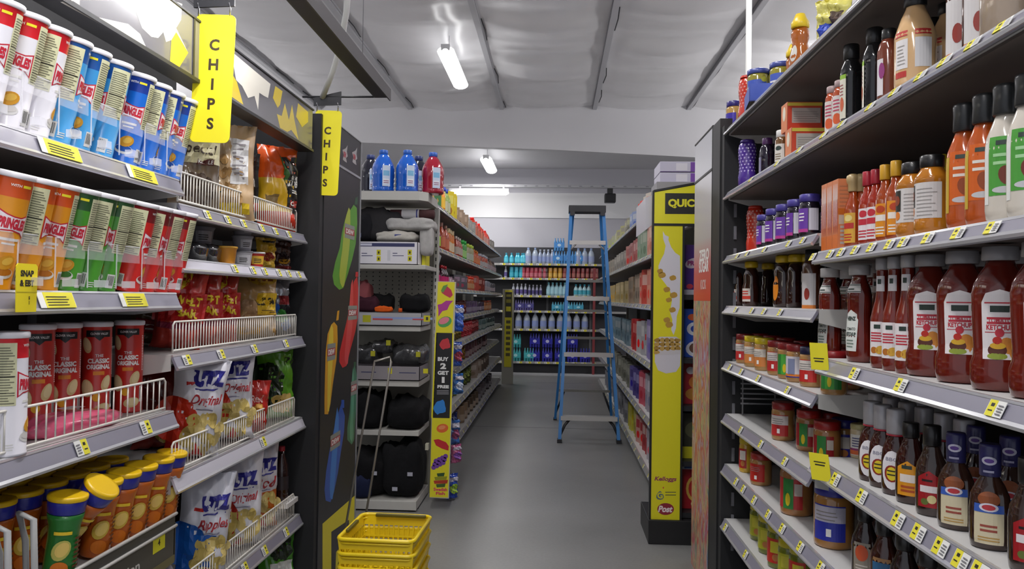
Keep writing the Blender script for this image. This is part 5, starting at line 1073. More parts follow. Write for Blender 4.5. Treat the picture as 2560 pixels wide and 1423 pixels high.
# garments
def cloth(label, name, loc, size, col, seed, cat, rough=.9, rz=0., fold=None, spec=.2):
    rr = random.Random(seed); bm = bmesh.new(); bmesh.ops.create_cube(bm, size=1)
    bmesh.ops.subdivide_edges(bm, edges=bm.edges[:], cuts=9, use_grid_fill=True)
    ph = [rr.uniform(0, 6) for _ in range(8)]
    for v in bm.verts:
        x, y, z = v.co*2; d = max(1e-4, (abs(x)**4+abs(y)**4+abs(z)**4)**.25); k = max(abs(x), abs(y), abs(z))/d
        x, y, z = x*k, y*k, z*k
        n = .10*math.sin(4*x+ph[0]+2*y)+.07*math.sin(7*y+ph[1]+3*z)+.06*math.sin(9*x-5*z+ph[2])+.04*math.sin(15*x+ph[3])
        zz = z*(1+(n*1.3 if z > 0 else 0))*(1 if not fold else 1-fold*max(0, x))
        v.co = Vector((x*size[0]/2*(1+n*.3), y*size[1]/2*(1+n*.4), max(-.5*size[2], zz*size[2]/2)+size[2]/2))
    mb = MB(); mb.bm(bm, M(col, rough, var=.15, vs=30, bump=.4, spec=spec), True); o = mb.obj(name, None, loc); o.rotation_euler = (0, 0, rz); return tag(o, label, cat)
def at(px, Y, z, dz=0): return (hit(px, 600, Y=Y).x, Y, z)
o = cloth('large dark grey hooded jacket heaped on the upper clothing shelf', 'folded_jacket', (at(955, 5.38, 0)[0], 5.38, 1.787), (.36, .3, .23), '2c2b2d', 5, 'jacket', fold=-.05)
o = cloth('black jacket bundle hanging at the left end of the upper clothing shelf', 'folded_jacket', (at(905, 5.35, 0)[0], 5.33, 1.787), (.24, .24, .19), '1c1c20', 8, 'jacket')
mb = MB(); mb.box((-.03, -.128, .03), (.03, -.125, .06), M('5c6890', .6)); mb.obj('sewn_label', o)
o = cloth('folded grey shirts stacked behind the white display box', 'folded_shirt', (at(1000, 5.36, 0)[0], 5.33, 1.787), (.3, .3, .075), 'b4b0a8', 11, 'shirt')
mb = MB(); mb.box((-.0, -.155, .025), (.045, -.15, .05), M('3a4484', .6)); mb.obj('sewn_label', o)
cloth('loosely folded pale grey shirt draped over the rack upright', 'folded_shirt', (at(1030, 5.36, 0)[0], 5.35, 1.864), (.34, .3, .09), 'a8a6a4', 14, 'shirt')
cloth('pale grey sleeve hanging down beside the white display box', 'hanging_sleeve', (at(1068, 5.3, 0)[0], 5.3, 1.70), (.09, .14, .22), 'b0aeac', 15, 'shirt')
T = Matrix.Rotation(PI/2, 4, 'Y')
o = empty('rolled_blanket', (at(1030, 5.3, 0)[0], 5.3, 1.985)); tag(o, 'rolled dark red plaid blanket with a white paper band on the grey shirts', 'blanket')
MB().lathe([(.02, -.155), (.032, -.15), (.034, 0), (.032, .15), (.02, .155)], M('3c1a1c', .8, var=.5, vs=60), 16, T=T).obj('blanket_roll', o)
mb = MB().lathe([(.035, -.07), (.0355, .05)], M('c8c6c8', .5), 16, T=T, cap=False); mb.lathe([(.0358, .03), (.0358, .04)], M('4a4c8c'), 16, T=T, cap=False); mb.obj('paper_band', o)
cloth('dusty pink knitted hat at the left of the middle clothing shelf', 'knitted_hat', (at(912, 5.35, 0)[0], 5.32, 1.312), (.14, .16, .2), '8c4c50', 21, 'hat')
cloth('maroon knitted hat below the dusty pink one', 'knitted_hat', (at(925, 5.28, 0)[0], 5.26, 1.312), (.15, .12, .1), '3c1c28', 22, 'hat')
cloth('black gloves heaped at the right of the middle clothing shelf', 'glove', (at(1042, 5.35, 0)[0], 5.34, 1.312), (.2, .2, .12), '141416', 23, 'glove')
cloth('black gloves heaped beside the knitted hats', 'glove', (at(955, 5.38, 0)[0], 5.4, 1.312), (.17, .16, .12), '19191a', 24, 'glove')
cloth('bright orange folded hat in front of the black gloves', 'folded_hat', (at(962, 5.22, 0)[0], 5.22, 1.312), (.12, .06, .04), 'd85c1c', 25, 'hat')
cloth('small orange tag bundle at the edge of the black gloves', 'folded_hat', (at(1004, 5.24, 0)[0], 5.24, 1.312), (.025, .04, .028), 'c8501c', 26, 'hat')
for i, (px, w_, z, l) in enumerate(((1030, .24, .956, 'large clear-wrapped grey clothing pack at the right'), (925, .18, .956, 'clear-wrapped grey clothing pack at the left'), (965, .15, 1.03, 'clear-wrapped dark pack lying on top in the middle'))):
    o = cloth(l+' of the wrapped pack shelf', 'wrapped_pack', (at(px, 5.3, 0)[0], 5.33, z), (w_, .26, .13 if i < 2 else .09), '3a3a3c', 30+i, 'wrapped pack', rough=.18, spec=.8)
    mb = MB(); mb.box((w_*.25, -.142, .06), (w_*.25+.03, -.138, .095), M('a8a41c')); mb.obj('price_dot', o)
for i, (px, w_, z, h, l) in enumerate(((935, .26, .526, .24, 'black folded sweatshirts filling the left of the dark clothing shelf'), (1030, .26, .526, .2, 'black folded trousers at the right of the dark clothing shelf'), (940, .26, .071, .3, 'black jacket heap on the bottom clothing shelf, left one'), (1025, .27, .071, .36, 'black jacket heap on the bottom clothing shelf, taller right one'))):
    o = cloth(l, 'folded_jacket', (at(px, 5.36, 0)[0], 5.34, z), (w_, .38, h), '131315', 40+i, 'jacket')
    for j in range(2 if z < .3 else 0):
        mb = MB(); mb.box((-.05+.1*j, -.2, .06+.1*j), (-.015+.1*j, -.197, .085+.1*j), M('a8a8b4', .6)); mb.obj('paper_tag', o)
cloth('dark blue folded jeans at the lower left of the bottom clothing shelf', 'folded_jeans', (at(915, 5.2, 0)[0], 5.22, .071), (.16, .18, .16), '1e2440', 50, 'jeans')
# jugs on the top shelf
def jug(col, cap):
    pr = [(.066, 0), (.075, .006), (.077, .02), (.074, .03), (.077, .04), (.074, .06), (.077, .07), (.074, .09), (.077, .1), (.077, .165), (.07, .19), (.045, .235), (.026, .262)]
    b = MB().lathe(pr, M(col, .1, coat=.7), 24); a = Art().rect(.012, .035, .066, .175, M('c8d4e8', .3), 1).rect(.017, .05, .06, .085, M('e0e4ec'), 2).rect(.017, .105, .06, .14, M('7cb4d8'), 2).lines(.02, .055, .056, .08, 2, M('8c5c7c'), 3)
    lb = MB(); a.emit(lb, cyl(.0785), .008); return tpl(b.mesh('drink_jug'), ('label', lb.mesh('label')), ('cap', MB().lathe([(.027, .257), (.03, .259), (.03, .285), (.026, .288)], M(cap, .35), 16).mesh('cap')))
JB, JR, JD = jug('1c5cc0', '2c60b8'), jug('9c1c30', '3460b8'), jug('1c1c28', '2c3a6c')
for t, px, Y, l in ((JB, 958, 5.24, 'blue drink jug on the top shelf, left of the two front ones'), (JB, 1018, 5.24, 'blue drink jug on the top shelf, right of the two front ones'), (JR, 1082, 5.32, 'red drink jug with blue cap at the corner of the top shelf'), (JD, 926, 5.42, 'dark drink jug behind the left blue one'), (JD, 1046, 5.46, 'dark drink jug half hidden between blue and red ones')):
    spawn(t, 'drink_jug', l, 'drink jug', (hit(px, 450, Y=Y).x, Y, 2.126), 0, None, 'drink jugs on the top shelf', 1.0)

# ================================================================== candy sign
fs = empty('candy_sign', (-.745, 5.17, .1)); tag(fs, 'tall yellow and black BUY 2 GET 1 FREE candy sign on the rack corner', 'sign')
SY0 = 5.17; CR = M('b8b4a0', .5)
q = lambda *p: uvY(p, SY0)
c0, c1 = q((1086, 703))[0], q((1128, 1246))[0]
P0 = q((1090, 703), (1140, 705), (1122, 1247), (1074, 1244))
MB().prism([(u-.745*-1-0, v-.1) for u, v in []] or [(u+.745, v-.1) for u, v in P0], 1, 0, .006, CR).obj('backing_board', fs)
a = Art(); YS = M('d9cf22', .5)
def pq(m, l, *p): a.poly(q(*p), m, l)
pq(YS, 1, (1095, 705), (1137, 706), (1131, 833), (1089, 832)); pq(M('17171a', .5), 1, (1091, 832), (1131, 833), (1124, 1046), (1082, 1045)); pq(YS, 1, (1088, 832), (1093, 832), (1083, 1045), (1078, 1045)); pq(YS, 1, (1131, 833), (1134, 833), (1128, 1046), (1124, 1046)); pq(YS, 1, (1080, 1045), (1127, 1046), (1120, 1244), (1074, 1243))
def bl(cx, cy, rx, ry, m, l, ang=0., n=14, wob=0.):
    pq(m, l, *[(cx+rx*math.cos(t)*(1+wob*math.sin(3*t))*math.cos(ang)-ry*math.sin(t)*math.sin(ang), cy+rx*math.cos(t)*math.sin(ang)+ry*math.sin(t)*(1+wob*math.sin(4*t))*math.cos(ang)) for t in [2*PI*k/n for k in range(n)]])
pq(M('b8304c'), 2, (1104, 722), (1118, 716), (1128, 725), (1132, 738), (1125, 745), (1112, 738), (1104, 732)); pq(M('5c8c3c'), 3, (1102, 728), (1108, 715), (1120, 711), (1116, 720), (1108, 732))
pq(M('a8348c'), 2, (1094, 762), (1104, 760), (1115, 752), (1133, 752), (1124, 762), (1118, 775), (1106, 778), (1096, 792), (1096, 775))
bl(1112, 805, 18, 13, M('4c9c54'), 2, -.4); bl(1110, 802, 14, 8, M('d87c8c'), 3, -.4)
bl(1113, 860, 13, 14, M('b83038'), 2, .2, 14, .18)
for t, y, h_, w_ in (('BUY', 898, 10, 27), ('2', 915.5, 15, 15), ('GET', 932.5, 10, 28), ('1', 950, 15, 7), ('FREE', 967, 8, 29)):
    u, v = q((1108, y))[0]; m_ = .00267; a.text(t, u, v, h_*m_, M('e4e4e2'), 3, w=w_*m_, bold=.05)
for k in range(3): pq(M('8c8c90'), 3, (1092, 976+4*k), (1122, 976+4*k), (1122, 978+4*k), (1092, 978+4*k))
bl(1100, 1018, 15, 18, M('2c7cc8'), 2, .2, 14, .18); bl(1106, 1071, 15, 11, M('d8642c'), 2, -.2); bl(1105, 1069, 9, 5, M('e08c5c'), 3, -.2)
pq(M('b8242c'), 2, (1084, 1100), (1096, 1098), (1115, 1106), (1122, 1116), (1121, 1127), (1105, 1122), (1090, 1114))
for k in range(12): bl(1088+8*(k % 4)+3*(k//4)-4, 1163-8*(k//4)-4*(k % 4)+6, 6, 6, M('6c3c98'), 2+k % 2)
for k, (c, x0, x1) in enumerate((('2c4c24', 1092, 1112), ('8c8c1c', 1086, 1118), ('a83420', 1084, 1120), ('3c5c28', 1090, 1114))): pq(M(c), 2, (x0, 1184+9*k), (x1, 1182+9*k), (x1-2, 1191+9*k), (x0+2, 1192+9*k))
u, v = q((1101, 1224))[0]; a.text('Swedish', u, v, .022, M('c82c5c'), 2, w=.09, bold=.04); u, v = q((1101, 1234))[0]; a.text('Fish', u, v, .02, M('c82c5c'), 2, w=.06, bold=.04)
mb = MB(); a.emit(mb, lambda u, v, o: (u+.745, -o, v-.1)); mb.obj('printed_face', fs)
MB().box((-.11, .0, .3), (-.09, .05, .34), CR).obj('clip', fs)
# far slim yellow sign
f2 = empty('slim_sign', (-.79, 12.9, .1)); tag(f2, 'slim yellow and black vertical sign at the far end of the left rack', 'sign')
mb = MB(); mb.box((-.09, .0, -.1), (.1, .04, 1.47), M('9c9a90', .5)); mb.box((-.05, -.01, .18), (.07, 0, 1.45), YS); mb.box((-.045, -.014, 1.0), (.065, -.01, 1.42), M('2c2a1c')); mb.obj('sign_board', f2)
mb = MB(); Art().rect(-.03, 1.1, .05, 1.18, YS, 1).rect(-.03, 1.24, .05, 1.3, M('8c8420'), 1).rect(-.03, 1.34, .05, 1.38, M('8c8420'), 1).emit(mb, flatY(-.014)); a = Art()
for k in range(7): a.rect(-.025, .36+.09*k, .045, .41+.09*k, M('5c5428'), 1)
a.emit(mb, flatY(-.011)); mb.obj('print', f2)

# ================================================================== shopping baskets and their wire stand
BY = M('e6c81a', .35, coat=.2)
def basket_mesh():
    mb = MB(); W, L, H = .30, .36, .21; t = .86
    def wall(p0, p1, q0, q1, n, m_):
        P = lambda s, v: Vector(q0).lerp(Vector(q1), s).lerp(Vector(p0).lerp(Vector(p1), s), v)
        for i in range(n+1):
            s = i/n; d = (Vector(p1)-Vector(p0)).normalized()*.0035
            a_, b_ = P(s, 0), P(s, 1); nrm = (Vector(p1)-Vector(p0)).cross(Vector((0, 0, 1))).normalized()*.0015
            mb.add([(a_-d-nrm)[:], (a_+d-nrm)[:], (b_+d-nrm)[:], (b_-d-nrm)[:], (a_-d+nrm)[:], (a_+d+nrm)[:], (b_+d+nrm)[:], (b_-d+nrm)[:]], [(0, 1, 2, 3), (7, 6, 5, 4), (0, 3, 7, 4), (1, 5, 6, 2)], BY)
        for v0, v1 in ((0, .08), (.30, .34), (.56, .6), (.8, 1)):
            a_, b_, c_, d_ = P(0, v0), P(1, v0), P(1, v1), P(0, v1); nrm = (Vector(p1)-Vector(p0)).cross(Vector((0, 0, 1))).normalized()*.0016
            mb.add([(x+k)[:] for k in (-nrm, nrm) for x in (a_, b_, c_, d_)], [(0, 1, 2, 3), (7, 6, 5, 4), (0, 4, 5, 1), (3, 2, 6, 7)], BY)
    c = [(-W/2, -L/2), (W/2, -L/2), (W/2, L/2), (-W/2, L/2)]
    for i in range(4):
        x0, y0 = c[i]; x1, y1 = c[(i+1) % 4]
        wall((x0, y0, H), (x1, y1, H), (x0*t, y0*t, 0), (x1*t, y1*t, 0), 13 if i % 2 == 0 else 15, BY)
    for i in range(10): mb.box((-W/2*t, -L/2*t+L*t*i/9.-.006, -.001), (W/2*t, -L/2*t+L*t*i/9.+.006, .003), BY)
    for i in range(8): mb.box((-W/2*t+W*t*i/7.-.006, -L/2*t, -.001), (-W/2*t+W*t*i/7.+.006, L/2*t, .003), BY)
    return mb
rim = MB()
for s in (1,):
    W, L = .155, .185
    pts = []
    for cx, cy, a0 in ((W-.03, L-.03, 0), (-W+.03, L-.03, 90), (-W+.03, -L+.03, 180), (W-.03, -L+.03, 270)): pts += [(cx+.03*math.cos(rad(a0+18*k)), cy+.03*math.sin(rad(a0+18*k)), .21) for k in range(6)]
    rim.tube(pts+[pts[0]], .0085, BY, 8); rim.tube([(x*.985, y*.985, .195) for x, y, z in pts+[pts[0]]], .005, BY, 6)
hnd = MB(); GR = M('5c5418', .4)
hnd.box((-.09, .155, .207), (.135, .172, .221), GR, bev=.004); hnd.box((-.150, -.09, .207), (-.136, .06, .221), GR, bev=.004)
BM, RM, HM_ = basket_mesh().mesh('shopping_basket'), rim.mesh('rim'), hnd.mesh('handle')
for i in range(5):
    o = bpy.data.objects.new('shopping_basket', BM); COL.objects.link(o); o.location = (-.70, 3.275, .235-.058*i); o.rotation_euler = (0, 0, rad(-2+i*.6))
    c = bpy.data.objects.new('rim', RM); COL.objects.link(c); c.parent = o
    if i == 0: c = bpy.data.objects.new('handle', HM_); COL.objects.link(c); c.parent = o
    tag(o, 'yellow plastic shopping basket, %s of the nested stack on the floor' % ('topmost', 'second', 'third', 'fourth', 'lowest')[i], 'basket', 'nested yellow baskets')
mb = MB(); q = lambda x, y: hit(x, y, Y=3.72)
mr_ = M('8a8680', .35, metal=.5)
p1, p2, p3, p4 = q(893, 1420), q(978, 905), q(975, 893), q(936, 908)
p5 = q(846, 1420); k = lambda a_, b_: a_+(b_-a_)*((a_.z)/(a_.z-b_.z))
f1, f5 = k(p2, p1), k(p4, p5)
mb.tube([f1, p2, p3, (p4.x, p4.y, p4.z+.008), p4, f5], .0055, mr_, 8); mb.tube([f1+Vector((0, 0, .012)), (f1.x+.3, f1.y-.1, .012), (f5.x+.3, f5.y-.62, .012), (f5.x, f5.y-.5, .012), f5+Vector((0, 0, .012))], .006, mr_, 8)
tag(mb.obj('basket_stand'), 'thin grey wire stand rising behind the yellow baskets', 'stand')

# ================================================================== step ladder
ld = empty('step_ladder', (.34, 7.76, 0)); tag(ld, 'tall blue step ladder with grey steps standing in the aisle', 'ladder')
LB = M('2c78bc', .45); LS = M('a9a7a4', .4, metal=.3); LK = M('26262a', .5)
def rail(p, q_, w_, d_, m, nm):
    mb = MB(); p, q_ = Vector(p), Vector(q_); x = Vector((w_/2, 0, 0)); y = Vector((0, d_/2, 0)); vs = [p-x-y, p+x-y, p+x+y, p-x+y, q_-x-y, q_+x-y, q_+x+y, q_-x+y]
    mb.add([v[:] for v in vs], [(3, 2, 1, 0), (4, 5, 6, 7), (0, 1, 5, 4), (1, 2, 6, 5), (2, 3, 7, 6), (3, 0, 4, 7)], m); return mb.obj(nm, ld)
F0 = [(-.285, 0, 0), (.30, .03, 0)]; Ft = [(-.19, .62, 2.36), (.155, .62, 2.36)]
B0 = [(-.33, 1.42, 0), (.33, 1.45, 0)]; Bt = [(-.165, .70, 2.34), (.13, .70, 2.34)]
for a_, b_ in zip(F0, Ft):
    o = rail(a_, b_, .032, .075, LB, 'front_rail'); mb = MB(); mb.box((a_[0]-.024, a_[1]-.05, 0), (a_[0]+.024, a_[1]+.05, .035), LK); mb.obj('foot', o)
for a_, b_ in zip(B0, Bt):
    o = rail(a_, b_, .028, .05, LB, 'rear_rail'); mb = MB(); mb.box((a_[0]-.02, a_[1]-.03, 0), (a_[0]+.02, a_[1]+.03, .03), LK); mb.obj('foot', o)
def lerp(a_, b_, z): t = (z-a_[2])/(b_[2]-a_[2]); return Vector(a_).lerp(Vector(b_), t)
for z in (.25, .87, 1.44, 2.03):
    p, q_ = lerp(F0[0], Ft[0], z), lerp(F0[1], Ft[1], z)
    mb = MB(); mb.box((p.x+.0, p.y-.05, z-.02), (q_.x+.0, p.y+.055, z+.004), LS); mb.box((p.x, p.y-.056, z-.035), (q_.x, p.y-.05, z+.008), M('c4c2c0', .35, metal=.2)); mb.obj('step', ld)
for z in (.36, .67, .98, 1.29, 1.62):
    p, q_ = lerp(B0[0], Bt[0], z), lerp(B0[1], Bt[1], z)
    MB().box((p.x, p.y-.012, z-.014), (q_.x, p.y+.012, z+.014), M('85837f', .4, metal=.3)).obj('rear_brace', ld)
mb = MB(); mb.box((-.215, .55, 2.345), (.18, .75, 2.42), M('232326', .5), bev=.008); mb.box((-.2, .548, 2.31), (-.15, .56, 2.36), M('232326')); mb.box((.12, .548, 2.31), (.17, .56, 2.36), M('232326')); mb.obj('top_cap', ld)
for s, (a_, b_) in enumerate(zip(F0, Ft)):
    p = lerp(a_, b_, .04); r_ = lerp(a_, b_, .24); x2 = p.x+(.11 if s == 0 else -.11)
    mb = MB(); mb.tube([(p.x, p.y, .06), (p.x+(x2-p.x)*.45, p.y, .17), (x2, r_.y, .235)], .014, LK, 6); mb.obj('corner_brace', ld)
    p = lerp(B0[s], Bt[s], .04); mb = MB(); mb.tube([(p.x, p.y, .07), (p.x+(.1 if s == 0 else -.1), p.y-.02, .34)], .012, LK, 6); mb.obj('corner_brace', ld)
for s in (0, 1):
    p, r_ = lerp(F0[s], Ft[s], 1.42), lerp(B0[s], Bt[s], 1.42); mb = MB(); mb.tube([p, (p.x, (p.y+r_.y)/2, 1.36), r_], .009, LS, 6); mb.obj('spreader', ld)
    p, r_ = lerp(F0[s], Ft[s], 2.0), lerp(F0[s], Ft[s], 2.0); x2 = p.x+(.07 if s == 0 else -.07); mb = MB(); mb.tube([(p.x, p.y-.03, 1.93), (x2, p.y-.03, 2.0)], .01, LS, 6); mb.obj('step_brace', ld)

# ================================================================== QUICK breakfast end unit, right
qu = empty('cereal_end_unit', (0, 0, 0)); tag(qu, 'yellow-framed cereal end unit with QUICK header and milk splash print', 'display unit')
QY = 4.62; q = lambda *p: uvY(p, QY)
x0 = q((1636, 560))[0][0]; YB = M('dcd41e', .45)
P = [q((1636, 481))[0], q((1735, 463))[0]]; (ua, va), (ub, vb) = P; sl = (vb-va)/(ub-ua)
MB().prism([(ua, va), (1.19, va+sl*(1.19-ua)), (1.80, va), (1.80, 1.872), (ua, 1.872)], 1, QY, QY+.03, YB).obj('header_board', qu)
mb = MB(); mb.prism([(ua-.004, va+.002), (1.19, va+sl*(1.19-ua)+.002), (1.80, va+.002), (1.80, va+.016), (1.19, va+sl*(1.19-ua)+.016), (ua-.004, va+.014)], 1, QY-.004, QY+.034, BLACK); mb.box((ua-.01, QY-.003, .06), (ua, QY+.03, va+.01), BLACK); mb.box((ua, QY-.003, 1.858), (1.8, QY+.03, 1.872), BLACK); mb.obj('black_edge', qu)
u1 = q((1703, 900))[0][0]
MB().box((ua, QY, .14), (u1, QY+.03, 1.858), YB).obj('side_stile', qu)
mb = MB(); mb.box((u1, QY-.004, .14), (u1+.012, QY+.4, 1.858), BLACK); mb.box((ua-.004, QY+.005, .14), (ua, QY+.04, 1.872), BLACK); mb.obj('side_frame', qu)
MB().box((ua-.015, QY-.02, 0), (1.82, QY+.4, .14), M('151517', .5), bev=.004).obj('base', qu)
MB().box((u1, QY+.42, .14), (1.8, QY+.44, 1.87), DKM).obj('back_panel', qu)
MB().prism([(ua-.0, 1.872), (ua-.0, 2.05), (ua-.045, 2.03), (ua-.045, 1.835)], 1, QY+.06, QY+.58, M('c4c2cc', .35)).obj('side_header', qu)
SHZ = [1.42, 1.09, .80, .46, .16]
for z in (1.455, 1.08, .80, .475, .175): MB().box((u1+.012, QY+.03, z-.03), (1.79, QY+.42, z), M('202023', .5)).obj('shelf', qu)
mb = MB(); a = Art()
def QR(x0_, y0_, x1_, y1_, m, l=1): (u0, v0), (u1_, v1) = q((x0_, y0_), (x1_, y1_)); a.rect(u0, v1, u1_, v0, m, l)
c = q((1663, 483), (1663, 535)); w0 = c[0][0]; a.poly([(w0, c[1][1]), (w0+.9, c[1][1]), (w0+.9, c[0][1]+.0), (w0, c[0][1])], M('1c1a16', .5), 1)
a.text('QUICK', w0+.018+.1, (c[0][1]+c[1][1])/2, .055, M('e0d82c', .45), 2, w=.2, bold=.05)
a.text('BREAKFAST', w0+.58, (c[0][1]+c[1][1])/2, .055, M('e0d82c', .45), 2, w=.48, bold=.07) if False else None
ML = M('d6d4dc', .3); FL = M('b08a34', .5)
def pq(m, l, *p): a.poly(q(*p), m, l)
pq(ML, 1, (1657, 578), (1663, 588), (1672, 592), (1671, 600), (1678, 618), (1688, 632), (1700, 640), (1701, 700), (1699, 770), (1692, 790), (1690, 820), (1684, 838), (1678, 825), (1681, 800), (1675, 780), (1680, 750), (1676, 730), (1665, 712), (1656, 700), (1648, 690), (1646, 665), (1652, 650), (1660, 635), (1664, 615), (1658, 598))
for (x, y, r_) in ((1655, 688, 9), (1650, 678, 7), (1682, 695, 8), (1667, 724, 8), (1684, 738, 9), (1672, 750, 7), (1681, 775, 8), (1667, 800, 8), (1673, 812, 9)): pq(FL, 2, *[(x+r_*math.cos(t)*1.1, y+r_*.85*math.sin(t)+.8*math.cos(3*t)) for t in [2*PI*k/9 for k in range(9)]])
pq(M('cfccd4', .35), 1, (1637, 885), (1702, 885), (1700, 915), (1690, 930), (1665, 934), (1645, 926), (1637, 905)); pq(M('c8c4c8', .4), 2, (1637, 850), (1650, 842), (1690, 842), (1702, 850), (1702, 886), (1637, 888))
for k in range(16): x, y = 1642+13*(k % 5), 851+10*(k//5); pq(M('b8954c' if k % 2 else 'a07c34', .5), 3, *[(x+8*math.cos(t), y+5.5*math.sin(t)+1.5*math.sin(2*t+k)) for t in [2*PI*j/8 for j in range(8)]])
u, v = q((1664, 1199))[0]; a.text('Kelloggs', u, v, .032, M('8c3058'), 1, w=.125, shear=.3, bold=.03)
pq(M('5c6c74'), 1, *[(1650+9*math.cos(t)+2*math.sin(2*t), 1239+11*math.sin(t)) for t in [2*PI*j/12 for j in range(12)]]); pq(M('c83c3c'), 2, (1656, 1219), (1660, 1217), (1659, 1223)); u, v = q((1650, 1239))[0]; a.text('G', u, v, .035, YB, 2, bold=.03)
for k in range(2): pq(M('5c5c40'), 1, (1663, 1230+7*k), (1690, 1230+7*k), (1690, 1232+7*k), (1663, 1232+7*k))
pq(M('8c2434'), 1, *[(1664+21*math.cos(t), 1273+15*math.sin(t)) for t in [2*PI*j/18 for j in range(18)]]); u, v = q((1664, 1273))[0]; a.text('Post', u, v, .038, M('e8dcdc'), 2, w=.08, shear=.2, bold=.04)
a.emit(mb, flatY(QY)); mb.obj('printed_face', qu)
# cereal boxes in the end unit
def cereal(label, xc, z, w_, h_, col, arts, dy=.12, d=.06):
    mb = MB(); mb.box((-w_/2, 0, 0), (w_/2, d, h_), M(col, .35, coat=.2), bev=.001); arts.emit(mb, flatY(0)); o = mb.obj('cereal_box', None, (xc, QY+dy, z)); return tag(o, label, 'cereal box', 'cereal boxes in the yellow-framed unit')
xs_ = [u1+.115+.205*k for k in range(5)]
for k, xc in enumerate(xs_):
    n_ = ('nearest the yellow stile', 'second from the stile', 'third from the stile', 'fourth from the stile', 'last from the stile')[k]
    a1 = Art().rect(-.09, .0, .09, .03, M('c8c4d0'), 1).ell(-.03, .19, .05, .03, M('c8bcc8'), 2, .3).text('PRO', -.03, .19, .03, M('8c2c6c'), 3, bold=.06).ell(.04, .1, .035, .045, M('c88c3c'), 2).ell(-.05, .05, .02, .015, M('c8344c'), 2)
    cereal('purple cereal box on the top shelf of the unit, '+n_, xc, 1.456, .19, .30, '4c2c7c', a1)
    a2 = Art().ell(-.03, .24, .03, .02, M('d8602c'), 1).ell(-.02, .17, .045, .04, M('e0e0e8'), 1).ell(-.02, .17, .022, .02, M('2440a0'), 2).ell(0, .05, .07, .05, M('e0e0e8'), 1).ell(0, .055, .05, .035, M('6c4c3c'), 2)
    cereal('blue cereal box on the second shelf of the unit, '+n_, xc, 1.081, .19, .29, '2c54b8', a2)

    cereal('red cereal box on the third shelf of the unit, '+n_, xc, .801, .19, .245, 'a02830', Art().ell(-.04, .2, .025, .022, M('d4ccd0'), 1).ell(.0, .19, .02, .03, M('d4ccd0'), 1).ell(.0, .06, .07, .04, M('b87c30'), 1).ell(0, .13, .05, .04, M('c8742c'), 1))
    a4 = Art().rect(-.095, .0, .095, .07, M('c8c020'), 1).rect(.0, .03, .07, .04, INK, 2).ell(-.01, .17, .06, .05, M('5c5c40'), 1)
    cereal('dark olive cereal box with yellow foot on the fourth shelf, '+n_, xc, .476, .19, .27, '3c3c30', a4)
    a5 = Art().rect(-.095, .235, .095, .27, M('c8ccd8'), 1).rect(-.07, .24, .0, .262, M('2c549c'), 2).ell(0, .12, .06, .08, M('d8b04c'), 1).ell(0, .12, .045, .062, M('b82c28'), 2).ell(.02, .03, .05, .03, M('d8c89c'), 2)
    cereal('red and cream cereal box on the lowest shelf of the unit, '+n_, xc, .176, .19, .262, 'a8242c', a5)
# cartons stacked on the top of the unit
for i, (px0, px1, y0, y1, Y, c, l) in enumerate(((1650, 1735, 446, 462, 4.95, 'b8b4c8', 'flat white and purple carton, lower of two on the yellow header'), (1650, 1735, 428, 445, 4.95, 'b8b4c8', 'flat white and purple carton, upper of two on the yellow header'))):
    A_, B_ = hit(px0, y1, Y=Y), hit(px1, y0, Y=Y); mb = MB(); w_ = .62; z0 = 2.16+(.07*i); mb.box((A_.x, Y, z0), (A_.x+w_, Y+.3, z0+.066), M(c, .4), bev=.002)
    Art().rect(.19, .004, w_-.005, .062, M('6c3c98'), 1).rect(.1, .01, .17, .055, M('d0ccd8'), 1).rect(.0, .0, w_, .004, M('4c2c6c'), 1).emit(mb, lambda u, v, o_: (A_.x+u, Y-o_, z0+v)); tag(mb.obj('flat_carton'), l, 'carton')
MB().box((.62, 4.9, 2.05), (1.75, 5.18, 2.16), M('8c8a90', .5)).obj('top_tray', qu)
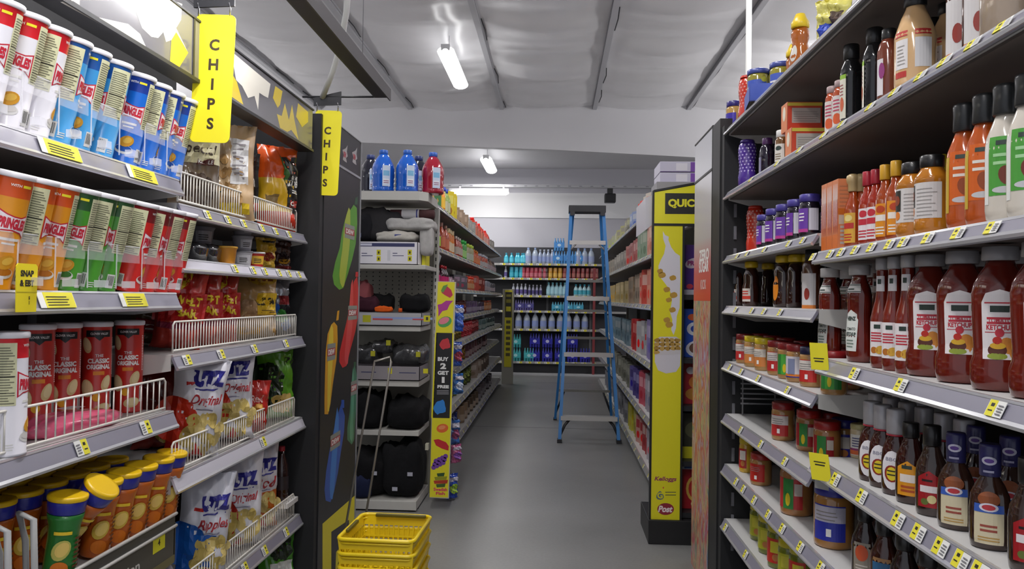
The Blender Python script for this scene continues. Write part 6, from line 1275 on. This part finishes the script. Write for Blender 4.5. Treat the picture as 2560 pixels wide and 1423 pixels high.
# ================================================================== long racks and the back wall shelves
VK = 1.
def vivid(hx, k=1.45, g=1.):
    k = 1+(k-1)*VK
    v = [int(hx[i:i+2], 16) for i in (0, 2, 4)]; m = sum(v)/3
    return ''.join('%02x' % int(min(255, max(0, (m+(x-m)*k)*g))) for x in v)
def mini(kind, c, c2='dcdad6', cc='e0dede', h=.2, r=.035):
    """small far-away product patterns, bottle, jar, box, bag, can, pack"""
    c, c2, cc = vivid(c), vivid(c2, 1.5), vivid(cc, 1.7)
    if kind == 'box':
        mb = MB(); w_, d = r*2, r*1.1; mb.box((-w_/2, -d/2, 0), (w_/2, d/2, h), M(c, .45)); a = Art().rect(-w_*.38, h*.55, w_*.38, h*.85, M(c2), 1).ell(0, h*.3, w_*.3, h*.14, M(cc), 1, n=8)
        a.emit(mb, flatY(-d/2)); a.rect(-w_*.5, h*.88, w_*.5, h*.96, M(vivid(cc, 1.6, .8)), 1).ell(w_*.15, h*.62, w_*.2, h*.1, M(vivid(cc, 1.8)), 2, n=8) and None; Art().rect(-d*.35, h*.1, d*.35, h*.9, M(c2), 1).rect(-d*.2, h*.5, d*.2, h*.8, M(c), 2).emit(mb, lambda u, v, o: (-w_/2-o, -u, v)); Art().rect(-d*.42, h*.06, d*.42, h*.3, M(c2), 1).rect(-d*.42, h*.45, d*.42, h*.62, M(cc), 1).rect(-d*.42, h*.7, d*.42, h*.94, M(c2), 1).lines(-d*.3, h*.08, d*.3, h*.28, 3, M(c), 2).ell(0, h*.8, d*.25, h*.06, M(vivid(cc, 1.8)), 2, n=8).emit(mb, lambda u, v, o: (w_/2+o, u, v)); return tpl(mb.mesh('box'))
    if kind == 'bag':
        return tpl(bag_mesh('bag', r*2, h, r*.9, c, Art().rect(-r*.6, h*.45, r*.6, h*.75, M(c2), 1).ell(0, h*.25, r*.5, h*.12, M(cc), 1, n=8), int(h*1e4)))
    if kind == 'pack':
        mb = MB()
        for i in range(4):
            for j in range(2): mb.lathe([(r*.42, 0), (r*.46, h*.05), (r*.46, h*.7), (r*.2, h*.88), (r*.2, h)], M(c, .15, coat=.5), 8, T=Matrix.Translation(((i-1.5)*r, (j-.5)*r, 0)))
        Art().rect(-r*1.9, h*.25, r*1.9, h*.65, M(c2, .2), 1).ell(0, h*.45, r*.7, h*.12, M(cc), 2, n=8).emit(mb, flatY(-r*.98)); return tpl(mb.mesh('bottle_pack'))
    pr = {'bottle': [(r*.85, 0), (r, .006), (r, h*.55), (r*.8, h*.68), (r*.38, h*.82), (r*.36, h*.9)], 'jar': [(r*.9, 0), (r, .006), (r, h*.75), (r*.85, h*.84)], 'can': [(r*.9, 0), (r, .006), (r, h*.94), (r*.9, h)], 'jug': [(r*.9, 0), (r, .01), (r, h*.6), (r*.75, h*.75), (r*.3, h*.9)]}[kind]
    mb = MB().lathe(pr, M(c, .15, coat=.4), 12); kids = []
    lb = MB().lathe([(r*1.015, h*.15), (r*1.015, h*.5)], M(c2, .35), 12, cap=False); kids.append(('label', lb.mesh('label')))
    if kind != 'can':
        rr_ = .42*r if kind == 'bottle' else (.35*r if kind == 'jug' else .92*r); kids.append(('cap', MB().lathe([(rr_, h*.86 if kind != 'jar' else h*.82), (rr_, h)], M(cc, .35), 10).mesh('cap')))
    return tpl(mb.mesh(kind), *kids)
CN = {}
def block(X, y0, n, step, z, t, name, label, cat, rz, jit=.015, back=0.):
    rr = random.Random(int(y0*1000+z*77))
    for i in range(n):
        spawn(t, name, label, cat, (X+rr.uniform(-jit, jit), y0+step*i+rr.uniform(-jit, jit)*.3, z), rz+rr.uniform(-8, 8), None, label if n > 1 else None)
ORDS = ['topmost', 'second', 'third', 'fourth', 'fifth', 'sixth', 'lowest', 'bottom']
# ---- left rack
fr = empty('shelving_frame', (0, 0, 0)); tag(fr, 'long pale shelving frame of the left rack down the aisle', 'shelving')
MB().box((-1.45, 5.67, 0), (-1.40, 12.85, 2.1), M('6c6862', .6)).obj('back_panel', fr)
tag(MB().box((-1.39, 5.67, 0), (-.99, 12.85, .045), M('6e6c6a', .5)).obj('rack_plinth'), 'long grey plinth under the left rack down the aisle', 'plinth')
for y in (5.68, 6.9, 8.1, 9.3, 10.5, 11.7, 12.84): MB().box((-1.4, y-.012, .1), (-1.36, y+.012, 2.1), M('8c8a84', .5)).obj('upright', fr)
RF = M('828086', .4); RFW = M('908e8c', .45)
lz = [2.12, 1.80, 1.50, 1.24, 1.0, .74, .46, .12]
for i, z in enumerate(lz):
    step_in = 0 if i > 1 else 0
    shelf(-1, -.88-(0 if i in (0, 1, 7) else .04*(i % 2)), 5.7, 12.8 if i else 12.4, z, .42, 'long grey shelf of the left rack down the aisle, %s' % ORDS[i]+(' one' if i < 2 or i > 5 else ' from the top'), rows(5.8, 12.3, .33)[:18], .05, 0, .04, rail=RF if i < 2 else RFW)
far_l = {
 0: [('box', '3f6a48', 'c8b48c', 'b89858', .2, .06, 'green and tan carton', 2, .15), ('bottle', 'd8942c', 'e0c060', '6c4c98', .26, .045, 'orange bottle with purple cap', 2, .14), ('bottle', '8c9c5c', 'c8c8b0', '4c5c9c', .24, .04, 'pale green bottle with blue cap', 2, .13), ('box', 'c8b83c', 'd8d080', '8c6c2c', .25, .05, 'yellow carton', 3, .16), ('box', '9c8c7c', 'b8a898', '6c5c50', .17, .08, 'brown cardboard box', 4, .22), ('box', 'a8a8a4', 'c0bcb8', '8c8c88', .16, .08, 'grey cardboard box', 3, .22), ('jug', 'b84c3c', 'c88c78', 'c0302c', .24, .07, 'red-capped orange jug', 4, .25), ('jug', 'c8584c', 'd0a8a0', 'b8302c', .22, .07, 'pink jug with red cap', 4, .25), ('box', '8c8884', 'a8a4a0', '7c7874', .14, .07, 'small grey carton', 3, .22)],
 1: [('bottle', '8c2c38', 'c88c98', 'd8c42c', .25, .048, 'red bottle with yellow cap', 2, .14), ('bottle', '6c2c24', '9cb84c', 'c8c4c4', .22, .04, 'dark red bottle with lime label', 2, .13), ('bottle', '9c5440', 'b87c68', 'b0948c', .24, .04, 'brown pasta sauce bottle', 3, .13), ('jar', 'b87840', 'd8ccb8', 'd8ccb0', .23, .045, 'amber jar with cream label', 3, .14), ('bottle', '8c4434', 'b8b0a8', 'c8c0bc', .2, .035, 'dark amber bottle', 3, .15), ('jar', '4c8c4c', 'a8c890', '3c8c4c', .2, .045, 'green jar', 3, .16), ('jar', 'a8a488', 'c8ccc0', 'b8c870', .2, .045, 'pale jar with lime lid', 3, .18), ('bottle', 'b05c38', 'c88c6c', 'b8844c', .19, .05, 'orange sauce bottle', 4, .22), ('jar', 'a04c34', 'c8c4c4', 'd0d0d8', .18, .05, 'red sauce jar with white lid', 4, .24), ('bottle', '8c7468', 'b8acb0', 'a09898', .19, .05, 'mixed brown bottle', 6, .26)],
 2: [('bottle', '7c8ca8', 'b8c4d8', 'c8a83c', .17, .035, 'pale blue bottle', 3, .11), ('bottle', '4c2c38', 'b84c7c', '8c2c3c', .2, .035, 'dark bottle with pink label', 5, .12), ('box', 'b8a4b0', 'dcd4d8', '8c5c6c', .1, .055, 'stacked pink and white tub', 5, .13), ('box', '5c5c60', '9c8c98', '8c4c5c', .14, .05, 'grey packet', 4, .18), ('jar', 'b06c4c', 'b8987c', 'b84c34', .15, .05, 'orange jar', 4, .22), ('box', '9c5048', 'a88884', 'a86c60', .18, .06, 'red packet', 5, .25), ('can', '8c8c94', 'a8a0a4', '8c8c94', .15, .05, 'grey can', 6, .3)],
 3: [('bag', '6c5c8c', 'b0a4c8', '4c3c6c', .15, .055, 'violet pouch', 7, .12), ('bag', 'a87030', 'c8a058', '8c4c28', .15, .055, 'orange pouch', 4, .14), ('bag', '8c4c4c', 'b88c84', '6c2c34', .16, .06, 'brick red pouch', 7, .2), ('can', '6c5c78', '98909c', '5c4c68', .14, .05, 'purple can', 8, .28), ('jar', 'a06c48', 'b89880', '8c4c34', .14, .05, 'amber jar', 4, .3)],
 4: [('bag', '3454b0', '8ca4d0', '2c3c8c', .15, .06, 'blue pouch', 4, .13), ('bag', 'b86c34', 'd0a068', '8c4c24', .15, .055, 'orange snack pouch', 5, .14), ('bag', '8c7c3c', 'b8ac70', '6c5c28', .15, .06, 'olive pouch', 5, .2), ('bag', '9c3c44', 'b87c7c', '7c2c34', .16, .06, 'red pouch', 8, .22), ('can', '5c6c6c', '88908c', '4c5c5c', .14, .05, 'grey-green can', 8, .3)],
 5: [('bag', 'a83c4c', 'c88c90', '7c2434', .17, .06, 'pink-red bag', 5, .14), ('bag', '4c5c9c', '8c98b8', '34447c', .17, .06, 'slate blue bag', 5, .16), ('bag', 'b08c40', 'c8b478', '8c6c30', .17, .06, 'mustard bag', 6, .22), ('can', '6c4c50', '8c7c7c', '5c3c40', .16, .06, 'dark brown can', 9, .3)],
 6: [('bag', '8c4438', 'a88078', '6c3028', .18, .06, 'rust bag', 5, .15), ('bag', '5c5c68', '8c8c98', '4c4c58', .18, .06, 'charcoal bag', 5, .18), ('bag', '6c7438', '98a068', '545c28', .19, .07, 'moss green bag', 7, .24), ('box', '8c8078', 'a8a098', '74685c', .18, .07, 'tan carton', 7, .3)],
 7: [('bag', '6c4c5c', '90808c', '583c4c', .2, .07, 'plum bag', 5, .18), ('bag', '3c4c8c', '7c88b0', '2c3c70', .2, .07, 'deep blue bag', 5, .2), ('can', '7c6c5c', '988c80', '685848', .18, .06, 'tan can', 7, .28), ('can', '5c5458', '807c80', '4c4448', .18, .06, 'dark grey can', 7, .32)]}
for i, bl_ in far_l.items():
    y = 5.8; 
    if i == 0: y = 5.95
    for (k, c, c2, cc, h, r, nm, n, st) in bl_:
        if y+st*n > 12.9: n = max(0, int((12.8-y)/st))
        if n < 1: break
        t = mini(k, c, c2, cc, h, r); X = -.88-.05-r*1.12-(0 if i in (0, 1, 7) else .04*(i % 2))
        if n > 4:
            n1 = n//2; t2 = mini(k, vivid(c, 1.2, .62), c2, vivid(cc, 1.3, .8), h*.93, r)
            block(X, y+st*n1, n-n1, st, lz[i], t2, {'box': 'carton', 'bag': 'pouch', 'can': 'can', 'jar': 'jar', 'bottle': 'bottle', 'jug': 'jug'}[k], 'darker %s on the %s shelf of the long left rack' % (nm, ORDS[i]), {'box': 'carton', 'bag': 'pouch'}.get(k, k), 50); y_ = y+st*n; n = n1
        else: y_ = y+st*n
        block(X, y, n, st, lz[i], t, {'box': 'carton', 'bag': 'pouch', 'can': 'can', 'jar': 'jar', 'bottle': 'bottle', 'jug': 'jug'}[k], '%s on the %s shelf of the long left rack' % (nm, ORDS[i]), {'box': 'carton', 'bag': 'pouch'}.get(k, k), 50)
        y = y_+.05
# hanging candy bags by the candy sign
for i, (px, py, Y, c, c2, l, h) in enumerate(((1146, 790, 5.5, '2c5cc0', '6c8cd8', 'bright blue candy bag hanging at the top beside the candy sign', .22), (1142, 880, 5.5, '3c5cb0', 'b84c5c', 'blue and red candy bag hanging below the top blue one', .2), (1145, 955, 5.5, '2c6cb8', 'c8d0e0', 'blue and white candy bag hanging at mid height beside the candy sign', .17), (1136, 1075, 5.5, '3464a8', 'a04c70', 'blue and plum candy bag hanging low beside the candy sign', .2), (1140, 1130, 5.5, 'b85c88', '8c5cb0', 'pink candy bag hanging near the floor beside the candy sign', .15), (1131, 1210, 5.45, '2c4cb0', 'a8c83c', 'blue and lime candy bag hanging lowest beside the candy sign', .2))):
    p = hit(px, py, Y=Y); o = empty('candy_bag', (p.x, Y, p.z-h/2)); tag(o, l, 'candy bag')
    b = bpy.data.objects.new('bag_body', bag_mesh('bag_body', .1, h*.85, .04, c, Art().ell(0, h*.35, .04, h*.18, M(c2), 1).rect(-.04, h*.6, .04, h*.75, M('c8c4d0'), 1), i+3)); COL.objects.link(b); b.parent = o; b.rotation_euler = (0, 0, rad(50))
    mb = MB(); mb.tube([(0, .0, h*.85-.01), (-.02, .1, h*.85), (-.925-p.x, .215, h*.85+.005)], .003, M('8c8c90', .4), 5); mb.obj('hook', o)
mb = MB(); mb.prism([(0, 0), (.016, .0), (.08, .22), (.062, .24)], 1, 0, .002, M('b4b4b8', .4)); o = mb.obj('shelf_strip', None, (-.925, 5.7, 1.501)); tag(o, 'thin pale plastic strip leaning above the candy sign', 'strip')

# ---- right rack
fr = empty('shelving_frame', (0, 0, 0)); tag(fr, 'long pale shelving frame of the cereal rack down the aisle', 'shelving')
MB().box((1.20, 5.22, 0), (1.25, 13.0, 2.1), M('6c6862', .6)).obj('back_panel', fr)
tag(MB().box((.82, 5.22, 0), (1.19, 13.0, .045), M('6e6c6a', .5)).obj('rack_plinth'), 'long grey plinth under the cereal rack down the aisle', 'plinth')
for y in (5.24, 6.45, 7.65, 8.85, 10.05, 11.25, 12.9): MB().box((1.16, y-.012, .1), (1.2, y+.012, 2.1), M('8c8a84', .5)).obj('upright', fr)
rz_ = [2.13, 1.775, 1.385, .94, .51, .12]
nmR = ['topmost', 'second', 'third', 'fourth', 'fifth', 'lowest']
for i, z in enumerate(rz_): shelf(1, .705, 5.22, 12.9, z, .455, 'long grey shelf of the right cereal rack, %s' % nmR[i], rows(5.4, 12.3, .33)[:18], .05, 0, .04, rail=RF if i in (2,) else RFW)
far_r = {
 0: [('box', 'c8c4c0', 'b8a098', 'a87858', .12, .11, 'white and tan carton', 2, .27), ('box', 'c89858', 'd8d0c0', 'b86c34', .15, .1, 'orange and white carton', 3, .25), ('box', 'd8d0c8', 'c86c64', 'b84040', .2, .08, 'white and red package', 4, .22), ('box', '9ca8c4', 'c8ccd4', '6c7ca8', .17, .07, 'pale blue package', 3, .24), ('box', 'a09c90', 'c0c0a4', '8c8c80', .16, .07, 'grey package', 6, .28), ('box', 'b8bca0', 'c8c8b8', '98a070', .16, .07, 'pale green package', 5, .3)],
 1: [('box', 'a8a4b8', 'c8c4cc', '8c8c9c', .28, .07, 'lilac cereal box', 3, .15), ('box', 'c89c3c', 'e0c058', 'a87c2c', .25, .07, 'gold cereal box', 3, .15), ('box', 'c8a094', 'd8c0b4', 'a87c6c', .27, .07, 'salmon cereal box', 3, .16), ('box', '8c9c8c', 'b0b8ac', '6c7c6c', .27, .07, 'sage cereal box', 4, .18), ('box', 'a87470', 'c8a8a4', '8c5450', .24, .07, 'dusty red cereal box', 5, .24), ('box', '9c9890', 'b8b4ac', '84807c', .2, .07, 'stone coloured box', 12, .3)],
 2: [('box', '4c3c98', '7c6cb8', '8c4c9c', .30, .07, 'violet cereal box', 2, .16), ('box', 'c8a860', 'e0d0a0', 'b87c3c', .32, .06, 'cream and gold cereal box', 2, .15), ('box', 'b8847c', 'd0b0a4', '9c5c50', .3, .065, 'rose cereal box', 4, .15), ('box', 'a85850', 'd0b0a8', '8c3c34', .3, .065, 'red cereal box', 4, .17), ('box', '8c8478', 'a89c90', '6c645c', .28, .06, 'brown cereal box', 5, .22), ('box', 'b4a888', 'c8bca0', '98885c', .24, .06, 'straw coloured box', 12, .3)],
 3: [('box', 'b8ac40', '8c8c34', '6c6c3c', .28, .08, 'yellow-green cereal box', 2, .16), ('box', '3c4c98', 'b8bcd4', '6c7cb8', .30, .06, 'navy cereal box', 3, .15), ('box', '8c84a8', 'b8b0c8', '6c649c', .32, .06, 'mauve cereal box', 3, .15), ('box', 'a8a8ac', 'c8c8c8', 'b04c4c', .3, .06, 'silver cereal box', 4, .17), ('box', '9c3c3c', 'b87c78', '7c2c2c', .3, .06, 'crimson cereal box', 4, .2), ('box', '7c8c94', 'a0a8ac', '5c6c74', .26, .06, 'slate cereal box', 12, .3)],
 4: [('box', '2c4c8c', '5c7cb8', '1c3c70', .3, .08, 'dark blue cereal box', 2, .17), ('box', 'b86c34', 'c8904c', 'a04c24', .3, .07, 'orange oat box', 3, .16), ('box', '9c98a0', 'c0bcc4', '7c7c8c', .3, .06, 'pale grey oat box', 3, .15), ('box', 'a85c68', 'c89ca4', '8c3c48', .28, .06, 'pink oat box', 3, .17), ('box', '544c78', '8c88a8', '3c3460', .26, .06, 'indigo oat box', 4, .22), ('box', '84847c', 'a4a49c', '6c6c64', .24, .06, 'grey-brown oat box', 12, .3)],
 5: [('box', '2c5494', '7c9cc4', '1c3c74', .28, .07, 'blue low-shelf box', 3, .17), ('box', 'a09ca4', 'c8c4c8', '8c444c', .28, .06, 'white low-shelf box', 4, .17), ('box', '8c3c40', 'c0a8a4', '6c2428', .26, .06, 'maroon low-shelf box', 4, .2), ('box', 'a49c50', 'bcb87c', '847c38', .26, .06, 'olive low-shelf box', 4, .22), ('box', '7c7c80', '9c9ca0', '646468', .24, .06, 'grey low-shelf box', 12, .32)]}
for i, bl_ in far_r.items():
    y = 5.36 if i else 5.3
    for (k, c, c2, cc, h, r, nm, n, st) in bl_:
        if y+st*n > 12.9: n = max(0, int((12.8-y)/st))
        if n < 1: break
        t = mini(k, c, c2, cc, h, r); X = .705+.05+r*1.0
        if k == 'box': X = .705+.05+r*.55
        y_ = y+st*n
        if n > 3:
            n1 = n//2; t2 = mini(k, vivid(c2, 1.6, .9), c, vivid(cc, 1.8, 1.1), h*.95, r)
            block(X+.015, y+st*n1, n-n1, st, rz_[i], t2, 'carton' if i == 0 else 'cereal_box', 'paler %s on the %s shelf of the long cereal rack' % (nm, nmR[i]), 'carton' if i == 0 else 'cereal box', -80); n = n1
        block(X+.015, y, n, st, rz_[i], t, 'carton' if i == 0 else 'cereal_box', '%s on the %s shelf of the long cereal rack' % (nm, nmR[i]), 'carton' if i == 0 else 'cereal box', -80)
        y = y_+.03

# ---- back wall shelves
VK = 0.
fr = empty('shelving_frame', (0, 0, 0)); tag(fr, 'dark shelving frame of the water display along the back wall', 'shelving')
MB().box((-2.6, 14.93, .03), (2.6, 14.96, 2.4), M('3c3c40', .6)).obj('back_panel', fr); tag(MB().box((-2.6, 14.63, .03), (2.6, 14.89, .2), M('222226', .6)).obj('rack_plinth'), 'black plinth under the water display', 'plinth')
for x in (-2.58, -1.38, -.16, .66, 1.5, 2.58): MB().box((x-.02, 14.905, .23), (x+.02, 14.935, 2.35), M('6c6c70', .5)).obj('upright', fr)
tag(MB().box((.685, 14.48, .03), (.73, 14.53, 2.0), M('7c2c30', .5, var=.3, vs=10)).obj('red_strip'), 'narrow dark red vertical strip at the right of the water display', 'strip')
bz = [2.07, 1.80, 1.475, 1.19, .85, .24]; nmB = ['topmost', 'second', 'third', 'fourth', 'fifth', 'lowest']
for z, nm in zip(bz, nmB):
    o = MB().box((-2.6, 14.56, z-.03), (2.6, 14.9, z), M('a8a6a2', .5)).obj('wall_shelf'); tag(o, 'grey back wall shelf of the water display, %s' % nm, 'shelf')
    mb = MB(); mb.box((-2.6, 14.54, z-.035), (2.6, 14.56, z+.005), M('9c9a98', .4)); mb.obj('price_rail', o)
    for k in range(11): c = bpy.data.objects.new('price_tag', tag_mesh(.1, .035)); COL.objects.link(c); c.parent = o; c.location = (-1.0+.17*k, 14.538, z-.015); c.rotation_euler = (0, 0, -PI/2)
def bb(X0, n, st, zi, t, name, nm, cat, dz=0, Y=14.64):
    l = '%s on the %s back wall shelf' % (nm, nmB[zi])
    for i in range(n): spawn(t, name, l if n == 1 or st > 9 else l, cat, (X0+st*i, Y, bz[zi]+dz), 0, None, l if n > 1 else None)
def bx(px): return hit(px, 700, Y=14.64).x
WB = mini('bottle', '9ca8c0', '8c9cc8', 'b8c0d0', .27, .045); WBB = mini('jug', 'a8b4c4', '98a4c8', '8ca0c8', .3, .06); TL = mini('bottle', '38a8c0', '5cc0d4', '3090a8', .2, .045)
CB = mini('pack', '4c90cc', '3c88d0', 'c0dcf0', .24, .05); NB = mini('pack', '2c2c98', '2828a0', 'c0c0e0', .26, .05); TB_ = mini('pack', '3ca0a4', '48b0b4', 'a8dcdc', .25, .05); SM = mini('bottle', 'b8bcc8', '5c508c', 'd0d0d8', .22, .03)
RDb = mini('can', 'b04050', 'c06c78', 'b04050', .2, .04); AM = mini('can', 'c89030', 'd8b058', 'c89030', .2, .04); BK_ = mini('can', '4c3030', '785454', '3c2424', .19, .035); LT = mini('bottle', '98c0cc', 'a8d0dc', '70b0c0', .25, .045)
bb(bx(1265), 4, .1, 0, TL, 'water_bottle', 'teal bottle at the left', 'bottle'); bb(bx(1296), 2, .1, 0, TL, 'water_bottle', 'teal bottle beside the big clear jugs', 'bottle')
bb(bx(1320), 2, .13, 0, WBB, 'water_jug', 'big clear water jug', 'water jug'); bb(bx(1350), 5, .075, 0, WB, 'water_bottle', 'clear water bottle in the middle', 'bottle'); bb(bx(1394), 3, .2, 0, CB, 'bottle_pack', 'light blue water pack', 'water pack'); bb(bx(1397), 1, .2, 0, CB, 'bottle_pack', 'light blue water pack lying above the others', 'water pack', .245)
bb(bx(1445), 3, .12, 0, WBB, 'water_jug', 'clear jug seen behind the ladder', 'water jug')
bb(bx(1264), 1, .1, 1, SM, 'water_bottle', 'white bottle at the left end', 'bottle'); bb(bx(1279), 3, .09, 1, mini('can', '38a8c0', '48b4c8', '38a8c0', .21, .042), 'drink_can', 'teal can', 'can'); bb(bx(1308), 6, .08, 1, RDb, 'drink_can', 'red and pink can', 'can'); bb(bx(1355), 3, .08, 1, BK_, 'drink_can', 'dark maroon can', 'can'); bb(bx(1376), 3, .09, 1, AM, 'drink_can', 'amber can', 'can'); bb(bx(1400), 9, .085, 1, mini('can', '8c3c3c', 'a86860', '6c2c2c', .2, .036), 'drink_can', 'brick red can behind the ladder', 'can')
bb(bx(1284), 4, .075, 2, SM, 'water_bottle', 'small purple-labelled bottle at the left', 'bottle'); bb(bx(1324), 4, .07, 2, mini('bottle', '9898ac', '4c4478', 'c8c8d4', .2, .028), 'water_bottle', 'small dark-labelled bottle', 'bottle'); bb(bx(1372), 5, .075, 2, LT, 'water_bottle', 'pale teal bottle in the middle', 'bottle'); bb(bx(1440), 4, .08, 2, mini('bottle', 'b0d4dc', '48a8bc', '38a0b8', .22, .042), 'water_bottle', 'teal-banded clear bottle beside the ladder', 'bottle')
bb(bx(1300), 2, .18, 3, mini('pack', '5c5490', '4c4888', 'a8a8c8', .2, .045), 'bottle_pack', 'small violet bottle pack', 'water pack'); bb(bx(1393), 3, .2, 3, mini('pack', '48a0bc', '48a4c4', 'a8dce8', .17, .05), 'bottle_pack', 'small teal bottle pack', 'water pack')
bb(bx(1298), 9, .155, 4, mini('jug', 'a0a8b4', '8898c8', '9cacc8', .31, .062), 'water_jug', 'clear gallon water jug', 'water jug')
bb(bx(1292), 2, .25, 5, TB_, 'bottle_pack', 'teal water pack, bottom layer', 'water pack'); bb(bx(1292), 1, .25, 5, TB_, 'bottle_pack', 'teal water pack, upper layer', 'water pack', .255)
for (px, n, dz, l) in ((1338, 5, 0, 'bottom layer'), (1338, 4, .265, 'upper layer')): bb(bx(px)+.01, n, .235, 5, NB, 'bottle_pack', 'navy water pack, '+l, 'water pack', dz)
